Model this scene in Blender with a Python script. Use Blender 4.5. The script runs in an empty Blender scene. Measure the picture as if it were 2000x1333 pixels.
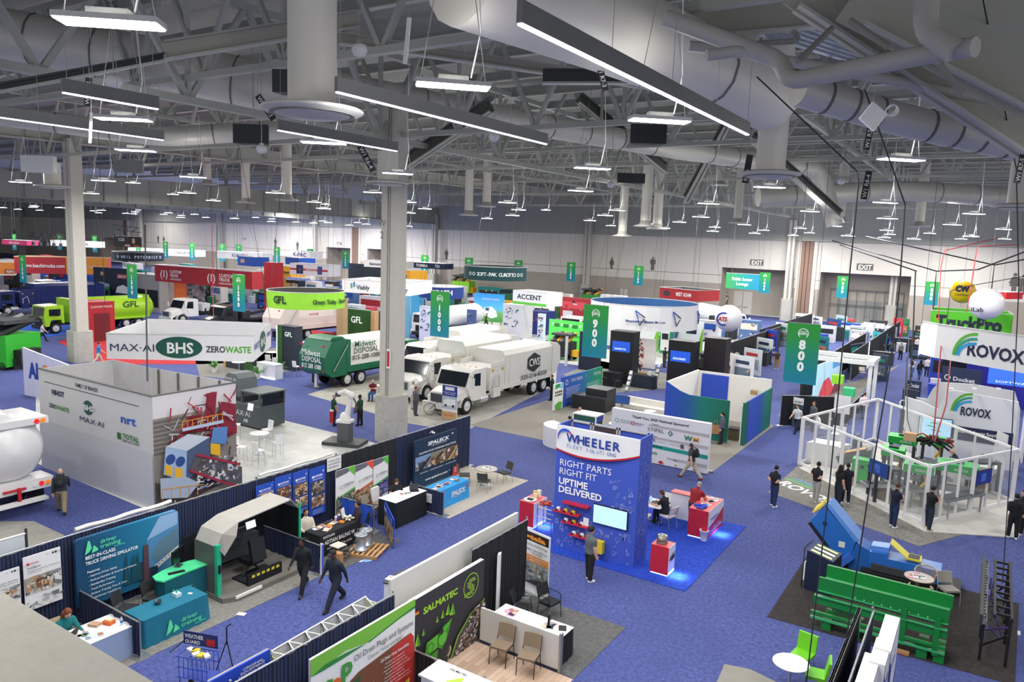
import bpy,bmesh,math,random
from math import sin,cos,pi,radians as R,sqrt,atan2
from mathutils import Vector,Matrix
random.seed(7)
COL=bpy.context.scene.collection
SC=bpy.context.scene
H=10.7;F=1457.4
_p,_r,_y=R(7.78),R(2.087),R(32.665)
FW=Vector((-sin(_y)*cos(_p),cos(_y)*cos(_p),-sin(_p)))
_r0=Vector((cos(_y),sin(_y),0));_u0=_r0.cross(FW)
RT=cos(_r)*_r0+sin(_r)*_u0;UP=-sin(_r)*_r0+cos(_r)*_u0
def ray(px,py):return FW*F+RT*(px-1000)-UP*(py-666.5)
def g(px,py,z=0.0):
 d=ray(px,py);t=(z-H)/d.z
 return Vector((d.x*t,d.y*t,z))
def U(px,py,d):return ray(px,py)*(d/F)+Vector((0,0,H))
def onx(px,py,x):
 d=ray(px,py);t=x/d.x;return Vector((x,d.y*t,H+d.z*t))
def ony(px,py,y):
 d=ray(px,py);t=y/d.y;return Vector((d.x*t,y,H+d.z*t))
cam=bpy.data.cameras.new('camera');camo=bpy.data.objects.new('camera',cam);COL.objects.link(camo)
cam.sensor_width=36;cam.lens=F/2000*36;cam.clip_start=.05;cam.clip_end=600
mt=Matrix((RT,UP,-FW)).transposed().to_4x4();mt.translation=(0,0,H);camo.matrix_world=mt
SC.camera=camo
SC.view_settings.view_transform='Standard';SC.view_settings.look='None';SC.view_settings.gamma=1
SC.view_settings.use_curve_mapping=False;SC.view_settings.exposure=-0.1
_mc={}
def lin(h):
 h=h.lstrip('#');o=[]
 for i in(0,2,4):
  c=int(h[i:i+2],16)/255;o.append(c/12.92 if c<=.04045 else((c+.055)/1.055)**2.4)
 return o
def M(h,r=.6,m=0.0,e=0.0,v=.07,sc=3.0,a=1.0,tr=0.0,name=None):
 k=(h,r,m,e,v,sc,a,tr)
 if k in _mc:return _mc[k]
 ma=bpy.data.materials.new(name or 'mat_'+h.lstrip('#'));ma.use_nodes=True
 nt=ma.node_tree;b=nt.nodes['Principled BSDF'];c=lin(h)
 b.inputs['Roughness'].default_value=r;b.inputs['Metallic'].default_value=m
 b.inputs['Base Color'].default_value=(*c,1)
 if e:
  b.inputs['Emission Color'].default_value=(*c,1);b.inputs['Emission Strength'].default_value=e
 if tr:
  b.inputs['Transmission Weight'].default_value=tr;b.inputs['IOR'].default_value=1.02
 if a<1:b.inputs['Alpha'].default_value=a
 if v and not tr:
  tc=nt.nodes.new('ShaderNodeTexCoord');n=nt.nodes.new('ShaderNodeTexNoise');n.inputs['Scale'].default_value=sc
  n.inputs['Detail'].default_value=3
  mx=nt.nodes.new('ShaderNodeMix');mx.data_type='RGBA'
  mx.inputs[6].default_value=(*[x*(1-v*1.6)for x in c],1);mx.inputs[7].default_value=(*[min(1,x*(1+v*1.4))for x in c],1)
  nt.links.new(tc.outputs['Object'],n.inputs['Vector']);nt.links.new(n.outputs[0],mx.inputs[0]);nt.links.new(mx.outputs[2],b.inputs['Base Color'])
 _mc[k]=ma;return ma
def mat_speck(name,c1,c2,scale,c3=None,r=.95,big=.25):
 """carpet / concrete: fine speckle over broad cloudy variation"""
 if name in _mc:return _mc[name]
 ma=bpy.data.materials.new(name);ma.use_nodes=True;nt=ma.node_tree;b=nt.nodes['Principled BSDF']
 b.inputs['Roughness'].default_value=r
 tc=nt.nodes.new('ShaderNodeTexCoord')
 n1=nt.nodes.new('ShaderNodeTexNoise');n1.inputs['Scale'].default_value=scale;n1.inputs['Detail'].default_value=6;n1.inputs['Roughness'].default_value=.8
 n2=nt.nodes.new('ShaderNodeTexNoise');n2.inputs['Scale'].default_value=big;n2.inputs['Detail'].default_value=5
 m1=nt.nodes.new('ShaderNodeMix');m1.data_type='RGBA';m1.inputs[6].default_value=(*lin(c1),1);m1.inputs[7].default_value=(*lin(c2),1)
 r1=nt.nodes.new('ShaderNodeValToRGB');r1.color_ramp.elements[0].position=.38;r1.color_ramp.elements[1].position=.62
 m2=nt.nodes.new('ShaderNodeMix');m2.data_type='RGBA';m2.inputs[7].default_value=(*lin(c3 or c1),1)
 r2=nt.nodes.new('ShaderNodeValToRGB');r2.color_ramp.elements[0].position=.42;r2.color_ramp.elements[1].position=.7;r2.color_ramp.elements[1].color=(.6,.6,.6,1)
 L=nt.links.new
 L(tc.outputs['Object'],n1.inputs['Vector']);L(tc.outputs['Object'],n2.inputs['Vector']);L(n1.outputs[0],r1.inputs[0]);L(r1.outputs[0],m1.inputs[0])
 L(n2.outputs[0],r2.inputs[0]);L(r2.outputs[0],m2.inputs[0]);L(m1.outputs[2],m2.inputs[6]);L(m2.outputs[2],b.inputs['Base Color'])
 _mc[name]=ma;return ma
def mat_grad(name,stops,axis=2,e=0.0):
 """a printed colour gradient along the object's own bounding box"""
 if name in _mc:return _mc[name]
 ma=bpy.data.materials.new(name);ma.use_nodes=True;nt=ma.node_tree;b=nt.nodes['Principled BSDF'];b.inputs['Roughness'].default_value=.7
 tc=nt.nodes.new('ShaderNodeTexCoord');sp=nt.nodes.new('ShaderNodeSeparateXYZ');rr=nt.nodes.new('ShaderNodeValToRGB')
 el=rr.color_ramp.elements
 el[0].position=stops[0][0];el[0].color=(*lin(stops[0][1]),1);el[1].position=stops[-1][0];el[1].color=(*lin(stops[-1][1]),1)
 for p,c in stops[1:-1]:
  q=el.new(p);q.color=(*lin(c),1)
 nt.links.new(tc.outputs['Generated'],sp.inputs[0]);nt.links.new(sp.outputs[axis],rr.inputs[0]);nt.links.new(rr.outputs[0],b.inputs['Base Color'])
 if e:
  nt.links.new(rr.outputs[0],b.inputs['Emission Color']);b.inputs['Emission Strength'].default_value=e
 _mc[name]=ma;return ma
def mat_planks():
 if 'planks' in _mc:return _mc['planks']
 ma=bpy.data.materials.new('wood_planks');ma.use_nodes=True;nt=ma.node_tree;b=nt.nodes['Principled BSDF'];b.inputs['Roughness'].default_value=.55
 tc=nt.nodes.new('ShaderNodeTexCoord');br=nt.nodes.new('ShaderNodeTexBrick');br.inputs['Scale'].default_value=1.0
 mp=nt.nodes.new('ShaderNodeMapping');mp.inputs['Rotation'].default_value=(0,0,R(90))
 br.inputs['Color1'].default_value=(*lin('C9AF9B'),1);br.inputs['Color2'].default_value=(*lin('B3967F'),1);br.inputs['Mortar'].default_value=(*lin('9A8070'),1)
 br.inputs['Mortar Size'].default_value=.006;br.inputs['Brick Width'].default_value=1.2;br.inputs['Row Height'].default_value=.15
 nt.links.new(tc.outputs['Object'],mp.inputs[0]);nt.links.new(mp.outputs[0],br.inputs[0]);nt.links.new(br.outputs[0],b.inputs['Base Color'])
 _mc['planks']=ma;return ma
def mat_stripes(name,c1,c2,scale,axis=0,r=.9,ramp=(.35,.65)):
 """drape folds / corrugation shading painted as colour bands from a wave"""
 if name in _mc:return _mc[name]
 ma=bpy.data.materials.new(name);ma.use_nodes=True;nt=ma.node_tree;b=nt.nodes['Principled BSDF'];b.inputs['Roughness'].default_value=r
 tc=nt.nodes.new('ShaderNodeTexCoord');w=nt.nodes.new('ShaderNodeTexWave');w.bands_direction='XYZ'[axis];w.inputs['Scale'].default_value=scale
 w.inputs['Distortion'].default_value=1.0;w.inputs['Detail'].default_value=1
 rr=nt.nodes.new('ShaderNodeValToRGB');rr.color_ramp.elements[0].color=(*lin(c1),1);rr.color_ramp.elements[1].color=(*lin(c2),1)
 rr.color_ramp.elements[0].position=ramp[0];rr.color_ramp.elements[1].position=ramp[1]
 nt.links.new(tc.outputs['Object'],w.inputs[0]);nt.links.new(w.outputs[1],rr.inputs[0]);nt.links.new(rr.outputs[0],b.inputs['Base Color'])
 _mc[name]=ma;return ma
WHITE=M('E6E6E6',.5,v=.03);OFFW=M('D8D6D2',.6,v=.04);BLACK=M('101114',.5,v=.1);STEEL=M('A8ABAD',.35,.7);CHROME=M('C8CACC',.2,.9)
DGREY=M('3A3D40',.5);GREY=M('808284',.6);TIRE=M('141414',.8);NAVY=M('161F3E',.8);GLASSD=M('20262C',.08,.2,v=.05);RED=M('C0222C',.45)
CLEAR=M('F2F6F6',.03,0,0,0,3,.12,0);TXT=M('F4F4F4',.6,v=.01);INK=M('14161C',.6,v=.02);PIPE=M('B4B2AB',.55,v=.05)
class MB:
 def __init__(s):s.v=[];s.f=[];s.mi=[];s.ms=[];s.sm=[]
 def slot(s,m):
  if m not in s.ms:s.ms.append(m)
  return s.ms.index(m)
 def add(s,vs,fs,m,smooth=False):
  o=len(s.v);s.v+=[tuple(v)for v in vs];k=s.slot(m)
  for f in fs:s.f.append([i+o for i in f]);s.mi.append(k);s.sm.append(smooth)
  return s
 def box(s,x0,y0,z0,x1,y1,z1,m,top=None):
  x0,x1=min(x0,x1),max(x0,x1);y0,y1=min(y0,y1),max(y0,y1);z0,z1=min(z0,z1),max(z0,z1)
  vs=[(x0,y0,z0),(x1,y0,z0),(x1,y1,z0),(x0,y1,z0),(x0,y0,z1),(x1,y0,z1),(x1,y1,z1),(x0,y1,z1)]
  s.add(vs,[(0,3,2,1),(0,1,5,4),(1,2,6,5),(2,3,7,6),(3,0,4,7)],m);s.add(vs,[(4,5,6,7)],top or m);return s
 def obox(s,c,ax,ay,az,m):
  """oriented box: centre + three half-axis vectors"""
  c,ax,ay,az=map(Vector,(c,ax,ay,az));vs=[]
  for k in(-1,1):
   for a,b in((-1,-1),(1,-1),(1,1),(-1,1)):vs.append(c+ax*a+ay*b+az*k)
  return s.add(vs,[(0,3,2,1),(4,5,6,7),(0,1,5,4),(1,2,6,5),(2,3,7,6),(3,0,4,7)],m)
 def beam(s,a,b,w,h,m):
  """rectangular bar from a to b"""
  a,b=Vector(a),Vector(b);d=b-a;up=Vector((0,0,1))if abs(d.normalized().z)<.95 else Vector((0,1,0))
  sd=d.cross(up).normalized();u=sd.cross(d).normalized()
  return s.obox((a+b)/2,d/2,sd*w/2,u*h/2,m)
 def prism(s,pts,z0,z1,m,top=None):
  """vertical extrusion of an xy outline (ccw)"""
  n=len(pts);vs=[(p[0],p[1],z0)for p in pts]+[(p[0],p[1],z1)for p in pts]
  s.add(vs,[tuple(range(n-1,-1,-1))]+[(i,(i+1)%n,n+(i+1)%n,n+i)for i in range(n)],m);s.add(vs[n:],[tuple(range(n))],top or m);return s
 def ext(s,pts,d,m):
  """extrude an arbitrary planar 3-D outline by vector d"""
  n=len(pts);d=Vector(d);p=[Vector(q)for q in pts];vs=p+[q+d for q in p]
  return s.add(vs,[tuple(range(n-1,-1,-1)),tuple(range(n,2*n))]+[(i,(i+1)%n,n+(i+1)%n,n+i)for i in range(n)],m)
 def poly(s,pts,m):return s.add(pts,[tuple(range(len(pts)))],m)
 def tube(s,pts,r,m,n=8,caps=True):
  pts=[Vector(p)for p in pts];rr=r if isinstance(r,(list,tuple))else[r]*len(pts);vs=[];fs=[]
  pn=None
  for i,p in enumerate(pts):
   d=(pts[min(i+1,len(pts)-1)]-pts[max(i-1,0)]).normalized()
   if pn is None:
    up=Vector((0,0,1))if abs(d.z)<.9 else Vector((1,0,0));pn=d.cross(up).normalized()
   else:pn=(pn-d*pn.dot(d)).normalized()
   q=d.cross(pn)
   for k in range(n):
    a=2*pi*k/n;vs.append(p+(pn*cos(a)+q*sin(a))*rr[i])
  for i in range(len(pts)-1):
   for k in range(n):fs.append((i*n+k,i*n+(k+1)%n,(i+1)*n+(k+1)%n,(i+1)*n+k))
  s.add(vs,fs,m,n>6)
  if caps:s.add(vs[:n],[tuple(range(n-1,-1,-1))],m);s.add(vs[-n:],[tuple(range(n))],m)
  return s
 def lathe(s,c,prof,m,n=20,ax='z'):
  """prof: list of (radius, height) about axis ax through c"""
  c=Vector(c);vs=[];fs=[]
  for r_,h_ in prof:
   for k in range(n):
    a=2*pi*k/n;u,w=r_*cos(a),r_*sin(a)
    vs.append(c+Vector((u,w,h_)if ax=='z' else(h_,u,w)if ax=='x' else(w,h_,u)))
  for i in range(len(prof)-1):
   for k in range(n):fs.append((i*n+k,i*n+(k+1)%n,(i+1)*n+(k+1)%n,(i+1)*n+k))
  s.add(vs,fs,m,True)
  s.add(vs[:n],[tuple(range(n-1,-1,-1))],m);s.add(vs[-n:],[tuple(range(n))],m);return s
 def sphere(s,c,r,m,n=12,sc=(1,1,1)):
  prof=[(max(.001,r*sin(pi*i/n)),-r*cos(pi*i/n))for i in range(n+1)];k0=len(s.v)
  s.lathe((0,0,0),prof,m,n*2)
  for i in range(k0,len(s.v)):
   v=s.v[i];s.v[i]=(v[0]*sc[0]+c[0],v[1]*sc[1]+c[1],v[2]*sc[2]+c[2])
  return s
 def text(s,t,size,m,o,xd=(1,0,0),ud=(0,0,1),bold=0.0,al='LEFT',sx=1.0,shear=0.0,off=.012,w=None):
  """lettering laid on a surface: o is the anchor on the baseline"""
  vs,fs,wid=glyphs(t,bold,shear,al)
  xd,ud=Vector(xd).normalized(),Vector(ud).normalized();nn=xd.cross(ud)*off;o=Vector(o)
  if w:sx=w/(wid*size)
  return s.add([o+xd*(x*size*sx)+ud*(y*size)+nn for x,y in vs],fs,m)
 def obj(s,name,parent=None,label=None):
  me=bpy.data.meshes.new(name);me.from_pydata(s.v,[],s.f)
  for m in s.ms:me.materials.append(m)
  me.polygons.foreach_set('material_index',s.mi);me.polygons.foreach_set('use_smooth',s.sm);me.update()
  o=bpy.data.objects.new(name,me);COL.objects.link(o)
  if parent:o.parent=parent
  if label:o['label']=label
  return o
_gc={}
def glyphs(t,bold,shear,al):
 k=(t,bold,shear,al)
 if k in _gc:return _gc[k]
 cu=bpy.data.curves.new('t','FONT');cu.body=t;cu.size=1;cu.align_x=al;cu.offset=bold;cu.shear=shear;cu.resolution_u=2;cu.fill_mode='FRONT'
 ob=bpy.data.objects.new('t',cu);me=bpy.data.meshes.new_from_object(ob)
 vs=[(v.co.x,v.co.y)for v in me.vertices];fs=[tuple(p.vertices)for p in me.polygons]
 if fs:
  a=me.polygons[0].normal.z
  if a<0:fs=[tuple(reversed(f))for f in fs]
 wid=max([v[0]for v in vs]or[1])-min([v[0]for v in vs]or[0])or 1
 bpy.data.objects.remove(ob);bpy.data.meshes.remove(me);bpy.data.curves.remove(cu)
 _gc[k]=(vs,fs,wid);return _gc[k]
def tag(o,label,cat,group=None,kind=None):
 o['label']=label;o['category']=cat
 if group:o['group']=group
 if kind:o['kind']=kind
 return o
def thing(name,label,cat,loc=(0,0,0),rz=0.0,group=None):
 o=bpy.data.objects.new(name,None);COL.objects.link(o);o.location=loc;o.rotation_euler=(0,0,rz);o.empty_display_size=.2
 return tag(o,label,cat,group)
def struct(name,mb,m=None):
 o=mb.obj(name);o['kind']='structure';return o
def dup(root,loc,rz=None,label=None,group=None,sc=None):
 r=root.copy();COL.objects.link(r);r.location=loc
 if rz is not None:r.rotation_euler=(0,0,rz)
 if label:r['label']=label
 if group:r['group']=group
 if sc:r.scale=(sc,sc,sc)if not isinstance(sc,(tuple,list))else sc
 for ch in list(root.children):
  c=ch.copy();COL.objects.link(c);c.parent=r
  for gch in list(ch.children):
   d=gch.copy();COL.objects.link(d);d.parent=c
 return r
XE,XS=(0,1,0),(1,0,0)
class Panel:
 """a printed surface: origin o (lower left as read), reading direction xd, width w, height h; art in 0..1 coordinates"""
 def __init__(s,mb,o,xd,w,h,ud=(0,0,1)):s.mb=mb;s.o=Vector(o);s.x=Vector(xd).normalized();s.u=Vector(ud).normalized();s.w=w;s.h=h;s.k=0;s.n=s.x.cross(s.u)
 def p(s,a,b):return s.o+s.x*(a*s.w)+s.u*(b*s.h)+s.n*(.006+.003*s.k)
 def rect(s,a0,b0,a1,b1,m):s.k+=1;s.mb.poly([s.p(a0,b0),s.p(a1,b0),s.p(a1,b1),s.p(a0,b1)],m);return s
 def poly(s,pts,m):s.k+=1;s.mb.poly([s.p(a,b)for a,b in pts],m);return s
 def disc(s,a,b,r,m,n=20,asp=1.0):
  s.k+=1;s.mb.poly([s.p(a+r*asp*s.h/s.w*cos(2*pi*i/n),b+r*sin(2*pi*i/n))for i in range(n)],m);return s
 def ring(s,a,b,r,t,m,n=20,a0=0,a1=360,asp=1.0):
  s.k+=1
  for i in range(n):
   q=[]
   for ang,rr in((a0+(a1-a0)*i/n,r),(a0+(a1-a0)*(i+1)/n,r),(a0+(a1-a0)*(i+1)/n,r-t),(a0+(a1-a0)*i/n,r-t)):
    q.append(s.p(a+rr*asp*s.h/s.w*cos(R(ang)),b+rr*sin(R(ang))))
   s.mb.poly(q,m)
  return s
 def line(s,pts,t,m):
  s.k+=1
  for(a0,b0),(a1,b1)in zip(pts,pts[1:]):
   p,q=s.p(a0,b0),s.p(a1,b1);d=(q-p).normalized().cross(s.n)*t/2;s.mb.poly([p-d,p+d,q+d,q-d],m)
  return s
 def txt(s,t,a,b,hh,m,bold=.01,al='LEFT',w=None,shear=0.0,sx=1.0):
  s.k+=1;s.mb.text(t,hh*s.h/.72,m,s.p(a,b),s.x,s.u,bold,al,sx,shear,.003,w*s.w if w else None);return s
 def scatter(s,a0,b0,a1,b1,n,cols,sz=(.02,.06),seed=1,ang=True):
  rnd=random.Random(seed);s.k+=1
  for i in range(n):
   a,b=rnd.uniform(a0,a1),rnd.uniform(b0,b1);w_,h_=rnd.uniform(*sz)*s.h/s.w*rnd.uniform(.5,2.2),rnd.uniform(*sz)*rnd.uniform(.4,1.4);t=rnd.uniform(-.6,.6)if ang else 0
   pts=[]
   for u_,v_ in((-1,-1),(1,-1),(1,1),(-1,1)):
    x_,y_=u_*w_*rnd.uniform(.6,1),v_*h_*rnd.uniform(.6,1);pts.append((min(a1,max(a0,a+x_*cos(t)-y_*sin(t)*.5)),min(b1,max(b0,b+x_*sin(t)*s.w/s.h+y_*cos(t)))))
   s.mb.poly([s.p(*q)+s.n*(.0004*i)for q in pts],rnd.choice(cols))
  s.k+=int(n*.0004/.003)+1
  return s
  # ================================================================== THE SETTING
CARPET=mat_speck('blue_carpet','343E72','5862A2',9,'3E4880',big=.35)
CONC=mat_speck('concrete','9A9890','B0AEA6',2.5,'88867E',r=.75,big=.6)
CONCL=mat_speck('concrete_column','AFADA5','C2C0B8',3,'A09E96',r=.8,big=.8)
GCAR=mat_speck('grey_booth_carpet','6E6C68','93918B',8,'7C7A74',big=.5)
DCAR=mat_speck('dark_booth_carpet','4C4C4E','6C6B6A',8,'58585A',big=.5)
BCAR=mat_speck('black_booth_carpet','1E1A1A','3A3434',8,'2A2526',big=.6)
WFLOOR=mat_speck('pale_vinyl','BEBFBC','CFCFCB',2,'ABACAA',r=.4,big=.7)
ROYAL=mat_speck('royal_carpet','0B2F9E','2350C8',8,'143CB0',big=.6)
REDC=mat_speck('red_carpet','A31A24','C42C36',8,'B0202A',big=.6)
WALLW=M('E2DDD4',.8,v=.03,sc=.4);WALLG=M('B1A89D',.85,v=.05,sc=.4);TRIMG=M('6E6B66',.7)
struct('floor',MB().box(-330,-14,-.3,22,121,0,CARPET))
YW=118.5
def wx(px,py=520):return ony(px,py,YW).x
def wz(px,py):return ony(px,py,YW).z
ZT=12.0
rec=[(200,242),(637,688),(716,766),(1407,1549),(1600,1778)]
recx=[(wx(a,560),wx(b,560))for a,b in rec];recz=[wz(222,465),wz(660,484),wz(740,487),wz(1480,526),wz(1690,536)]
mb=MB();x=-330.0;zg=wz(1345,550)
for(a,b),zz in zip(recx,recz):
 mb.box(x,YW,0,a,YW+.4,zg,WALLG);mb.box(x,YW,zg,a,YW+.4,ZT,WALLW)
 mb.box(a,YW,zz,b,YW+.4,ZT,WALLW)
 mb.box(a-.3,YW+.4,0,a,YW+4.4,zz+.3,WALLG);mb.box(b,YW+.4,0,b+.3,YW+4.4,zz+.3,WALLG);mb.box(a-.3,YW+4.4,0,b+.3,YW+4.7,zz+.3,WALLG);mb.box(a-.3,YW+.4,zz,b+.3,YW+4.4,zz+.3,WALLG)
 x=b
mb.box(x,YW,0,22,YW+.4,zg,WALLG);mb.box(x,YW,zg,22,YW+.4,ZT,WALLW)
zl=wz(1407,538)
for(a,b)in[(-330,recx[0][0])]+[(recx[i][1],recx[i+1][0])for i in range(4)]+[(recx[4][1],22)]:
 mb.box(a,YW-.015,zl,b,YW,zl+.07,TRIMG)
 k=a+4
 while k<b-1:mb.box(k,YW-.012,0,k+.05,YW,ZT,M('A8A39B',.8));k+=6.8
struct('wall_back',mb)
struct('wall_right',MB().box(18,40,0,18.4,118.5,20.5,WALLW))
for i,(a,b,py)in enumerate([(1562,1586,540),(690,702,470),(244,250,440)]):
 m_=MB();xa,xb=wx(a,py),wx(b,py);nn=3
 for k in range(nn):m_.box(xa+(xb-xa)*k/nn+.04,YW-.5,0,xa+(xb-xa)*(k+1)/nn-.04,YW-.02,ZT-.1,M('8E7365',.7))
 m_.box(xa-.5,YW-.35,0,xa,YW-.02,ZT,WALLW);m_.box(xb,YW-.35,0,xb+.5,YW-.02,ZT,WALLW)
 o=m_.obj('trim_%d'%(i+1));o['kind']='structure'
def door(n,x0,x1,z1,y,c='CFCBC4'):
 o=MB().box(x0,y-.08,0,x1,y,z1,M(c,.6)).obj('door_%d'%n);o['kind']='structure'
 MB().box((x0+x1)/2-.03,y-.1,.05,(x0+x1)/2+.03,y-.08,z1,TRIMG).obj('door_seam',o)
 h=MB();h.box((x0+x1)/2-.9,y-.16,1.0,(x0+x1)/2-.2,y-.08,1.1,STEEL);h.box((x0+x1)/2+.2,y-.16,1.0,(x0+x1)/2+.9,y-.08,1.1,STEEL);h.obj('door_handle',o)
a,b=recx[3];door(1,a+1,a+4,3.6,YW+4.4);door(2,a+9,a+12.6,3.8,YW+4.4,'C4BFB6')
a,b=recx[4]
for k in range(3):door(3+k,a+2+k*3.2,a+4.9+k*3.2,3.4,YW+4.4,'8E908E')
door(6,wx(690,500)+3,wx(690,500)+6,3,YW);door(7,wx(1212,560),wx(1226,560),2.9,YW)
mb=MB();a,b=recx[4]
for k in range(9):mb.box(a+1+k*(b-a-2)/8-.04,YW+3.9,0,a+1+k*(b-a-2)/8+.04,YW+4.0,5,M('55605E',.5))
mb.box(a+1,YW+3.9,4.9,b-1,YW+4,5,M('55605E',.5));mb.box(a+1,YW+3.9,2.6,b-1,YW+4,2.7,M('55605E',.5));struct('window_1',mb)
def pictogram(px,py,h,woman=False):
 p=ony(px,py,YW-.02);m_=MB();G_=M('6B6662',.7);s=h/2.1
 def P(q):return[(p.x+a*s,p.y,p.z+b*s)for a,b in q]
 m_.ext(P([(.17*cos(2*pi*i/14),.88+.17*sin(2*pi*i/14))for i in range(14)]),(0,-.05,0),G_)
 if woman:m_.ext(P([(-.2,.66),(.2,.66),(.5,-.02),(.4,-.06),(.25,.3),(.42,-.35),(.2,-.35),(.2,-1.05),(.03,-1.05),(.03,-.35),(-.03,-.35),(-.03,-1.05),(-.2,-1.05),(-.2,-.35),(-.42,-.35),(-.25,.3),(-.4,-.06),(-.5,-.02)]),(0,-.05,0),G_)
 else:m_.ext(P([(-.3,.66),(.3,.66),(.44,.5),(.44,-.1),(.32,-.1),(.32,.42),(.26,.42),(.26,-1.05),(.03,-1.05),(.03,-.1),(-.03,-.1),(-.03,-1.05),(-.26,-1.05),(-.26,.42),(-.32,.42),(-.32,-.1),(-.44,-.1),(-.44,.5)]),(0,-.05,0),G_)
 return m_.obj('restroom_pictogram')
pic=[(1195,514,2.0,1,'woman shaped restroom pictogram on the back wall left of the 1200 aisle banner'),(1275,515,2.2,0,'man shaped restroom pictogram on the back wall right of the 1200 aisle banner'),
(1981,553,2.6,1,'large woman shaped restroom pictogram on the back wall at the right edge'),(1998,556,2.6,0,'large man shaped restroom pictogram cut by the right edge of the photo'),
(872,497,2.0,0,'man shaped restroom pictogram beside the column above the dark aisle signs'),(538,474,2.0,0,'man shaped restroom pictogram on the wall above the white sponsor ring signs'),(581,480,2.0,0,'man shaped restroom pictogram on the wall above the purple-lettered sign'),
(309,467,2.0,0,'left of two thin restroom pictograms above the black ring sign'),(320,469,2.0,0,'right of two thin restroom pictograms above the black ring sign'),(431,471,1.9,0,'man shaped restroom pictogram left of the white crane maker sign'),
(162,458,1.8,0,'small restroom pictogram just right of the leftmost column'),(28,454,1.9,0,'restroom pictogram on the wall at far left above the pink sign')]
for a,b,h,w,l in pic:tag(pictogram(a,b,h,w),l,'pictogram','restroom pictograms on the back wall')
def exit_sign(px,py,w,l):
 p=ony(px,py,YW-.1);o=thing('exit_sign',l,'exit sign',p,0,'exit signs on the back wall');hh=w*.44
 MB().box(-w/2,0,-hh/2,w/2,.09,hh/2,M('5F5E5B',.5)).obj('sign_box',o)
 m_=MB();m_.text('EXIT',hh*.95,M('F5F3EC',.5,e=.4),(-w*.41,0,-hh*.34),XS,bold=.02,w=w*.82);m_.box(-w/2+.06,-.01,-hh/2+.05,w/2-.06,0,-hh/2+.09,WHITE);m_.obj('lettering',o)
exit_sign(1478,513,2.0,'dark EXIT sign above the bay with the green lounge banner');exit_sign(1689,522,2.15,'dark EXIT sign above the large glazed bay at right')
exit_sign(476,467,1.1,'small EXIT sign above the crane maker ring sign at left');exit_sign(662,476,1.3,'small EXIT sign above the bay left of the brown partition');exit_sign(746,480,1.2,'small EXIT sign just left of the tall pale column')
def column(x,y,conc,w,label,top=15.5,cw=None,band=None):
 o=thing('support_column',label,'column',(x,y,0),0,'steel columns of the hall')
 m_=MB();cw=cw or w*1.4;c=cw/2;k=c*.3
 m_.prism([(-c+k,-c),(c-k,-c),(c,-c+k),(c,c-k),(c-k,c),(-c+k,c),(-c,c-k),(-c,-c+k)],0,conc,CONCL);m_.obj('concrete_base',o)
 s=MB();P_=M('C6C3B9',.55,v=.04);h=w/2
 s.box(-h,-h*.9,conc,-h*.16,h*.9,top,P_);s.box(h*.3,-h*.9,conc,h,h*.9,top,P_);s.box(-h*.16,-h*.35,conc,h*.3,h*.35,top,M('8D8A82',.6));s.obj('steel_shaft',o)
 t=MB().tube([(h*.02,-h*.75,conc),(h*.02,-h*.75,top)],.05,M('B9B6AD',.5));t.obj('conduit',o)
 return o
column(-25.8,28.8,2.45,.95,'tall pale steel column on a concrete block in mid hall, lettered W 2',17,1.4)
w2=MB();w2.text('W',.5,M('8B877E',.6),(-.42,-.42,11.1),XS,bold=.02,al='CENTER',off=.01);w2.text('2',.5,M('8B877E',.6),(-.42,-.42,10.5),XS,bold=.02,al='CENTER',off=.01)
for q in w2.v:pass
o=[c for c in COL.objects if c.name.startswith('support_column')][0];w2.obj('lettering',o)
f=MB().box(.06,-.5,3.9,.3,-.44,4.9,M('F0F0F0',.5)).box(.1,-.51,4.0,.26,-.5,4.8,RED);f.obj('fire_notice',o)
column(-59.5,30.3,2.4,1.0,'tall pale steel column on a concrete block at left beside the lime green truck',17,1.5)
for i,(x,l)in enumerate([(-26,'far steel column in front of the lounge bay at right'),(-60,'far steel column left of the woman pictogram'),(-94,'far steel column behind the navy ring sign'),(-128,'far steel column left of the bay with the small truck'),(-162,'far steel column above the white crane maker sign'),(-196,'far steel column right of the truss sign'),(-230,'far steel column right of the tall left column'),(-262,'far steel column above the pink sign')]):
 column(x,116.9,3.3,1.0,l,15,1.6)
column(wx(1738,600),YW+2.2,3.2,.9,'pale column standing inside the glazed bay at right',12,1.5)
struct('trim_9',MB().box(-14,-.7,9.45,1.5,.875,9.7,mat_speck('ledge','A5A29A','B3B0A8',18,'9C998F',r=.7,big=1.5)))
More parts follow.
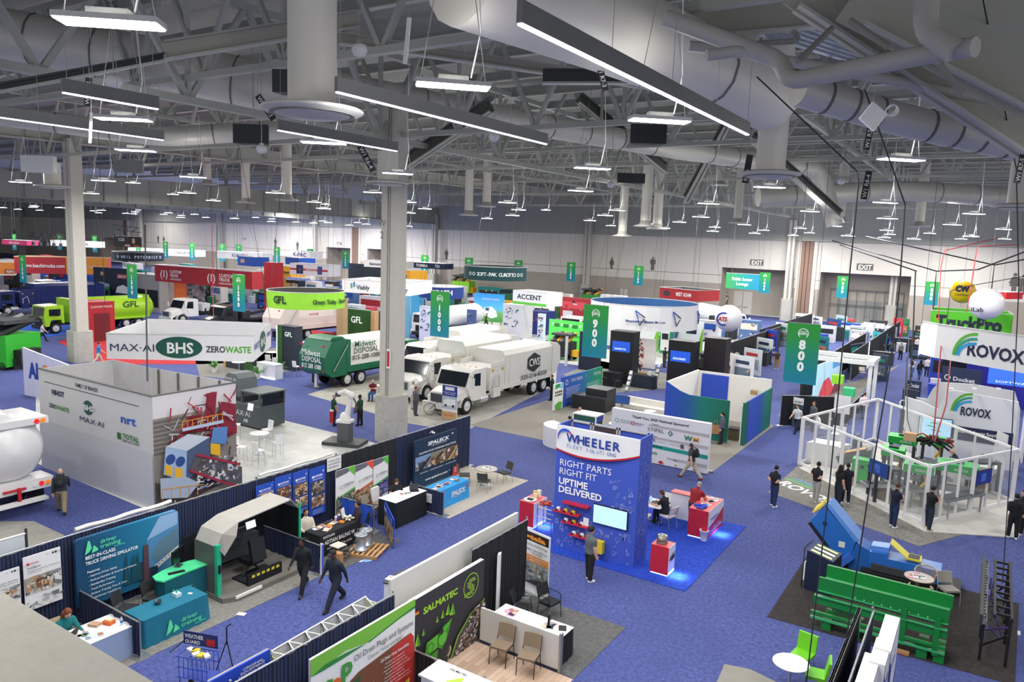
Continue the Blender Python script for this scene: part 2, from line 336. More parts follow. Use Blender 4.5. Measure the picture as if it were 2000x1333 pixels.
# ================================================================== ROOF
DECK=mat_stripes('roof_deck','8C8E88','AEB0A8',2.2,0,.7);GIRD=M('B0B2AA',.65,v=.08,sc=.3);GIRL=M('B4B4AC',.6,v=.05,sc=.3);TRU=M('A9AAA2',.6,v=.05,sc=.5)
DUCT=M('D2CFC6',.45,.15,v=.05,sc=.4);SEAM=M('716F6A',.5)
struct('ceiling',MB().box(-330,-14,20.5,22,121,20.8,DECK))
mb=MB()
mb.box(-330,117.6,12.0,22,118.4,20.5,M('A9ABA5',.7));mb.box(-330,117.5,12.0,22,117.6,12.12,GIRL);struct('trim_10',mb)
def igirder(name,a,b,h,w,m,label,stiff=3.0,grp='plate girders under the roof',arch=0):
 """deep I girder from a to b (points on the bottom edge); arch lifts mid span"""
 a,b=Vector(a),Vector(b);n=10;m_=MB();L_=(b-a).length;d=(b-a).normalized();sd=d.cross(Vector((0,0,1))).normalized()
 o=thing(name,label,'girder',a,0,grp)
 P=[(b-a)*(i/n)+Vector((0,0,arch*4*(i/n)*(1-i/n)))for i in range(n+1)]
 for p,q in zip(P,P[1:]):
  for z0,z1,ww in((0,.1,w),(.1,h-.1,.06),(h-.1,h,w)):
   vs=[p-sd*ww/2+Vector((0,0,z0)),p+sd*ww/2+Vector((0,0,z0)),q+sd*ww/2+Vector((0,0,z0)),q-sd*ww/2+Vector((0,0,z0))];up=Vector((0,0,z1-z0))
   m_.add(vs+[v+up for v in vs],[(0,1,2,3),(7,6,5,4),(0,4,5,1),(1,5,6,2),(2,6,7,3),(3,7,4,0)],m)
 m_.obj('beam',o)
 s=MB();k=int(L_/stiff)
 for i in range(1,k):
  p=(b-a)*(i/k)+Vector((0,0,arch*4*(i/k)*(1-i/k)));s.obox(p+Vector((0,0,h/2)),d*.02,sd*w*.42,Vector((0,0,h/2-.1)),GIRL)
 s.obj('stiffener_plates',o);return o
igirder('roof_girder',(-94,0,12.7),(-94,118,13.0),3.2,.7,GIRD,'widest flat grey roof girder running low across the far side of the hall',arch=.6)
igirder('roof_girder',(-60,-6,15.9),(-60,118,17.4),1.3,.6,GIRL,'pale roof girder spanning the middle of the hall above the low wide one',arch=.4)
igirder('roof_girder',(-128,0,13.1),(-128,118,13.4),3.0,.7,GIRD,'farthest low roof girder behind the wide grey one',arch=.4)
def truss(name,a,b,h,bay,label,m=TRU,t=.28,grp='steel roof trusses'):
 a,b=Vector(a),Vector(b);o=thing(name,label,'roof truss',a,0,grp);d=b-a;n=max(2,int(d.length/bay));upv=Vector((0,0,h))
 c=MB();c.beam((0,0,0),d,t,t*.8,m);c.beam(upv,d+upv,t,t*.8,m);c.obj('chords',o)
 w=MB()
 for i in range(n):
  p,q=d*(i/n),d*((i+1)/n);mid=(p+q)/2
  w.beam(p,mid+upv,t*.6,t*.6,m);w.beam(mid+upv,q,t*.6,t*.6,m)
  if i%2:w.beam(p,p+upv,t*.5,t*.5,m)
 w.obj('web_members',o);return o
tl=[((-44,9,16.4),(9,9,16.4),3.6),((-60,17.5,16.2),(10,17.5,16.2),3.8),((-94,28.8,15.6),(12,28.8,15.6),4.2),((-94,41,16.3),(14,41,16.3),3.8),((-94,53,16.6),(16,53,16.6),3.6),((-94,66,16.6),(18,66,16.6),3.6),((-94,80,16.3),(18,80,16.3),3.8),((-94,96,15.8),(18,96,15.8),4)]
pos=['nearest dark roof truss crossing the top of the view','second dark roof truss from the gallery','roof truss resting on the tall middle column','roof truss one bay behind the middle column','roof truss two bays behind the middle column','roof truss three bays behind the middle column','roof truss second from the back wall','roof truss nearest the back wall']
for(a,b,h),l in zip(tl,pos):truss('roof_truss',a,b,h,4.2,l)
truss('roof_truss',(-26,2,15.4),(-26,116,15.4),4.0,5,'long roof truss running away from the gallery over the middle column',GIRD,.34)
truss('roof_truss',(6,8,15.4),(6,116,15.4),4.0,5,'long roof truss running away at the right side',GIRD,.34)
truss('roof_truss',(-44,4,17.4),(-44,116,17.4),2.4,4,'shallower lengthwise roof truss left of the middle column',TRU,.24)
truss('roof_truss',(-9,20,17.4),(-9,116,17.4),2.4,4,'shallower lengthwise roof truss right of the middle column',TRU,.24)
for i in range(26):
 y=5+i*4.3;m_=MB().box(-120,y-.07,19.3,14,y+.07,19.75,M('A0A29C',.6));m_.box(-120,y-.16,19.25,14,y+.16,19.3,GIRL)
 tag(m_.obj('roof_joist'),'thin roof joist running across the hall under the deck','joist','parallel joists under the roof deck')
def ppipe(name,label,pts,r,m=DUCT,cat='duct',seam=1.2,grp=None,n=14,elbows=True):
 P=[U(*p)for p in pts];o=thing(name,label,cat,P[0],0,grp);Q=[]
 for i,p in enumerate(P):
  if 0<i<len(P)-1 and elbows:
   a,b=(P[i-1]-p),(P[i+1]-p);k=min(r*2.2,a.length*.45,b.length*.45);a.normalize();b.normalize()
   for t in(0,.25,.5,.75,1):Q.append((p+a*k)*(1-t)**2+p*2*t*(1-t)+(p+b*k)*t*t)
  else:Q.append(p)
 o0=P[0];MB().tube([q-o0 for q in Q],r,m,n).obj('pipe_run' if cat=='pipe' else 'duct_run',o)
 if seam:
  s=MB()
  for p,q in zip(P,P[1:]):
   L_=(q-p).length;k=int(L_/seam);d=(q-p).normalized()
   for j in range(1,k):c=p+(q-p)*j/k-o0;s.tube([c-d*.03,c+d*.03],r*1.035,SEAM if cat=='duct' else PIPE,n)
  if s.v:s.obj('joint_bands',o)
 return o
LD=M('E0DCD2',.5,.05,v=.04,sc=.3)
ppipe('air_duct','grey spiral duct at upper left bending toward the wide duct drop',[(-60,55,30),(320,128,31),(600,190,32)],1.05,seam=2)
ppipe('air_duct','long round duct from the middle to an elbow at right',[(640,160,36),(1000,235,40),(1333,293,46),(1600,330,54),(1632,440,54)],.62,seam=2.2)
ppipe('air_duct','broad pale duct from top centre to the slim drop at right',[(900,-60,13),(1200,55,16),(1500,190,22)],.95,LD,seam=3)
ppipe('air_duct','spiral duct with many seams at the far right edge',[(1560,175,15),(1760,235,15.5),(2060,300,16)],.33,seam=.55)
ppipe('air_duct','slim far duct seen under the trusses at right',[(1480,385,60),(1760,372,60),(2050,390,60)],.8,seam=2.5)
ppipe('air_duct','dim duct under the far left trusses',[(0,225,36),(320,268,38),(600,250,40)],.5,seam=2)
def drop(px,py,z,w,dz,label):
 """vertical duct ending in a round plate diffuser"""
 p=g(px,py,z);o=thing('duct_diffuser',label,'air diffuser',p,0,'round ceiling diffusers at the foot of duct drops')
 MB().tube([(0,0,.18),(0,0,dz)],w/2,LD,20).obj('duct_drop',o)
 MB().lathe((0,0,0),[(.02,-.06),(w*.55,-.05),(w*1.03,.06),(w*1.06,.1),(w*1.03,.13),(w*.6,.2)],M('C2C0BA',.5),28).obj('diffuser_plate',o)
 s=MB()
 for rr in(.35,.6,.85):s.lathe((0,0,-.055+rr*.09),[(w*rr,-.02),(w*rr+.03,-.02),(w*rr+.03,.0),(w*rr,.0)],SEAM,24)
 s.obj('diffuser_rings',o)
drop(610,225,13.0,.95,7,'large round diffuser at the foot of the wide duct drop at upper left');drop(1503,346,13.0,.93,7,'round diffuser at the foot of the slim duct drop right of centre')
drop(757,361,13.0,.95,1.5,'round diffuser hanging beside the top of the middle column');drop(1992,408,12.6,.95,6,'round diffuser at the foot of the drop at the right edge')
drop(103,367,12.9,1.0,1.6,'flat round diffuser beside the top of the left column')
for px,py in[(1283,448),(1215,462),(915,421),(1405,362),(1440,436),(1640,434),(1260,443),(950,404),(405,361),(480,397),(560,392),(1795,443)]:
 p=U(px,py,62+(px%7)*3);o=thing('duct_diffuser','small distant round diffuser hanging among the far lights','air diffuser',p,0,'small distant diffusers')
 MB().lathe((0,0,0),[(.02,-.05),(.9,-.02),(1.0,.06),(.5,.2),(.42,.5),(.02,.52)],M('C2C0BA',.5),18).obj('diffuser_plate',o);MB().tube([(0,0,.5),(0,0,6)],.42,LD,12).obj('duct_drop',o)
ppipe('water_main','thick pale pipe with an elbow crossing the upper right',[(1300,35,13),(1525,118,12.6),(1540,160,12.4),(1840,100,11),(1905,92,10.6)],.145,PIPE,'pipe',seam=1.6)
ppipe('water_main','pale pipe dropping from the roof into an elbow at upper right',[(1815,-40,11),(1805,62,11),(1865,100,10.7)],.17,PIPE,'pipe',seam=.8)
ppipe('water_main','long thin pale pipe sloping down to the right edge',[(1345,90,14),(1420,98,14),(1760,160,14),(2050,220,14)],.1,PIPE,'pipe',seam=2)
ppipe('water_main','short capped pipe stub beside the thick elbow',[(1380,108,12),(1440,100,12),(1450,104,12)],.09,PIPE,'pipe',seam=0)
for pts,l in[([(1480,85,13),(1560,80,12.6),(1550,62,12.4)],'thin bent pipe arm above the elbow'),([(1558,120,12),(1625,55,12.5)],'diagonal brace rod clamped to the thick pipe'),([(1660,40,12),(1735,92,11.6)],'diagonal brace rod above the camera bracket'),([(1835,125,11),(1880,185,11)],'short brace rod at upper right')]:
 ppipe('pipe_brace',l,pts,.05,M('8D8B85',.6),'pipe',seam=0,n=8)
def pbeam(label,a,b,w,h,m=GIRL,name='roof_beam'):
 A,B=U(*a),U(*b);o=thing(name,label,'beam',A,0,'roof beams seen close at the upper right');d=B-A
 m_=MB();m_.beam((0,0,0),d,.05,h,m);u=Vector((0,0,h/2));m_.beam(-u,d-u,w,.06,GIRL);m_.beam(u,d+u,w,.06,m);m_.obj('beam',o);return o
BG=M('A8A79C',.65,v=.06,sc=.4)
pbeam('deep grey roof beam falling from the top centre right to the right edge',(1560,-40,14),(2080,300,14),.5,1.0,BG);pbeam('broad roof beam across the top right corner',(1700,-60,13),(2080,130,12),.6,1.9,BG)
pbeam('horizontal grey beam at the top between the two bright glowing strips and the pipes',(1333,48,20),(1660,18,20),.4,.75,BG);pbeam('dark beam crossing from the lit panel to the thick pipe',(1060,150,24),(1600,150,24),.3,.4,M('4A4C4A',.6))
pbeam('long red-tagged beam at upper left',(320,100,22),(700,38,24),.35,.5,BG);pbeam('thin pale beam under the trusses at top centre',(660,75,24),(1300,170,28),.3,.3,BG)
pbeam('thin dark rail beam at left under the big lamp',(0,172,20),(320,112,22),.25,.2,M('3A3C3C',.5))
pbeam('diagonal strut below the long round duct',(790,320,40),(960,205,38),.7,.7,M('66675F',.6));pbeam('diagonal strut at centre right under the trusses',(1300,330,46),(1130,190,44),.6,.6,M('5A5C58',.6))
pbeam('crossing strut at far right under the trusses',(1450,250,44),(1640,420,50),.5,.5,M('66675F',.6));pbeam('leaning strut right of the slim drop',(1340,390,50),(1420,240,46),.5,.5,M('66675F',.6))
DK=mat_stripes('silver_deck','6C7684','D5DCE6',5.5,1,.35,(.45,.6));DK.node_tree.nodes['Principled BSDF'].inputs['Metallic'].default_value=.55
for i,(q,l)in enumerate([([(1480,70),(1640,28),(1790,88),(1640,118)],'perforated silver deck panel between the beams at upper right'),([(1700,130),(1860,110),(2040,160),(2040,215),(1960,200)],'silver corrugated deck panel at the right edge under the beam')]):
 P=[g(a,b,17.2)for a,b in q];m_=MB();c=sum(P,Vector())/len(P);m_.ext([p-c for p in P],(0,0,.12),DK)
 for k in range(1,9):m_.beam(P[0].lerp(P[1],k/9)-c-Vector((0,0,.03)),P[3 if len(P)==4 else 4].lerp(P[2],k/9)-c-Vector((0,0,.03)),.08,.06,M('AEB6C0',.35,.6))
 o=m_.obj('deck_panel');o.location=c;tag(o,l,'roof panel')
 # ================================================================== HALL LAMPS AND ADDED LIGHTS
LP2=bpy.data.lights.new('far_lamp_light','AREA');LP2.shape='RECTANGLE';LP2.size=1.3;LP2.size_y=.5;LP2.energy=820;LP2.color=(1.0,.975,.925)
LP3=LP2.copy();LP3.energy=1700;UP1=bpy.data.lights.new('added_uplight','POINT');UP1.color=(1.0,.975,.92);UP1.energy=45;UP1.shadow_soft_size=.2;UP2=UP1.copy();UP2.energy=110  # point lights added above each lamp to brighten roof and ducts
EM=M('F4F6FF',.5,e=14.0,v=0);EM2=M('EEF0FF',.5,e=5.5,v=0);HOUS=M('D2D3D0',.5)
fx="""215 45,885 168,1288 236,1760 312,1157 329,632 279,241 233,777 339,1503 366,265 294,377 346,1384 398,1134 373,40 356,202 353,177 378,365 377,417 392,538 377,614 395,629 407,730 376,797 395,830 408,991 396,1013 410,1001 421,951 427,799 416,1205 411,1182 421,1152 431,1282 438,1327 434,1369 424,1582 413,1729 396,1733 427,1902 418,1860 439,1454 439,1193 441,1299 446,1396 444,1392 452,1492 450,1474 456,1563 446,1581 455,1549 460,1630 442,1960 448,1731 450,1738 458,1727 464,1816 456,1785 467,1896 462,1877 467,1962 467,1612 463,1656 461,5 406,65 405,35 409,77 411,193 416,246 417,117 406,198 411,264 414,262 418,329 416,320 419,354 421,353 425,380 419,402 425,458 427,499 425,531 428,530 433,578 434,612 436,630 432,641 435,682 440,635 408,698 435,715 438,796 442,727 440"""
base=None;rnd=random.Random(3);lamps=[]
LP=bpy.data.lights.new('lamp_light','AREA');LP.shape='RECTANGLE';LP.size=1.2;LP.size_y=.4;LP.energy=290;LP.color=(1.0,.975,.925)
def lamp(p,rz,k,s=1.0):
 global base
 near=k<13
 names=['largest glowing lamp at the upper left corner','bright rectangular lamp at top centre left of the wide glowing strip','bright lamp right of centre under the pale duct','bright lamp at right hung from the white junction box','lamp in the centre of the hall ceiling below the round duct','lamp below the large left diffuser','lamp at upper left between the two thin glowing strips','lamp directly in front of the middle column','lamp just under the slim drop diffuser','small lamp at left under the long glowing strip','lamp above the left end of the low girder','lamp right of centre below the duct elbow','lamp below the centre lamp']
 wh='near the back wall' if p.y>90 else 'over the middle rows' if p.y>60 else 'over the nearer trucks and stands';wl_='at the left' if p.x<-75 else 'left of centre' if p.x<-45 else 'right of centre' if p.x<-18 else 'at the right'
 l=names[k]if near else 'distant glowing rectangular lamp '+wl_+', '+wh
 if base is None:
  base=thing('ceiling_lamp',l,'ceiling lamp',p,rz,'rectangular hall lamps')
  hs_=MB().box(-.62,-.2,0,.62,.2,.07,HOUS).box(-.25,-.1,.07,.25,.1,.16,HOUS).obj('housing',base);MB().box(-.6,-.19,-.02,.6,.19,0,EM).obj('diffuser',hs_)
  w=MB();w.tube([(-.55,0,.07),(-.15,0,2.6)],.008,STEEL,5);w.tube([(.55,0,.07),(.15,0,2.6)],.008,STEEL,5);w.tube([(.3,0,.15),(.45,.05,.9),(.35,0,2.2),(.3,0,3.0)],.014,WHITE,5);w.obj('hanging_cable',base)
  lo=bpy.data.objects.new('light_source',LP);COL.objects.link(lo);lo.parent=base;lo.location=(0,0,-.04);lo=bpy.data.objects.new('added_uplight_source',UP1);COL.objects.link(lo);lo.parent=base;lo.location=(0,0,.45)
  return base
 r=dup(base,p,rz,l,'rectangular hall lamps' if near else 'distant hall lamps',s)
 if p.y>36 or p.x<-40:
  for c in r.children:
   if c.type=='LIGHT':c.data=UP2 if c.data==UP1 else LP3 if p.x<-78 else LP2
 return r
for i,t in enumerate(fx.split(',')):
 px,py=map(float,t.split());p=g(px,py,13.2)if py<ony(px,py,200).z*0+1e9 else None
 hz=383.9+(px+1285.5)*.03643
 if hz-py>3:
  p=g(px,py,13.2)
  if not(0<p.y<108):p=ony(px,py,rnd.uniform(78,112))
 else:p=ony(px,py,rnd.uniform(85,112))
 if p.x<-240:p=onx(px,py,-200+rnd.uniform(-30,30))
 if p.z<12.1:continue
 lamp(p,R(rnd.uniform(36,50)),i,1.0 if p.y<60 else 1.15);lamps.append(p)
for x,y in[(-4.5,-.5),(5,12),(6,16),(8,26),(9,38),(10,52),(12,68),(14,84),(-20,3),(-32,4),(-44,12),(-58,14),(-60,2),(-76,18),(-90,30),(-110,45),(-130,60),(-150,80)]:  # first lamp is added out of view to light the gallery ledge
 p=Vector((x,y,13.2))
 o=lamp(p,R(45),99);o['label']='unseen hall lamp beyond the edge of the view';o['group']='lamps beyond the frame'
for x,y in[(-40,45),(-60,60),(-80,75),(-30,60),(-50,85),(-75,95),(-100,70),(-100,100),(-125,85),(-125,108),(-20,55),(-5,55),(-2,75),(-45,30),(-68,40),(-85,55),(-150,105),(-170,95),(-185,110)]:
 if min((Vector((x,y))-Vector((q.x,q.y))).length for q in lamps)>7:lamp(Vector((x,y,14.6)),R(45),99,1.0)
def strip(x,y0,y1,label,z=13.2,drop_=1.6):  # bright strips first taken for window-glass reflections, built as hung fixtures
 o=thing('glowing_strip',label,'strip light',(x,y0,z),0,'long glowing strips');L_=y1-y0
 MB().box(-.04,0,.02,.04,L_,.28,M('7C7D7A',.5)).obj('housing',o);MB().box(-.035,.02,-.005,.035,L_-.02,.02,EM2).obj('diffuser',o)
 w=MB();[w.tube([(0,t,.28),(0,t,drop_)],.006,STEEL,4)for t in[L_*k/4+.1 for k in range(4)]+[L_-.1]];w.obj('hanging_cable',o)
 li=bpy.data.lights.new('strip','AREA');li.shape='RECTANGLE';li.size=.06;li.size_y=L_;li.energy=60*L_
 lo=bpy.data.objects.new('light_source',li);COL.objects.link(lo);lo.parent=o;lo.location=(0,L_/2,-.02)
strip(-5,7.7,17.3,'long bright glowing strip from top centre down to the right of centre');strip(-10.3,9.9,17.4,'long glowing strip left of centre crossing the round duct');strip(-15.6,13,17.5,'short glowing strip beside the large left diffuser')
strip(-15.6,7.8,9.8,'short thin glowing strip at upper left');strip(-20.95,8.6,13.3,'long glowing strip at the left edge')
def hang(kind,px,py,d,label,**k):
 p=U(px,py,d);o=thing(kind,label,k.get('cat',kind.replace('_',' ')),p,R(k.get('rz',30)),k.get('grp'))
 return o
for px,py,d,s,l in[(227,66,12,0,''),(0,0,0,0,'')][:0]:pass
for px,py,d,l in[(1265,262,26,'black loudspeaker hung below the bright right lamp'),(575,160,22,'black loudspeaker hung left of the wide duct drop'),(495,262,26,'black loudspeaker hung right of the left lamps'),(1232,348,50,'small black loudspeaker hung near the centre lamp'),(80,320,30,'white loudspeaker hung at left'),(255,325,40,'grey box hung in the left trusses')]:
 o=hang('loudspeaker',px,py,d,l,cat='loudspeaker',grp='hung loudspeakers');c=WHITE if 'white' in l else M('22262A',.5)if 'black' in l else GREY;k=d/40
 MB().prism([(-.5*k-.3,-.25),(.5*k+.3,-.25),(.4*k+.2,.25),(-.4*k-.2,.25)],-.35,.3,c).obj('cabinet',o);MB().tube([(0,0,.3),(0,0,3)],.02,STEEL,5).obj('hanging_rod',o)
for px,py,d,l in[(222,160,16,'round white wireless dome hung under the big left lamp'),(702,98,16,'white domed antenna hung left of the narrow tag'),(965,268,24,'small white dome hung above the centre'),(511,292,24,'small white dome under the left loudspeaker'),(1193,361,34,'small dome hung near the centre lamp'),(1643,355,34,'small dome near the duct elbow')]:
 o=hang('wireless_antenna',px,py,d,l,cat='antenna',grp='white wireless domes');MB().lathe((0,0,0),[(.02,-.14),(.13,-.1),(.17,0),(.15,.1),(.05,.14)],WHITE,16).obj('dome',o);MB().tube([(0,0,.13),(0,0,3)],.012,STEEL,5).obj('hanging_rod',o);MB().lathe((0,0,.14),[(.07,0),(.07,.05)],STEEL,10).obj('collar',o)
for px,py,d,l in[(1705,228,11.5,'tilted white junction box hung at right with coiled white cable'),(795,80,12,'narrow white tag hanging upright at top centre'),(177,250,18,'slanted pale flap hanging at upper left')]:
 o=hang('junction_box' if 'junction' in l else 'paper_streamer',px,py,d,l,cat='hung object',rz=33);s=1 if 'junction' in l else.6
 if 'junction' in l:MB().obox((0,0,0),(.12,0,-.09),(0,.03,0),(.09,0,.13),WHITE).obj('box',o);c=MB();[c.tube([(.28+.05*cos(t*.7+q*.2)*2,-.02+.02*q,.1+.09*sin(t*.7+q*.4))for t in range(10)],.006,WHITE,5)for q in range(5)];c.obj('coiled_cable',o)
 else:MB().obox((0,0,0),(.035,0,0),(0,.004,0),(.03,0,.36),WHITE).obj('tag_strip',o);MB().tube([(.03,0,.36),(.03,0,1.4)],.004,STEEL,4).obj('hanging_cord',o)
for px,py,d,t,l in[(1176,150,16,'W1 R7-3','black tag lettered W1 R7-3 hung under the long glowing strip'),(1697,265,14,'W1 R7-4','black tag lettered W1 R7-4 beside the right lamp'),(519,210,18,'W1 R6-3','black tag lettered W1 R6-3 left of the wide duct drop'),(172,180,18,'W1 R6-2','tag lettered W1 R6-2 hung at upper left'),(716,310,26,'W1 R6-4','small tag lettered W1 R6-4 left of the middle column'),(1460,330,26,'R6-5','small tag lettered R6-5 at the slim drop'),(1992,330,14,'W1 R7-5','tag lettered W1 R7-5 at the right edge'),(1692,362,30,'W1 R8-4','small distant tag hung right of the duct elbow')]:
 o=hang('rigging_tag',px,py,d,l,cat='tag',rz=33,grp='lettered rigging tags');a=R({1176:-72,519:-55,716:-60}.get(px,84));ax=Vector((cos(a),0,sin(a)));up=Vector((-sin(a),0,cos(a)));k=d/16
 MB().obox((0,0,0),ax*.3*k,Vector((0,.004,0)),up*.07*k,M('26282A',.6)).obj('tag_plate',o)
 w=MB();w.text(t,.13*k,WHITE,-ax*.26*k-up*.045*k+Vector((0,-.006,0)),ax,up,.01,off=.004);w.obj('lettering',o);MB().tube([ax*.3*k*(1 if a>0 else-1),(0,0,3)],.005,STEEL,4).obj('hanging_cord',o)
def cable(pts,r,c,label,grp='electrical drop cables from the roof',name='drop_cable'):
 P=[p if isinstance(p,Vector)else U(*p)for p in pts];m_=MB();m_.tube([p-P[0]for p in P],r,M(c,.5),6);o=m_.obj(name);o.location=P[0];tag(o,label,'cable',grp)
K_='23282C'
cable([(1478,150,14),(1674,335,14.5),(1677,360,14.5),(1657,560,15),(1620,950,15.5),(1575,1333,16)],.014,K_,'long dark cable dropping in front of the 800 banner and the blue conveyor')
cable([(1689,175,13.4),(1768,400,14),(1757,560,14.2),(1741,700,14.5),(1700,940,15),(1640,1333,16)],.014,K_,'long dark cable dropping right of the 800 banner past the green machine')
cable([(1920,0,12),(1985,330,15),(1990,560,17),(1975,880,18),(1958,1140,18.5)],.012,K_,'dark cable near the right edge ending at the black rack')
cable([(283,440,30),(285,560,29),(288,745,28)],.03,K_,'dark cable dropping in front of the white ring sign to the walled stand')
for pts,l in[([(1625,470,58),(1829,530,56),(1826,560,56),(1815,700,55)],'black cable swag bending down beside the 800 banner at right'),([(1690,462,56),(1942,518,54),(1935,580,54),(1926,625,53)],'black cable swag bending down behind the yellow balloon'),([(1829,530,56),(1910,527,50),(2020,485,46)],'black cable running right from the bend above the green sign'),([(1640,478,56),(1790,530,56),(1788,531,56),(1783,660,55),(1775,800,54)],'black cable dropping beside the pale bay column'),([(1942,518,54),(2040,500,50)],'thin cable running off the right edge')]:
 cable(pts,.05,K_,l)
for pts,l in[([(1950,465,50),(1845,490,48),(1838,520,48),(1833,626,47)],'red cable dropping left to the green sign'),([(1990,478,48),(1910,482,47),(1906,500,47),(1888,610,46)],'red cable dropping right to the green sign'),([(1841,640,40),(1836,700,36),(1826,820,33),(1822,860,32.5)],'left red cable from the white hanging sign down to the robot cell'),([(1862,650,40),(1848,790,34),(1826,862,32.4)],'right red cable looping down to the robot cell')]:
 cable(pts,.03,'A02A33',l,'red supply cables')
for pts,l in[([(1771,700,40),(1772,820,36),(1790,880,33.5)],'dark cable dropping into the robot cell'),([(1777,640,44),(1762,830,36),(1776,870,33.5)],'second dark cable dropping into the robot cell'),([(2000,540,46),(1875,562,45),(1856,570,45),(1848,640,44)],'dark cable coming from the right edge to the green sign')]:
 cable(pts,.025,K_,l)
for pts,l in[([(415,440,80),(414,470,80),(417,620,70)],'thin red riser cable left of the 1200 banner'),([(424,440,80),(423,500,80),(424,560,76)],'thin dark riser cable left of the 1200 banner')]:
 cable(pts,.035,'A02A33' if 'red' in l else K_,l)
W_=SC.world=bpy.data.worlds.new('world');W_.use_nodes=True;W_.node_tree.nodes['Background'].inputs[0].default_value=(.93,.95,1,1);W_.node_tree.nodes['Background'].inputs[1].default_value=.55
# ================================================================== PEOPLE
SKIN={'l':M('D9A88C',.6,v=.03),'m':M('B98363',.6,v=.03),'d':M('5E3B2A',.6,v=.04)}
HAIRC={'k':M('17130F',.7),'b':M('4A3222',.7),'g':M('9A958E',.7),'y':M('B5915A',.7),'r':M('7A3E22',.7)}
_pc={}
POSES=dict(
stand=dict(hl=(3,0),hr=(-2,2),al=(4,8,12,0),ar=(2,8,14,0)),
walk=dict(hl=(26,6),hr=(-22,26),al=(-24,8,18,0),ar=(24,8,24,0),lean=4),
walk2=dict(hl=(-20,30),hr=(24,4),al=(22,8,26,0),ar=(-20,8,16,0),lean=4),
stride=dict(hl=(34,4),hr=(-28,14),al=(-30,14,10,0),ar=(16,10,14,0),lean=6),
behind=dict(hl=(4,2),hr=(-4,4),al=(-24,14,48,70),ar=(-24,14,48,70)),
phone=dict(hl=(3,0),hr=(-3,3),al=(20,6,95,35),ar=(20,6,95,35),head=20),
lean=dict(hl=(4,2),hr=(-6,6),al=(24,10,34,15),ar=(24,10,34,15),lean=20,head=24),
sit=dict(hl=(86,84),hr=(84,88),al=(42,12,58,20),ar=(40,12,60,20),lean=6,seat=.47,head=8),
sitback=dict(hl=(84,74),hr=(88,92),al=(24,12,52,30),ar=(24,12,52,30),lean=-6,seat=.47),
type=dict(hl=(86,84),hr=(84,88),al=(26,12,54,10),ar=(26,12,54,10),lean=14,seat=.47,head=24),
cross=dict(hl=(3,0),hr=(-3,3),al=(18,10,100,75),ar=(18,10,100,75)),
wide=dict(hl=(8,2,7),hr=(-6,4,7),al=(24,8,92,30),ar=(24,8,92,30),head=14),
)
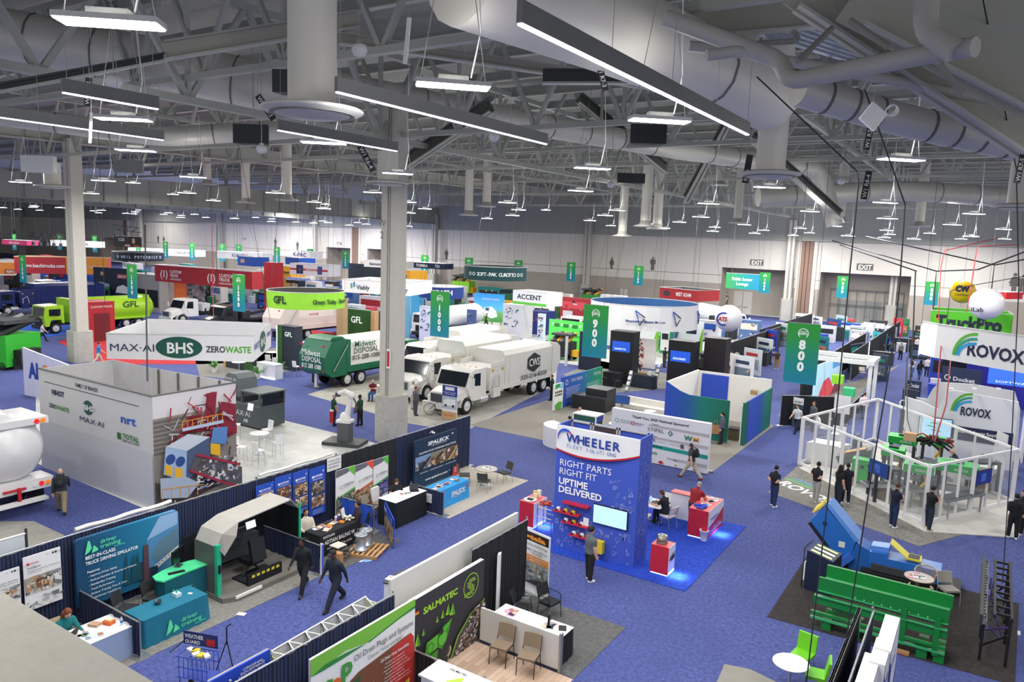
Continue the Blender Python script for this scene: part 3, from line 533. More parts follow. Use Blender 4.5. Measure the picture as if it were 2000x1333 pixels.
def person_mesh(pose,female=False,sleeve=.6,key=None,bulk=1.0):
 k=(pose,female,sleeve,bulk)
 if k in _pc:return _pc[k]
 P=POSES[pose];lean=R(P.get('lean',0));pz=.93
 pel=Vector((0,0,pz));tdir=Vector((0,sin(lean),cos(lean)));sd=Vector((1,0,0));fw=sd.cross(tdir)*-1
 chest=pel+tdir*.34;neckb=pel+tdir*.52;hd=lean+R(P.get('head',4));ndir=Vector((0,sin(hd*.8),cos(hd*.8)));head=neckb+ndir*.19+Vector((0,.02,0))
 segs=[]
 b=bulk;hipw=.095 if not female else.105;shw=(.185 if not female else.165)*b
 mbs=MB();m=WHITE
 def ell(c,n,w,d,up):
  u=up;s_=sd;f_=s_.cross(u)
  return[c+s_*(w*cos(2*pi*i/n))+f_*(d*sin(2*pi*i/n))for i in range(n)]
 prof=[(-.12,.12,.11),(-.07,.185,.145),(.02,.19,.15),(.12,.175 if not female else.15,.135),(.22,.18 if not female else.155,.14),(.34,.205 if not female else.18,.145),(.44,.205 if not female else.185,.125),(.50,.15,.1),(.55,.075,.07)]
 rings=[]
 for t,w,d in prof:rings.append(ell(pel+tdir*t,16,w*b,d*b,tdir))
 vs=[v for r_ in rings for v in r_];fs=[]
 for i in range(len(rings)-1):
  for j in range(16):fs.append((i*16+j,i*16+(j+1)%16,(i+1)*16+(j+1)%16,(i+1)*16+j))
 fs+=[tuple(range(15,-1,-1)),tuple(range(len(vs)-16,len(vs)))]
 mbs.add(vs,fs,m)
 segs+=[(pel-tdir*.05,pel-tdir*.02,.17*b,.17*b,'bot'),(pel+tdir*.05,chest,.18*b,.18*b,'top'),(chest,neckb,.18*b,.13*b,'top')]
 mbs.tube([neckb-ndir*.05,neckb+ndir*.12],[.062,.055],m,10);segs.append((neckb+ndir*.035,neckb+ndir*.1,.05,.05,'skin'))
 hs=MB();hs.sphere((0,0,0),.1,m,10,(.78,.98,1.12));hs.sphere((0,.035,-.06),.07,m,8,(.8,.85,.9));hs.sphere((0,.102,-.018),.018,m,6,(.7,1.1,1.5));hs.sphere((.078,-.005,-.01),.02,m,6,(.5,.9,1.5));hs.sphere((-.078,-.005,-.01),.02,m,6,(.5,.9,1.5))
 rx=Matrix.Rotation(-(hd-lean*0),3,'X')
 mbs.add([head+rx@Vector(v)for v in hs.v],hs.f,m);segs.append((head-ndir*.08,head+ndir*.06,.09,.1,'skin'))
 low=9;feet=[];hands=[]
 for sgn,kk in((-1,'hl'),(1,'hr')):
  q=P[kk];a,kn=R(q[0]),R(q[1]);ab=R(q[2]if len(q)>2 else 2)*sgn
  o=pel+Vector((sgn*hipw,0,-.03));d1=Vector((sin(ab),sin(a),-cos(a))).normalized();d2=Vector((sin(ab)*.5,sin(a-kn),-cos(a-kn))).normalized()
  kp=o+d1*.43;an=kp+d2*.41
  mbs.tube([o+Vector((0,0,.05)),o+d1*.12,kp-d1*.03,kp,kp+d2*.03,kp+d2*.14,an],[.1*b,.11*b,.086*b,.082*b,.08*b,.08*b,.066*b],m,12)
  segs+=[(o,kp,.1,.08,'bot'),(kp,an-d2*.03,.08,.06,'bot')]
  fa=-R(18)if(a-kn)<-R(20)else 0;fd=Vector((sgn*.12,cos(fa),sin(fa))).normalized();heel=an-fd*.05+Vector((0,0,-.045));toe=an+fd*.175+Vector((0,0,-.05))
  feet.append((heel,toe));low=min(low,heel.z-.035,toe.z-.03)
  segs.append((heel,toe,.045,.04,'shoe'));segs.append((an-Vector((0,0,.01)),an-Vector((0,0,.03)),.045,.045,'shoe'))
  mbs.tube([heel-fd*.015,heel+fd*.04,heel+fd*.13,toe-fd*.02,toe+fd*.015],[.04,.054,.056,.048,.026],m,10)
 for sgn,kk in((-1,'al'),(1,'ar')):
  a,s_,e,w=[R(v)for v in P[kk]];o=pel+tdir*.455+sd*(sgn*shw)
  a2=a+lean*.6;d1=Vector((sin(s_)*sgn,sin(a2)*cos(s_),-cos(a2)*cos(s_))).normalized();d2=Vector((sin(s_)*sgn*.4,sin(a2+e),-cos(a2+e))).normalized()
  if w:d2=(d2*cos(w)+Vector((-sgn,0,0))*sin(w)*.9).normalized()
  el=o+d1*.29;wr=el+d2*.25
  mbs.tube([o-d1*.02+sd*(-sgn*.03),o+d1*.03,o+d1*.15,el-d1*.02,el+d2*.02,el+d2*.09,wr],[.075*b,.076*b,.068*b,.056*b,.052*b,.05*b,.034],m,10)
  sp=o+d1*.29*min(1,sleeve*2)if sleeve<=.5 else el
  if sleeve>.55:
   segs+=[(o,el,.055,.042,'top'),(el,wr-d2*.02,.042,.028,'top')]
  else:segs+=[(o,o+d1*.16,.058,.05,'top'),(o+d1*.23,el,.046,.042,'skin'),(el,wr,.042,.03,'skin')]
  hands.append((wr,d2,sgn));segs.append((wr+d2*.03,wr+d2*.09,.035,.03,'skin'))
  pn=Vector((sgn*.9,.1,0)).cross(d2);pn=pn.normalized()if pn.length>.1 else Vector((0,1,0));sp_=d2.cross(pn).normalized()
  mbs.tube([wr-d2*.01,wr+d2*.03,wr+d2*.075,wr+d2*.09],[.032,.038,.04,.03],m,8)
 tmp=mbs.obj('tmp');md=tmp.modifiers.new('r','REMESH');md.mode='VOXEL';md.voxel_size=.022;md.adaptivity=0;sm_=tmp.modifiers.new('s','SMOOTH');sm_.factor=.5;sm_.iterations=2
 dg=bpy.context.evaluated_depsgraph_get();dg.update();me=bpy.data.meshes.new_from_object(tmp.evaluated_get(dg));bpy.data.objects.remove(tmp)
 V=[v.co.copy()for v in me.vertices];Fc=[tuple(p.vertices)for p in me.polygons];bpy.data.meshes.remove(me)
 lab={'skin':0,'top':1,'bot':2,'shoe':3};mi=[]
 S=[(a_,b_-a_,max((b_-a_).length_squared,1e-9),ra,rb,lab[l])for a_,b_,ra,rb,l in segs]
 for f in Fc:
  c=(V[f[0]]+V[f[len(f)//2]])*.5;best=9;bl=1
  for a_,d_,l2,ra,rb,l in S:
   t=(c-a_).dot(d_)/l2;t=0 if t<0 else 1 if t>1 else t;dd=(c-a_-d_*t).length-(ra+(rb-ra)*t)
   if dd<best:best=dd;bl=l
  mi.append(bl)
 out=MB();slots=[SKIN['l'],M('1D2430'),M('20242C'),M('222222')]
 out.ms=list(slots);out.v=[tuple(v)for v in V];out.f=[list(f)for f in Fc];out.mi=mi;out.sm=[True]*len(Fc)
 for wr,d2,sgn in hands:
  pn=Vector((-sgn,0,0));pn=(pn-d2*pn.dot(d2));pn=pn.normalized()if pn.length>.05 else Vector((0,1,0));ax=d2.cross(pn).normalized()
  if ax.y<0:ax=-ax
  for i,L_ in enumerate((.066,.074,.07,.055)):
   p0=wr+d2*.08+ax*(.026-.017*i);p1=p0+d2*L_*.5+pn*.006;p2=p1+(d2*.6+pn*.8).normalized()*L_*.5;out.tube([p0,p1,p2],[.012,.0115,.009],slots[0],6)
  p0=wr+d2*.03+ax*.026;out.tube([p0,p0+(d2*.5+ax*.8).normalized()*.035,p0+(d2*.9+ax*.6+pn*.3).normalized()*.062],[.012,.011,.008],slots[0],6)
 dk=M('2A1B14',.5,v=0);lip=M('9A5A4C',.5,v=0)
 for s_ in(-1,1):
  out.sphere(head+rx@Vector((s_*.03,.088,.005)),.009,dk,5);out.tube([head+rx@Vector((s_*.014,.098,.024)),head+rx@Vector((s_*.046,.086,.024))],.004,dk,5)
 out.tube([head+rx@Vector((-.02,.093,-.062)),head+rx@Vector((.02,.093,-.062))],.005,lip,5)
 off=Vector((0,0,-low))if 'seat' not in P else Vector((0,0,P['seat']+.09-pz))
 out.v=[(v[0],v[1],v[2]+off.z)for v in out.v]
 o=out.obj('tmp');me=o.data;bpy.data.objects.remove(o)
 _pc[k]=(me,head+off,rx,hands,neckb+off,off);return _pc[k]
def hair_mesh(style,c):
 m_=MB();h=HAIRC.get(c,None)or c
 if style=='bald':return None
 if style=='cap':
  m_.sphere((0,-.01,.035),.1,h,9,(.86,1.06,.95));m_.obox((0,.12,.045),(.06,0,0),(0,.05,-.01),(0,0,.006),h);return m_
 m_.sphere((0,-.022,.028),.1,h,10,(.88,1.0,1.08))
 if style=='fringe':m_.sphere((0,-.03,.0),.1,h,9,(.9,.85,1.1))
 if style=='curly':
  for i in range(16):a=i*2.4;m_.sphere((.07*cos(a),-.03+.07*sin(a)*.8,.05+.05*sin(i*1.7)),.04,h,5)
 if style=='long':
  m_.sphere((0,-.06,-.1),.1,h,8,(.95,.6,1.6));m_.tube([(0,-.07,-.1),(0,-.085,-.25),(0,-.08,-.34)],[.085,.075,.03],h,10)
  for s_ in(-1,1):m_.tube([(s_*.075,-.01,.03),(s_*.085,-.01,-.08),(s_*.08,0,-.2)],[.03,.032,.015],h,8)
 if style=='pony':m_.tube([(0,-.1,.03),(0,-.15,0),(0,-.14,-.14)],[.03,.035,.012],h,8)
 if style=='bun':m_.sphere((0,-.12,.03),.045,h,7)
 return m_
_col={}
def C(h):return M(h,.85,v=.05,sc=9)
def person(pos,head_deg,pose,top,bot,label,skin='l',hair=('short','k'),shoe='1B1B1D',female=False,sleeve=.3,s=1.0,group=None,extras='',bulk=1.0):
 """head_deg: compass of the gaze in the plan, 0 = +X, 90 = +Y"""
 p=g(*pos)if len(pos)==2 else Vector(pos)
 me,head,rx,hands,neck,off=person_mesh(pose,female,sleeve,bulk=bulk)
 o=thing('person',label,'person',p,R(head_deg-90),group);o.scale=(s,s,s)
 b=bpy.data.objects.new('body',me);COL.objects.link(b);b.parent=o
 for i,m_ in enumerate((SKIN[skin],C(top),C(bot),C(shoe))):
  b.material_slots[i].link='OBJECT';b.material_slots[i].material=m_
 hm=hair_mesh(*hair)if hair[0]!='bald' else None
 if hm:
  hm.v=[tuple(head+rx@Vector(v))for v in hm.v];hm.obj('cap' if hair[0]=='cap' else 'hair',o)
 if 'badge' in extras:
  c=neck+Vector((0,.15,-.3));MB().tube([neck+Vector((.05,.06,0)),c+Vector((0,0,.06)),neck+Vector((-.05,.06,0))],.006,M('2B3A8C'),5).box(c.x-.045,c.y-.004,c.z-.06,c.x+.045,c.y+.004,c.z+.06,WHITE).obj('badge',o)
 if 'collar' in extras:
  MB().lathe(neck,[(.062,.0),(.07,.03),(.064,.035),(.06,.005)],C(top),14).obj('collar',o)
 return o
def backpack(pr,c,label,z=1.28,hgt=.46):
 """a rucksack on someone's back, a thing of its own"""
 m=M(c,.8);o=thing('backpack',label,'backpack',pr.location,pr.rotation_euler.z,'backpacks')
 a=MB().sphere((0,-.2,z),.2,m,9,(.8,.5,hgt/.4));a.obj('bag',o);MB().sphere((0,-.29,z-.06),.12,M(c,.7),7,(.9,.45,1)).obj('front_pocket',o)
 s_=MB();[s_.tube([(x_,-.14,z+.16),(x_,-.02,z+.24),(x_,.13,z+.12),(x_,.12,z-.12),(x_,-.12,z-.2)],.018,m,6)for x_ in(-.11,.11)];s_.obj('strap',o);return o
 # ================================================================== FURNITURE AND STAND PARTS
def legs4(o,pts,h,r,m,spread=0,n=6,name='leg'):
 for x,y in pts:MB().tube([(x*(1+spread),y*(1+spread),0),(x,y,h)],r,m,n).obj(name,o)
def stack_chair(loc,rz,label,c='4A4440',frame='1E1E20',grp=None,arms=False,seatc=None):
 """fabric stacking chair; faces local +Y"""
 o=thing('side_chair',label,'chair',loc,rz,grp);f=M(frame,.4,.5);m=M(c,.85);w=.23
 MB().obox((0,.02,.45),(w,0,0),(0,.22,.008),(0,0,.03),M(seatc or c,.85)).obj('seat',o)
 b=MB();k=6
 for i in range(k):
  a0,a1=-1+2*i/k,-1+2*(i+1)/k;y0,y1=-.23-.04*(1-a0*a0),-.23-.04*(1-a1*a1)
  b.add([(a0*w,y0,.55),(a1*w,y1,.55),(a1*w,y1-.09,.88),(a0*w,y0-.09,.88),(a0*w,y0+.03,.55),(a1*w,y1+.03,.55),(a1*w,y1-.06,.88),(a0*w,y0-.06,.88)],[(0,3,2,1),(4,5,6,7),(0,1,5,4),(3,7,6,2),(0,4,7,3),(1,2,6,5)],m)
 b.obj('backrest',o)
 for x in(-w,w):
  MB().tube([(x,.26,0),(x,.22,.44)],.012,f,6).obj('leg',o);MB().tube([(x,-.27,0),(x,-.2,.44),(x,-.24,.6),(x,-.31,.86)],.012,f,6).obj('leg',o)
  if arms:MB().tube([(x*1.12,.2,.42),(x*1.15,.18,.66),(x*1.15,-.22,.68)],.014,f,6).obj('armrest',o)
 fr=MB();fr.tube([(-w,.2,.42),(w,.2,.42)],.01,f,6);fr.tube([(-w,-.2,.42),(w,-.2,.42)],.01,f,6);[fr.tube([(x,-.2,.42),(x,.2,.42)],.01,f,6)for x in(-w,w)];fr.obj('seat_frame',o)
 return o
def bar_stool(loc,rz,label,c='EEEEEE',h=.76,grp='white bar stools'):
 o=thing('bar_stool',label,'bar stool',loc,rz,grp);m=M(c,.5,v=.02)
 MB().obox((0,0,h),(.2,0,0),(0,.2,0),(0,0,.025),m).obj('seat',o);MB().obox((0,-.21,h+.22),(.2,0,0),(0,.02,-.0),(0,-.03,.22),m).obj('backrest',o)
 legs4(o,[(-.17,-.17),(.17,-.17),(.17,.17),(-.17,.17)],h-.02,.011,CHROME,.2)
 f=MB();q=[(-.19,-.19,.28),(.19,-.19,.28),(.19,.19,.28),(-.19,.19,.28)];[f.tube([q[i],q[(i+1)%4]],.008,CHROME,5)for i in range(4)];f.obj('footrest',o);return o
def round_table(loc,r,h,label,top='EDEDED',base='C8CACC',cat='table',grp=None,thick=.03):
 o=thing('round_table',label,cat,loc,0,grp)
 MB().lathe((0,0,h-thick),[(r*.97,0),(r,.008),(r,thick-.006),(r*.98,thick)],M(top,.4,v=.02),28).obj('tabletop',o);MB().tube([(0,0,.03),(0,0,h-thick)],.03,M(base,.3,.6),10).obj('pedestal',o)
 MB().lathe((0,0,0),[(r*.6,0),(r*.6,.012),(r*.25,.03),(.04,.05)],M(base,.3,.6),24).obj('base_plate',o);return o
def wave_cloth(mb,x0,y0,x1,y1,h,m,n=10,amp=.02,flare=.03,top=None):
 """table cloth: flat top, sides with folds"""
 pts=[];c=[(x0,y0),(x1,y0),(x1,y1),(x0,y1)]
 for i in range(4):
  a,b=Vector(c[i]),Vector(c[(i+1)%4]);k=max(4,int((b-a).length*n))
  for j in range(k):pts.append((a.lerp(b,j/k),i,j/k*(b-a).length))
 cx,cy=(x0+x1)/2,(y0+y1)/2;N=len(pts);vs=[]
 for p,i,t in pts:vs.append((p.x,p.y,h))
 for lv,z in((.5,h*.5),(1,.01)):
  for p,i,t in pts:
   d=Vector(((p.x-cx)/(abs(x1-x0)/2),(p.y-cy)/(abs(y1-y0)/2)));nn=Vector((0,-1))if i==0 else Vector((1,0))if i==1 else Vector((0,1))if i==2 else Vector((-1,0))
   q=p+nn*(flare*lv+amp*lv*sin(t*21+i));vs.append((q.x,q.y,z))
 mb.add(vs[:N],[tuple(range(N))],top or m);fs=[]
 for l in range(2):
  for i in range(N):fs.append((l*N+i,(l+1)*N+i,(l+1)*N+(i+1)%N,l*N+(i+1)%N))
 mb.add(vs,fs,m,True);return mb
def draped_table(loc,sx,sy,label,c,h=.76,rz=0,top=None,grp=None,name='draped_table',flare=.03):
 o=thing(name,label,'table',loc,rz,grp);m=MB();wave_cloth(m,-sx/2,-sy/2,sx/2,sy/2,h,M(c,.8),top=None,flare=flare);m.obj('tablecloth',o)
 if top:MB().box(-sx/2-.01,-sy/2-.01,h,sx/2+.01,sy/2+.01,h+.012,M(top,.6)).obj('table_cover',o)
 return o
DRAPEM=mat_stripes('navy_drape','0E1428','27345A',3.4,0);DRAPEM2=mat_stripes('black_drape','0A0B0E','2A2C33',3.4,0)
def drape(a,b,h,label,m=None,grp='pipe and drape runs',cat='drape',posts=True,step=3.05,name='drape_run'):
 """pipe-and-drape run from a to b with folded cloth"""
 a,b=Vector((a[0],a[1],0)),Vector((b[0],b[1],0));d=b-a;L_=d.length;o=thing(name,label,cat,a,atan2(d.y,d.x),grp);m=m or DRAPEM
 n=max(6,int(L_*9));vs=[]
 for z in(h-.03,.03):
  for i in range(n+1):t=L_*i/n;vs.append((t,.03*sin(i*1.9+.5*sin(i*.7))*(1 if z<1 else.6),z))
 fs=[(i,i+1,n+2+i,n+1+i)for i in range(n)];c=MB();c.add(vs,fs,m,True);c.add([(v[0],v[1]-.012,v[2])for v in vs],[tuple(reversed(f))for f in fs],m,True);c.obj('cloth',o)
 MB().tube([(0,0,h),(L_,0,h)],.022,STEEL,8).obj('top_rail',o)
 if posts:
  k=max(1,round(L_/step))
  for i in range(k+1):q=MB().tube([(L_*i/k,.03,0),(L_*i/k,.03,h+.08)],.024,STEEL,8);q.box(L_*i/k-.2,-.17,0,L_*i/k+.2,.23,.015,STEEL);q.obj('post',o)
 return o
def carpet(x0,y0,x1,y1,m,label,z=.012,cat='carpet',pts=None,name='booth_carpet'):
 if pts:P=[g(*p)for p in pts];a=MB().prism([(p.x,p.y)for p in P],.001,z,m)
 else:a=MB().box(x0,y0,.001,x1,y1,z,m)
 o=a.obj(name);return tag(o,label,cat)
def boxthing(name,label,cat,loc,parts,rz=0,grp=None):
 """parts: list of (part name, MB)"""
 o=thing(name,label,cat,loc,rz,grp)
 for n_,m_ in parts:m_.obj(n_,o)
 return o
def small(name,label,cat,mb,loc=(0,0,0),rz=0,grp=None):
 o=mb.obj(name);o.location=loc;o.rotation_euler=(0,0,rz);return tag(o,label,cat,grp)
def monitor(loc,rz,w,h,label,screen='0E1216',e=0,stand=True,cat='screen',art=None,grp=None,thick=.05):
 """flat display facing local -Y, loc = bottom centre of the panel or foot"""
 o=thing('display_screen',label,cat,loc,rz,grp);z0=.14 if stand else 0
 MB().box(-w/2,0,z0,w/2,thick,z0+h,M('15171A',.4)).obj('bezel',o);s_=MB();s_.box(-w/2+.02,-.006,z0+.02,w/2-.02,0,z0+h-.02,M(screen,.2,e=e,v=0))
 if art:
  P=Panel(s_,(-w/2+.02,-.007,z0+.02),XS,w-.04,h-.04);art(P)
 s_.obj('screen_image',o)
 if stand:MB().box(-.03,.02,.01,.03,.05,.15,DGREY).box(-.12,-.08,0,.12,.1,.012,DGREY).obj('stand',o)
 return o
def laptop(loc,rz,label,lid='2A2C30',scr='9CC4E8',grp='laptops'):
 o=thing('laptop',label,'laptop',loc,rz,grp);MB().box(-.17,-.12,0,.17,.12,.015,M(lid)).box(-.15,-.1,.015,.15,.05,.018,BLACK).obj('keyboard',o)
 MB().obox((0,.17,.11),(.17,0,0),(0,.006,-.002),(0,.04,.105),M(lid)).obj('lid',o);MB().obox((0,.162,.11),(.155,0,0),(0,.002,0),(0,.036,.095),M(scr,.3,e=.7,v=0)).obj('screen',o);return o
def papers(x,y,z,n,seed,label,cols=('F2F2F0','E6D9C8','C7D6EC'),sx=.4,sy=.3,rz=0,grp='leaflets laid out on stand tables'):
 rnd=random.Random(seed)
 for i in range(n):
  a=rnd.uniform(-sx,sx);b=rnd.uniform(-sy,sy);ca,sa=cos(rz),sin(rz);m_=MB().box(-.1,-.14,0,.1,.14,.004+.004*(i%3),M(rnd.choice(cols)))
  m_.box(-.08,-.02,.0045+.004*(i%3),.08,.1,.006+.004*(i%3),M(rnd.choice(['7F8FA8','A8795A','5B7F5A','B04A4A','33373D'])))
  o=m_.obj('leaflet');o.location=(x+a*ca-b*sa,y+a*sa+b*ca,z);o.rotation_euler=(0,0,rnd.uniform(-.5,.5)+rz);tag(o,label,'leaflet',label)
def banner_stand(loc,rz,w,h,label,art,back='EDEDED',grp=None,cat='banner',name='roll_up_banner',base=True):
 """free-standing pull-up banner; local -Y is the printed face; loc = foot centre"""
 o=thing(name,label,cat,loc,rz,grp)
 a=MB().box(-w/2,0,.06,w/2,.012,h,M(back,.6,v=.02));P=Panel(a,(-w/2,-.001,.06),XS,w,h-.06);art(P);a.obj('printed_sheet',o)
 if base:MB().box(-w/2-.02,-.09,0,w/2+.02,.09,.06,STEEL).box(-w/2,-.01,h,w/2,.02,h+.025,STEEL).obj('cassette_base',o);MB().tube([(0,.03,.05),(0,.03,h)],.012,STEEL,6).obj('support_pole',o)
 return o
RZE=R(90)
# ================================================================== FRONT ROW LEFT: STANDS ALONG THE LONG DRAPE
def EP(x,tl,br):
 a,b=onx(*tl,x),onx(*br,x);return a.y,b.y,b.z,a.z
def SP(y,tl,br):
 a,b=ony(*tl,y),ony(*br,y);return a.x,b.x,b.z,a.z
def wallpanel(name,label,face,c,tl,br,art,back='EDEDED',th=.04,cat='banner',grp=None,rounded=0,mback=None,parts='printed_sheet',clampz=True):
 """printed board on plane x=c (face 'E') or y=c (face 'S') whose top-left and bottom-right corners are seen at tl and br"""
 u0,u1,z0,z1=(EP if face=='E' else SP)(c,tl,br)
 if clampz:z0=max(z0,.03)
 w,h=u1-u0,z1-z0;o=thing(name,label,cat,(c,u0,z0)if face=='E' else(u0,c,z0),RZE if face=='E' else 0,grp)
 m_=MB();mm=mback or M(back,.6,v=.02)
 if rounded:
  r=rounded;pts=[]
  for cx,cz,a0 in((w-r,r,-90),(w-r,h-r,0),(r,h-r,90),(r,r,180)):
   for k in range(5):a=R(a0+k*22.5);pts.append((cx+r*cos(a),0,cz+r*sin(a)))
  m_.ext(pts,(0,th,0),mm)
 else:m_.box(0,0,0,w,th,h,mm)
 m_.obj('board' if parts else 'board',o)
 p_=MB();art(Panel(p_,(0,-.001,0),XS,w,h))
 if p_.v:p_.obj('printed_artwork',o)
 return o
PHW=[M(c,.7,v=0)for c in('8A8F94','C9C4BC','5B6066','B08A68','E1DED8','77797C','A59A8C')]
PHB=[M(c,.7,v=0)for c in('7A4B33','9E6B47','C49A77','5B4336','D8B88F','3F3A3A','E0CDB8')]
PHD=[M(c,.7,v=0)for c in('2B2E33','4D4A48','85796B','B9A889','6E5B49','D5CCBF','3C4C63')]
BLUEB='2450BE'
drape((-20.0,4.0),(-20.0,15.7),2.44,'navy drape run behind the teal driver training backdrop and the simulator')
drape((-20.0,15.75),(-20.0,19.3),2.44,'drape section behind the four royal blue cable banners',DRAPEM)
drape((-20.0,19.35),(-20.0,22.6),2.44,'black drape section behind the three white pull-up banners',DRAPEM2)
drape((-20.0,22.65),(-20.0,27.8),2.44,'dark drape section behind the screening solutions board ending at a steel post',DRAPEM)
small('rail_sheet','white cloth strip rolled over the drape top rail above the teal backdrop','cloth',MB().tube([(-20.12,9.9+.35*k,2.5+.02*sin(k*1.7))for k in range(9)],.06,M('D6D4D0',.7),6))
small('rail_sheet','long white cloth strip lying along the drape rail above the blue cable banners','cloth',MB().tube([(-20.12,15.9+.3*k,2.5+.02*sin(k*1.3))for k in range(12)],.05,M('D6D4D0',.7),6))
small('notice_sheet','white paper notice clipped at the top corner of the blue cable banners','notice',MB().box(-19.9,18.75,1.95,-19.88,19.45,2.45,WHITE).text('OFFICIAL EVENT',.09,INK,(-19.88,18.8,2.3),XE,w=.6).text('PHOTOGRAPHY',.09,INK,(-19.88,18.8,2.18),XE,w=.6).text('PROHIBITED',.09,INK,(-19.88,18.8,2.06),XE,w=.5))
carpet(-20,4,-16.8,15.6,GCAR,'grey speckled carpet under the driver training stand');carpet(-20,15.7,-16.6,19.2,DCAR,'grey carpet under the cable stand with the wire coils')
carpet(-20,21.9,-16.6,27.7,M('B9B1A6',.95,v=.06,sc=8),'beige carpet under the blue draped table and round table')
def joy(k):
 def f(P):
  P.rect(.0,0,1,1,M('E9E9EA',.6,v=0));P.txt('CE',.62,.93,.02,INK);P.disc(.79,.94,.018,INK);P.rect(.84,.92,.9,.96,M('3A3558'));P.txt('SGS',.92,.93,.018,INK)
  P.rect(0,.30,1,.62,M('CFC9C2'));P.scatter(.02,.3,.98,.62,60,PHW,(.02,.07),k);P.scatter(.3,.36,.7,.56,16,PHB,(.02,.06),k+3);P.scatter(.02,.02,.98,.24,26,[M('A8ADB2'),M('6F747A'),M('D9DADC')],(.01,.05),k+5)
  if k:P.txt('J\u00d6WEL',.14,.86,.035,M('C0262C'),.02);P.rect(.05,.855,.12,.9,M('C0262C'));P.txt('Intelligent',.06,.785,.04,INK);P.txt('Sorting and Packing Line of Production',.06,.735,.022,INK,w=.86);P.txt('for Reverse Work',.06,.7,.022,INK)
  else:P.txt('tal',.2,.80,.05,INK);P.txt('of Waters Bottle',.15,.74,.03,INK,w=.75);P.txt('Reversing Device',.15,.69,.03,INK,w=.75)
 return f
wallpanel('wall_banner','white machinery banner with red heading and the word Intelligent','E',-19.85,(44,1091),(122,1170),joy(4),th=.02)
wallpanel('wall_banner','white bottle machinery banner cut off by the left edge of the photo','E',-19.85,(-35,1130),(42,1190),joy(0),th=.02)
small('banner_roll','white roll-down sheet hung behind the drape at far left','banner',MB().box(-20.7,5.6,1.6,-20.68,8.9,2.55,M('D4DCE2')).tube([(-20.7,5.6,2.57),(-20.7,8.95,2.57)],.03,WHITE).tube([(-20.7,8.95,1.2),(-20.7,8.95,2.7)],.035,DGREY))
def sidedrape(x0,x1,y,l,h=.95,m=None):return drape((x0,y),(x1,y),h,l,m,'low side drapes between stands',name='side_drape',step=9)
sidedrape(-19.8,-16.95,9.75,'low navy side drape between the machinery stand and the teal table')
t=draped_table((-17.7,9.0,0),1.0,1.5,'white topped table with pale blue skirt and laptop at bottom left','8FA0C0',.76,top='E9E9E9')
p=thing('water_bottle','clear water bottle with blue label on the pale blue skirted table','bottle',(-17.45,9.6,.775));MB().lathe((0,0,0),[(.032,0),(.034,.05),(.034,.15),(.014,.2),(.014,.22)],M('CBD9EA',.1),12).obj('bottle_body',p);MB().lathe((0,0,.22),[(.016,0),(.016,.02)],M('3355AA'),10).obj('cap',p);MB().lathe((0,0,.07),[(.0355,0),(.0355,.06)],M('2E5FB8'),12).obj('label_band',p)
small('snack_box','orange snack box on the pale blue skirted table','box',MB().box(-.12,-.09,0,.12,.09,.09,M('D9652B')).box(-.08,-.05,.09,.08,.05,.12,M('EFD9A0')),(-17.75,9.45,.775),.3);small('snack_box','tan box of leaflets on the pale blue skirted table','box',MB().box(-.13,-.09,0,.13,.09,.06,M('B9967C')),(-17.95,9.2,.775),.4)
papers(-17.5,8.9,.776,7,4,'magazines fanned out on the pale blue skirted table',sx=.3,sy=.35)
laptop((-17.95,8.55,.776),R(-60),'dark laptop on the pale blue skirted table',scr='30343A')
person((-18.45,8.7,0),0,'type','0F6E72','20242C','person with auburn hair in a teal jacket seated at the pale blue table',hair=('long','r'),female=True,sleeve=1)
stack_chair((-18.55,8.7,0),R(-90),'tan chair under the person in the teal jacket','B09C7C')
def dts(P,x,y,s,sol=True,m=None):
 m=m or M('5FE0A2',.6,v=0);r=P.h/P.w
 P.poly([(x,y),(x+.16*s*r,y+.62*s),(x+.24*s*r,y+.62*s),(x+.33*s*r,y+.25*s),(x+.2*s*r,y+.08*s)],m);P.poly([(x+.3*s*r,y+.0*s),(x+.42*s*r,y+.36*s),(x+.62*s*r,y+.12*s),(x+.6*s*r,y+.05*s)],m)
 P.txt('driver',x+.7*s*r,y+.33*s,.2*s,m,.012,sx=1.15);P.txt('training',x+.7*s*r,y+.1*s,.2*s,m,.012,sx=1.15)
 if sol:P.txt('SOLUTIONS',x+1.35*s*r,y-.04*s,.07*s,m)
BK=mat_grad('teal_backdrop',[(0,'0A3F66'),(.35,'0B5E86'),(.7,'1479A0'),(1,'5E92BE')],0)
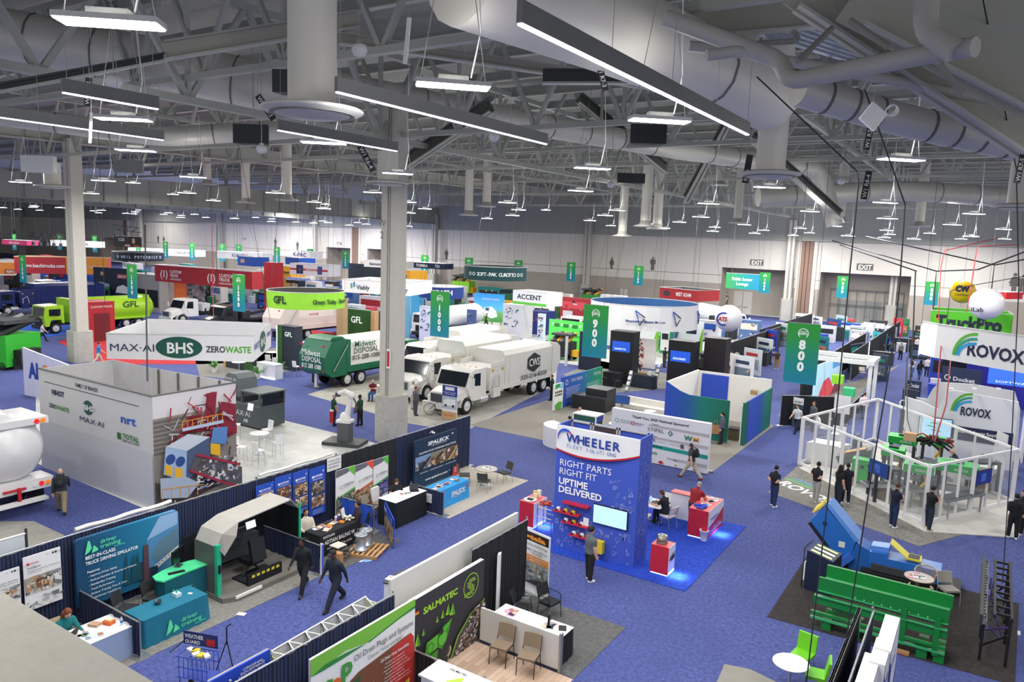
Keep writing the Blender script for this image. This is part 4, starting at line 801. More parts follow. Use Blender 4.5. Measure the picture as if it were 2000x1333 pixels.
def art_dt(P):
 sky=M('86A8D2',.7,v=0);P.poly([(.66,.68),(.8,1-.02),(.985,.98),(.99,.38),(.66,.2)],M('4C86B8',.7,v=0));P.poly([(.66,.68),(.8,.98),(.985,.98),(.985,.78)],M('8FB2D8',.7,v=0));P.poly([(.7,.45),(.8,.62),(.99,.72),(.99,.4),(.75,.3)],M('5B7F95',.7,v=0));P.poly([(.67,.2),(.99,.44),(.99,.37),(.67,.12)],M('D8DEE4',.7,v=0))
 for k in range(8):P.rect(.7+.035*k,.2+.026*k,.715+.035*k,.215+.026*k,M('6A2E36',.7,v=0))
 P.rect(.62,.03,.67,.62,M('5A3A44',.7,v=0));P.rect(.585,.03,.62,.38,M('24303F',.7,v=0));P.rect(.67,.0,.76,.25,M('18304A',.7,v=0))
 for a,b in((.45,.62),(.52,.58),(.56,.6)):P.poly([(a-.035,.12),(a,b),(a+.035,.12)],M('0E4A5C',.7,v=0))
 dts(P,.07,.77,.3);W_=M('F2F6F8',.6,v=0);P.txt('BEST-IN-CLASS',.07,.70,.05,W_,.02,w=.27);P.txt('TRUCK DRIVING SIMULATOR',.07,.62,.05,W_,.02,w=.49);P.txt('Features:',.08,.5,.035,W_,.01)
 for i,t in enumerate(['Improve Driver Safety','Reduce Number & Severity of Crashes','Standardize Training','Track Performance','Reduce Training Time & Cost','Build Driver Confidence']):P.txt('- '+t,.09,.44-.065*i,.03,W_,.006)
wallpanel('backdrop_wall','teal fabric backdrop reading BEST-IN-CLASS TRUCK DRIVING SIMULATOR','E',-19.7,(146,1058),(351,1117),art_dt,mback=BK,th=.12,rounded=.12,cat='backdrop')
TEAL='0E6E88'
t=draped_table((-17.65,10.95,0),.85,1.85,'teal draped table with green driver training logo',TEAL,.76,flare=.05)
m_=MB();P=Panel(m_,(.5,-.9,.03),XE,1.8,.72);dts(P,.3,.15,.85);m_.obj('table_logo',t)
m_=MB();m_.tube([(-.1,0,.8),(-.1,0,.9)],.1,M('BFD8D8',.2,a=.5));small('glass_bowl','clear plastic bowl on the teal table','bowl',MB().lathe((0,0,0),[(.06,0),(.1,.1),(.095,.1),(.055,.01)],M('26404C',.15),16),(-17.75,10.75,.765));small('sanitizer_box','clear tray with a green topped bottle on the teal table','tray',MB().box(-.1,-.08,0,.1,.08,.1,M('C7D9E6',.2)).lathe((0,0,.1),[(.02,0),(.02,.08)],M('2BB673')),(-17.75,11.3,.765));small('card_stack','white card at the far end of the teal table','card',MB().box(-.06,-.04,0,.06,.04,.01,WHITE),(-17.6,11.6,.765),.5)
o=thing('reception_counter','curved teal counter with bright green top and driver training logo','counter',(-18.75,12.1,0));arc=[(.32*cos(R(a))*1.0+.0,.75*sin(R(a)))for a in range(-90,91,15)]
def bean(s=1):return[(x*s+.0+.12*(1-(y/.8)**2)*-1,y*s)for x,y in[(.36,-.78),(.42,-.4),(.44,0),(.42,.4),(.36,.78),(.1,.86),(-.16,.78),(-.2,.4),(-.22,0),(-.2,-.4),(-.16,-.78),(.1,-.86)]]
MB().prism(bean(.93),0,.95,M('0C5F6E',.6)).obj('counter_body',o);MB().prism(bean(1),.95,.99,M('4FD694',.4)).obj('counter_top',o)
m_=MB();P=Panel(m_,(.32,-.62,.25),(.0,1,0),1.25,.5);dts(P,.05,.2,.9);m_.obj('counter_logo',o)
o=monitor((-18.95,12.15,.99),RZE+.5,.62,.38,'black angled monitor on the curved teal counter');small('keyboard','black keyboard on the curved teal counter','keyboard',MB().box(-.22,-.07,0,.22,.07,.02,BLACK),(-18.6,11.85,.99),R(70))
stack_chair((-18.75,10.45,0),R(-60),'black mesh chair behind the teal table, left of a pair','24262A',grp='black chairs behind the teal table');stack_chair((-18.7,11.25,0),R(-75),'black mesh chair behind the teal table, right of a pair','24262A',grp='black chairs behind the teal table')
small('floor_marker','white paper scrap on the grey carpet edge beside the teal table','paper',MB().box(-.12,-.08,0,.12,.08,.006,WHITE),(-16.75,12.6,.014),.4)
o=thing('driving_simulator','truck driving simulator with grey hood, green posts, steering wheel and small screen','simulator',(-18.7,14.2,0));PG=M('6C6A66',.5);dk=M('101318',.6)
MB().prism([(1.05,-1.55),(1.25,-1.2),(1.25,1.2),(.95,1.6),(-.9,1.6),(-.9,-1.55)],.0,.16,M('77736D',.6)).obj('platform',o)
MB().box(1.22,-1.25,.1,1.28,-.35,.18,WHITE).box(1.0,.9,.1,1.2,1.35,.17,GREY).obj('platform_edge',o)
hz=[(-1.5,1.62),(-1.3,1.96),(-.75,2.16),(1.2,2.3),(1.5,1.95)]
def hood(x0,x1,m,t=.03,inset=0):
 q=MB()
 for(a,b),(c,d)in zip(hz,hz[1:]):q.add([(x0,a,b),(x1,a,b),(x1,c,d),(x0,c,d),(x0,a,b-t),(x1,a,b-t),(x1,c,d-t),(x0,c,d-t)],[(0,3,2,1),(4,5,6,7),(0,1,5,4),(2,3,7,6),(1,2,6,5),(3,0,4,7)],m)
 return q
hood(-.25,.75,M('A9A59E',.5)).obj('hood_roof',o)
q=MB();q.add([(.75,-1.5,1.62),(.75,-1.3,1.96),(.75,-.75,2.16),(.98,-1.0,1.85),(1.0,-1.42,1.4)],[(0,1,2,3,4)],M('86827B',.5));q.add([(-.3,-1.52,.16),(.75,-1.52,.16),(.75,-1.5,1.62),(-.3,-1.5,1.62)],[(0,1,2,3)],M('5D5B58',.5));q.obj('side_panel',o)
MB().box(-.9,-1.5,.16,-.86,1.5,1.5,dk).box(-.86,1.5,.16,.75,1.54,1.95,dk).obj('back_screen',o)
MB().box(.72,-1.56,.16,.84,-1.42,1.7,M('1FB183',.5)).obj('post',o,'bright green front post');MB().box(.74,1.5,.16,.8,1.56,2.1,M('1FB183',.5)).obj('post',o,'bright green front post');MB().box(.84,-1.53,.85,.87,-1.45,1.1,BLACK).obj('door_lock',o)
MB().prism([(-.75,-.95),(-.35,-.95),(-.25,.75),(-.75,.75)],.5,1.15,M('3B3F45',.5)).box(-.45,-.9,1.1,-.35,.6,1.4,M('4B5058',.5)).obj('dashboard',o)
w_=MB();c=Vector((-.2,-.15,1.25));ax1=Vector((0,1,0));ax2=Vector((-.35,0,.93));w_.tube([c+ax1*(.26*cos(R(a)))+ax2*(.26*sin(R(a)))for a in range(0,361,20)],.02,BLACK,6);[w_.tube([c,c+ax1*(.26*cos(R(a)))+ax2*(.26*sin(R(a)))],.014,DGREY,5)for a in(90,210,330)];w_.tube([c,c+Vector((-.3,0,-.25))],.03,BLACK,8);w_.obj('steering_wheel',o)
MB().obox((-.18,.38,1.5),(-.03,0,.12),(0,.19,0),(.02,0,.005),BLACK).obj('small_monitor',o);MB().obox((-.158,.38,1.5),(-.028,0,.11),(0,.18,0),(.004,0,0),M('D9DCE4',.3,e=1.2,v=0)).obj('monitor_image',o)
MB().obox((.35,.0,.62),(.25,0,0),(0,.27,0),(0,0,.08),dk).obox((.62,.0,1.0),(.06,0,.03),(0,.25,0),(-.08,0,.35),dk).obj('driver_seat',o);f=MB();f.box(.2,-.6,.16,.95,.6,.22,M('1A1D22'));f.box(.9,-.62,.16,1.0,.62,.5,dk);f.tube([(.3,-.3,.2),(.35,0,.55)],.04,DGREY);f.tube([(.3,.3,.2),(.35,0,.55)],.04,DGREY)
for k in range(6):f.box(1.0,-.5+.18*k,.38,1.006,-.39+.18*k,.46,M('D9C83A'))
f.obj('seat_frame',o);MB().obox((-.1,-.05,.3),(.1,0,.06),(0,.22,0),(0,0,.02),STEEL).obj('pedals',o);MB().box(-.55,-.98,.6,-.5,-.94,.75,M('C4742A',.4)).obj('amber_lamp',o)
sidedrape(-19.8,-16.9,15.65,'low navy side drape ending at a blue taped post beside the simulator')
small('blue_post','blue and white taped steel post at the end of the low side drape','post',MB().box(-.05,-.03,0,.05,.03,1.02,M('3A5BC8')).box(-.03,-.04,0,.03,.04,1.03,WHITE),(-16.82,15.65,0))
def kai(k):
 def f(P):
  W_=M('F0F2F8',.6,v=0);P.txt('KAIYUAN',.3,.80-.0*k,.045,W_,.03,w=.5);P.poly([(.16,.79),(.28,.79),(.28,.84),(.16,.84)],W_);P.txt(['QUICK LINK WIRE','PV FINISHED BALING WIRE','GALVANIZED WIRE','BALE BAND'][k],.2,.75,.022,W_,.01,w=.6)
  P.ring(.85,.9,.02,.008,W_);P.rect(.08,.44,.92,.72,M(['C9B4A8','6E4A3C','7A6550','44464C'][k],.6,v=0));P.scatter(.09,.45,.91,.71,34,PHB if k<3 else PHD,(.015,.05),k+1);P.rect(.08,.18,.92,.42,M('8A6A50',.6,v=0));P.scatter(.09,.19,.91,.41,60,PHB+PHW,(.012,.035),k+9)
  for j in range(4):P.rect(.12,.13-.025*j,.8-.1*(j%2),.137-.025*j,M('A9B9E8',.6,v=0))
 return f
for k,(tl,br,l)in enumerate([((500,951),(536,1062),'leftmost of the four blue cable banners, with one wire photo'),((537,935),(570,1030),'second of the four blue cable banners from the left'),((572,925),(602,1010),'third of the four blue cable banners from the left'),((604,918),(635,1002),'rightmost of the four blue cable banners beside the white notice')]):
 wallpanel('wall_banner',l,'E',-19.8,tl,(br[0],1000),kai(k),back=BLUEB,th=.02,grp='blue cable banners',clampz=False)
t=draped_table((-18.15,17.35,0),.75,1.75,'black draped table with white lettering for a baling wire maker','17191E',.76)
m_=MB();m_.text('ADTIAN BALING W',.2,WHITE,(.42,-.75,.42),XE,bold=.02,w=1.4);m_.text('www.kywire.com',.15,WHITE,(.425,-.65,.22),XE,bold=.01,w=1.15);m_.text('KAIYUAN',.12,WHITE,(.41,-.8,.64),XE,bold=.02,w=.5);m_.obj('table_lettering',t)
papers(-18.2,17.1,.765,5,8,'leaflets on the black baling wire table',sx=.2,sy=.5)
for x,y,c,l in[(-18.2,17.3,'D99A3A','yellow sample box on the black baling wire table'),(-18.1,17.75,'D9862E','orange sample tray on the black baling wire table')]:small('sample_box',l,'box',MB().box(-.09,-.07,0,.09,.07,.05,M(c)),(x,y,.765),.3)
for x,y,c,l in[(-18.4,17.75,'C9A7D8','purple lidded cup on the black table'),(-18.45,17.95,'6A4AA0','dark violet cup on the black table')]:q=thing('travel_cup',l,'cup',(x,y,.765));MB().lathe((0,0,0),[(.035,0),(.045,.13)],M(c)).obj('cup_body',q);MB().lathe((0,0,.13),[(.048,0),(.04,.02)],WHITE).obj('lid',q)
q=MB();rnd=random.Random(5)
for i in range(16):q.sphere((rnd.uniform(-.14,.14),rnd.uniform(-.16,.16),rnd.uniform(.03,.16)),.045,M(rnd.choice(['EDE8D8','D8D0B8','F4F0E4'])),5)
small('plush_pile','heap of cream coloured giveaways on the black table','giveaway heap',q,(-18.1,18.05,.765));small('sign_holder','upright white card holder on the black table','sign holder',MB().obox((0,0,.16),(0,.11,0),(.005,0,0),(-.03,0,.15),WHITE),(-18.45,18.15,.765),.3)
person((-18.75,16.75,0),-20,'sitback','C9C2B2','1B1D22','person in a beige jacket seated at the left end of the black baling wire table',skin='m',hair=('short','k'),sleeve=1);stack_chair((-18.85,16.75,0),R(-110),'black chair under the person in the beige jacket','1B1C20')
person((-18.0,18.35,0),235,'sitback','2A1C26','20222C','person in dark suit and glasses seated at the right end of the black table',skin='m',hair=('short','k'),sleeve=1,extras='badge');stack_chair((-17.9,18.45,0),R(140),'black chair under the person in the dark suit','1B1C20')
q=MB();[q.tube([(.28*cos(R(a))*(1+.05*sin(k)),.28*sin(R(a)),.03+.035*k+.015*sin(a*.05+k))for a in range(0,361,30)],.017,M('9FA8A4',.4,.5),5)for k in range(14)]
small('cable_coil','loose pile of grey cable coils beside the simulator','cable coil',q,(-19.2,16.1,.02),0)
wp=MB();[wp.box(-.5+.17*k,-.55,.09,-.4+.17*k,.55,.12,M('B98F62'))for k in range(7)];[wp.box(-.5,y,0,.6,y+.09,.09,M('A67D52'))for y in(-.55,-.05,.46)];small('wooden_pallet','wooden pallet carrying silver wire drums at the carpet edge','pallet',wp,(-16.95,17.75,.012),.35)
for i,(x,y,l)in enumerate([(-17.0,17.55,'front silver wire coil drum standing on the wooden pallet'),(-17.15,17.95,'rear silver wire coil drum standing on the wooden pallet')]):
 q=thing('wire_drum',l,'wire drum',(x,y,.135));MB().lathe((0,0,0),[(.2,0),(.23,.02),(.23,.06),(.17,.08),(.17,.5),(.23,.52),(.23,.56),(.1,.58)],M('B9C0C6',.3,.6),20).obj('coil_body',q);w_=MB();[w_.tube([(.15*sin(R(a)),.0+.34*cos(R(a)),.34+.3*sin(R(a)))for a in range(0,361,24)],.012,STEEL,5)for _ in(0,)];w_.obj('wire_loop',q);MB().tube([(-.15,0,.56),(-.15,0,.72),(.15,0,.72),(.15,0,.56)],.012,CHROME).obj('carry_handle',q)
small('wire_spool','coil of dark wire lying on the floor in front of the black table','cable coil',MB().tube([(.3*cos(R(a)),.3*sin(R(a)),.1+.05*sin(R(a*2)))for a in range(0,700,25)],.04,M('4C453E',.5),6),(-17.3,16.9,.05))
small('cardboard_box','small brown cardboard box standing on end beside the walking men','box',MB().box(-.14,-.11,0,.14,.11,.42,M('B5824E')).box(-.145,-.02,0,.145,.02,.425,M('C9A06C')),(-16.95,16.45,.014),.3)
q=thing('metal_stool','low stool with tubular steel frame in front of the black table','stool',(-17.35,16.85,.012));MB().box(-.2,-.2,.42,.2,.2,.45,M('D9D0C4')).obj('seat',q);[MB().tube([(x*1.1,y*1.1,0),(x,y,.42)],.014,CHROME).obj('leg',q)for x in(-.18,.18)for y in(-.18,.18)]
def kb(P):P.rect(0,0,1,.72,M('A58C74',.6,v=0));P.scatter(.02,.02,.98,.7,40,PHB+PHD,(.03,.1),3);P.rect(0,.72,1,1,M(BLUEB,.6,v=0));P.txt('YUAN',.05,.8,.12,WHITE,.03);P.ring(.86,.88,.06,.02,WHITE);P.rect(0,0,1,.04,M(BLUEB))
q=thing('slanted_banner','low blue and brown cable photo banner leaning at the stand corner','banner',(-17.1,19.05,0),R(-38));a=MB().box(-.9,0,.02,.9,.03,1.05,M(BLUEB));kb(Panel(a,(-.9,-.001,.02),XS,1.8,1.03));a.obj('printed_sheet',q)
sidedrape(-19.8,-18.0,19.2,'royal blue cloth hung over the side rail beside the seated person in the dark suit',.95,M(BLUEB,.85))
small('round_floor_sticker','light blue round floor decal near the wooden pallet','floor decal',MB().prism([(.28*cos(R(a)),.28*sin(R(a)))for a in range(0,360,20)],0,.004,M('9BC4EA')).prism([(.2*cos(R(a)),.2*sin(R(a)))for a in range(0,360,20)],.004,.006,M('6FA3D8')),g(715,1091,.002));small('white_card','white card lying on the blue aisle beside the round decal','paper',MB().box(-.13,-.08,0,.13,.08,.006,WHITE),g(700,1096,.002),.5)
def oem(k):
 def f(P):
  c=['6CBB45','E0533A','57B947'][k];P.poly([(0,1),(.95,1),(.6,.9),(0,.86)],M('6B6A74',.6,v=0));P.poly([(.55,1),(1,1),(1,.8)],M(c,.6,v=0))
  P.poly([(0,.46),(1,.58),(1,.55),(0,.43)],M(c,.6,v=0));P.poly([(0,.43),(1,.55),(1,.24),(0,.16)],M(['5B6F5F','9A7B5B','54508C'][k],.6,v=0));P.scatter(.02,.25,.98,.5,50,[PHD,PHB,[M(x)for x in('4A48A0','2F2F6E','8A86C0','B0A088')]][k],(.012,.05),k+2);P.scatter(.02,.17,.6,.27,18,[M('C98A80'),M('A8645A')],(.02,.04),k+7)
  P.txt('OEM',.3,.66,.055,M('55565C',.6,v=0),-.0,shear=.3,w=.55);P.ring(.22,.66,.03,.008,M('44464C'),12,30,330);P.line([(.3,.63),(.9,.66)],.006,M('88898E'))
  if k<2:P.poly([(0,.14),(.6,.2),(1,.17),(1,.14),(.4,.1)],M(c,.6,v=0));P.txt('www.oemgroup.com',.2,.1,.02,M('77787C'),w=.55)
 return f
for k,(tl,br,l)in enumerate([((656,921),(692,990),'left white pull-up banner with green corner behind the black draped desk'),((694,910),(727,1000),'middle white pull-up banner with red corner'),((728,900),(756,968),'right white pull-up banner with green corner and blue bale photo')]):
 wallpanel('pull_up_banner',l,'E',-19.6+.0*k,tl,(br[0],1080),oem(k),back='ECECEE',th=.02,grp='white pull-up banners')
o=draped_table((-17.95,20.75,0),.85,1.75,'tall black skirted desk with white top where a person writes','0E1418',.98,top='EFEFEF')
person((-18.6,21.0,.12),-30,'type','16181C','1B1D22','bearded person in a black polo seated writing at the black skirted desk',hair=('short','b'),extras='badge',sleeve=.3)
q=thing('high_chair','high stool under the bearded person at the skirted desk','chair',(-18.65,21.0,0),0);MB().box(-.22,-.22,.52,.22,.22,.57,BLACK).obj('seat',q);[MB().tube([(x,y,0),(x*.9,y*.9,.53)],.014,CHROME).obj('leg',q)for x in(-.2,.2)for y in(-.2,.2)]
laptop((-17.85,21.3,.992),R(50),'black laptop on the white topped skirted desk',scr='20242A');papers(-18.0,20.6,.993,4,2,'sheets on the white topped skirted desk',('F4F4F4','FAFAFA'),.15,.4)
stack_chair((-18.9,20.0,0),R(-80),'tan folding chair left of the bearded person','8D8474',grp='tan chairs behind the skirted desk');stack_chair((-19.0,20.6,0),R(-85),'tan folding chair with a white cloth over its back','8D8474',grp='tan chairs behind the skirted desk')
small('white_jacket','white cloth hung over the back of a tan folding chair','garment',MB().obox((0,0,.2),(.2,0,0),(0,.05,0),(.0,-.02,.26),M('E4E4E6',.8)),(-19.25,20.62,.55),R(-85))
sidedrape(-18.6,-16.95,21.95,'low dark side drape holding a white notice between the skirted desk and the blue table');small('notice_sheet','white paper notice pinned to the low side drape','notice',MB().box(-.24,-.012,0,.24,0,.36,WHITE).text('BOOTH NO 10',.07,INK,(-.17,-.014,.22),XS,w=.34).text('OEM',.06,INK,(-.08,-.014,.12),XS),(-17.7,21.88,.42),.0)
NB=mat_grad('screen_board',[(0,'0F3A5C'),(.5,'102B48'),(1,'14304C')],2)
def spa(P):
 W_=M('F2F4F6',.6,v=0)
 P.txt('SPALECK',.28,.83,.075,W_,.04,w=.5,shear=.1);P.txt('GERMAN TECHNOLOGY SINCE 1869',.36,.795,.018,W_,w=.36);P.disc(.86,.92,.02,M('C0303A'));P.rect(.84,.92,.88,.945,W_)
 P.txt('LEADING EDGE SCREENING SOLUTIONS',.08,.70,.038,W_,.015,w=.86);P.rect(.0,.38,.99,.66,M('8C8372',.6,v=0));P.rect(0,.38,.34,.66,M('7F9CC4',.6,v=0));P.rect(.7,.38,.99,.66,M('6B5F4D',.6,v=0))
 P.scatter(0,.38,.34,.55,22,PHD,(.02,.07),2);P.scatter(.35,.38,.68,.56,40,PHB,(.02,.05),3);P.scatter(.7,.38,.98,.64,30,PHD+PHB,(.02,.06),4);P.poly([(.08,.4),(.3,.62),(.33,.6),(.14,.38)],M('20242A',.6,v=0));P.poly([(.42,.5),(.6,.63),(.62,.6),(.46,.47)],M('23262C',.6,v=0));P.poly([(.72,.4),(.93,.64),(.96,.62),(.78,.38)],M('B9A46A',.6,v=0))
 P.txt('C&D-WASTE   |   CONCRETE & ASPHALT   |   PLASTICS & GLASS',.08,.31,.022,W_,.01,w=.84);P.txt('www.spaleck-us.com',.2,.13,.05,W_,.02,w=.52);P.ring(.77,.16,.02,.008,W_,4)
 P.poly([(.84,0),(.86,.2),(1,.22),(1,0)],M('C92A33',.6,v=0));P.txt('MADE',.89,.15,.02,W_);P.txt('FOR',.89,.12,.02,W_);P.txt('USA',.89,.08,.025,W_,.02)
wallpanel('backdrop_wall','dark blue board advertising leading edge screening solutions','E',-19.55,(811,863),(892,925),spa,mback=NB,th=.1,rounded=.08,cat='backdrop')
small('spot_lamp_arm','small white clip lamp on top of the dark blue screening board','lamp',MB().tube([(0,0,0),(.12,0,.12),(.2,0,.08)],.015,WHITE).box(.14,-.05,.03,.26,.05,.07,WHITE),(-19.5,24.2,2.4))
t=draped_table((-17.85,23.35,0),.78,1.9,'bright sky blue draped table with white lettering','2F9BE0',.76,flare=.06);m_=MB();m_.text('SPALECK',.28,WHITE,(.47,-.35,.38),XE,bold=.04,shear=.1,w=.95);m_.text('GERMAN TECHNOLOGY SINCE 1869',.06,WHITE,(.475,-.3,.3),XE,w=.6);m_.obox((.48,.72,.6),(0,.05,0),(0,0,.04),(.003,0,0),M('C0303A'));m_.obj('table_lettering',t)
papers(-17.85,23.3,.765,9,11,'brochures in a row on the sky blue table',('F2F2F0','C9302F','3A5A8C','E9E4D8'),.12,.8)
round_table((-17.75,26.0,.012),.48,.74,'round brown topped meeting table by the end of the drape','A59A90','D6D6D4');papers(-17.75,26.0,.756,3,6,'blue leaflets on the round meeting table',('5A86C0','E8EEF6'),.15,.15)
for x,y,a,l in[(-18.5,25.4,-55,'dark chair at the round meeting table nearest the drape'),(-17.35,25.25,20,'dark chair at the round meeting table nearest the aisle, back to the gallery'),(-17.3,26.8,160,'dark chair beyond the round meeting table')]:stack_chair((x,y,.012),R(a),l,'45433F',frame='9A9A98',grp='dark chairs at the round meeting table')
for x,y,c,l in[(-21.1,24.9,'1F5A38','green lidded recycling cart behind the dark blue board'),(-20.9,26.0,'24306A','navy recycling cart behind the dark blue board')]:
 q=thing('wheeled_bin',l,'bin',(x,y,0));MB().prism([(-.32,-.28),(.32,-.28),(.32,.32),(-.32,.32)],.05,1.0,M('1E2E26' if c[0]=='1' else '1C2240')).obj('bin_body',q);MB().obox((0,0,1.08),(.35,0,0),(0,.35,.03),(0,0,.05),M(c,.4)).obj('lid',q);[MB().lathe((x_,.3,.12),[(.12,-.03),(.12,.03)],TIRE,14,'x').obj('wheel',q)for x_ in(-.3,.3)]
small('lid_drum','silver drum lid resting behind the navy recycling cart','lid',MB().lathe((0,0,0),[(.3,0),(.32,.05),(.2,.1)],STEEL),(-20.9,26.0,1.14))
person((-20.95,25.5,0),0,'stand','C9C9CC','3A3A40','person partly hidden behind the dark drape between the recycling carts',hair=('short','b'),s=.93)
person((592,1157),290,'walk','14171D','15181E','person with curly black hair in a black shirt walking past the simulator',skin='d',hair=('curly','k'),sleeve=1,shoe='2B2B2D')
person((655,1183),272,'stride','1B2230','1A2030','person in a dark cap and navy jacket striding down the front aisle',skin='d',hair=('cap','k'),sleeve=1,shoe='2A241F',s=1.03,bulk=1.08)
person((121,1003),150,'walk','2A3136','8A7D62','bald person in dark jacket and khaki trousers by the white branded wall',hair=('bald','k'),sleeve=1,s=1.0,bulk=1.08)
pp=[o for o in COL.objects if o.name.startswith('person')][-1];backpack(pp,'23282C','dark rucksack on the bald person by the white branded wall')
person((-21.6,10.9,0),60,'stand','E9E6E2','30323A','person with blond hair in a white blouse behind the teal backdrop',hair=('bun','y'),female=True,sleeve=1,s=.97)
# ================================================================== FRONT CENTRE STANDS
def banner2(name,label,pl,pr,h,art,back='EDEDED',z0=.05,grp=None,th=.03,base=True,mback=None):
 """free-standing banner whose foot corners are seen at pl and pr"""
 a,b=g(*pl),g(*pr);w=(b-a).length;o=thing(name,label,'banner',a,atan2(b.y-a.y,b.x-a.x),grp)
 MB().box(0,0,z0,w,th,h,mback or M(back,.6,v=.02)).obj('printed_sheet',o);p_=MB();art(Panel(p_,(0,-.001,z0),XS,w,h-z0))
 if p_.v:p_.obj('printed_artwork',o)
 if base:MB().box(-.02,-.1,0,w+.02,.12,.05,STEEL).obj('base',o)
 return o
WX=-10.7;cc=g(1222,1227)
carpet(-10.9,15.4,cc.x,cc.y,DCAR,'dark grey carpet under the belt drying stand');o=MB().box(-10.7,11.5,.001,cc.x,15.35,.02,mat_planks()).obj('wood_floor');tag(o,'pale wood plank floor of the green shredder stand','floor covering')
small('hard_wall','long white hard wall standing behind the shredder banner and dark drape','wall panel',MB().box(-11.3,12.6,0,-11.22,18.2,2.62,OFFW))
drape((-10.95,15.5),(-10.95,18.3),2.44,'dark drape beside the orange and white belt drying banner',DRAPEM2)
GL,GD_=M('A6D93A',.6,v=0),M('4FA52E',.6,v=0)
def sal(P):
 P.rect(0,0,1,1,M('35343C',.7,v=.02));P.txt('SALMATEC',.15,.77,.075,GL,.045,w=.46)
 for i,c in enumerate(('1B1B1B','D02A2A','E8B83A')):P.rect(.03,.86-.02*i,.09,.88-.02*i,M(c,.6,v=0))
 P.ring(.8,.77,.155,.012,GL,28)
 S_=[(0,6),(1,6),(2,6),(3,6),(-1,5),(0,5),(1,5),(2,5),(3,5),(4,5),(-1,4),(0,4),(1,4),(-1,3),(0,3),(1,3),(2,3),(0,2),(1,2),(2,2),(3,2),(1,1),(2,1),(3,1),(-2,0),(-1,0),(0,0),(1,0),(2,0),(3,0),(-3,-1),(-2,-1),(-1,-1),(0,-1),(1,-1),(2,-1)]
 for a,b in S_:P.mb.poly([P.p(.775+a*.022+.009*cos(t),.69+b*.026+.011*sin(t))for t in(0,1.05,2.1,3.14,4.2,5.2)],GL)
 for a,b,s in((.33,.6,.05),(.4,.62,.07),(.47,.63,.09),(.53,.6,.1),(.07,.5,.1),(.14,.56,.05)):P.poly([(a-s*.4,b-s*.4),(a,b+s),(a+s*.35,b-s*.6)],GL);P.poly([(a-s*.1,b-s*.3),(a,b+s),(a+s*.35,b-s*.6)],GD_)
 P.poly([(1,.5),(.78,.42),(.6,.24),(.5,0),(1,0)],M('8FBF3A',.6,v=0));P.poly([(1,.485),(.79,.405),(.615,.23),(.52,0),(1,0)],M('5A5552',.6,v=0))
 rnd=random.Random(9);P.k+=1
 for i in range(230):
  b=rnd.uniform(0,.47);lo=.53+max(0,b)**1.15*.75
  if lo<.98:a=rnd.uniform(lo,.985);s=rnd.uniform(.01,.024);P.mb.poly([P.p(a+s*cos(t+i)*rnd.uniform(.6,1),max(0,b+s*sin(t+i)))+P.n*.0002*i for t in(0,1.3,2.5,3.8,5)],M(rnd.choice(['C9C2B8','6B5248','A08A78','3C342F','D9D0C8','7A5A58','8895A6','B9A08A']),.6,v=0))
 P.k+=16;m1,m2=M('5CC43E',.5,v=0),M('3E9A2C',.5,v=0)
 P.poly([(.14,.34),(.16,.44),(.3,.46),(.32,.4),(.3,.3),(.14,.26)],m1);P.poly([(.3,.3),(.3,.46),(.38,.52),(.48,.53),(.44,.38),(.36,.24)],m2);P.poly([(.34,.46),(.48,.55),(.48,.53),(.38,.42)],m1);P.disc(.2,.35,.07,m2);P.disc(.2,.35,.045,m1);P.disc(.36,.37,.08,m1)
 P.poly([(.1,.26),(.3,.28),(.29,.16),(.11,.14)],m2);P.poly([(.1,.1),(.14,.16),(.15,.08),(.26,.12),(.28,.18),(.3,.1),(.27,.09),(.26,.14),(.15,.13),(.14,.07)],m1);P.disc(.09,.33,.05,M('2A2A30',.6,v=0));P.disc(.34,.47,.035,M('2A2A30',.6,v=0))
wallpanel('backdrop_wall','charcoal backdrop reading SALMATEC with a green shredder and dotted S emblem','E',WX,(803,1177),(940,1258),sal,th=.12,cat='backdrop',back='C9C9C6')
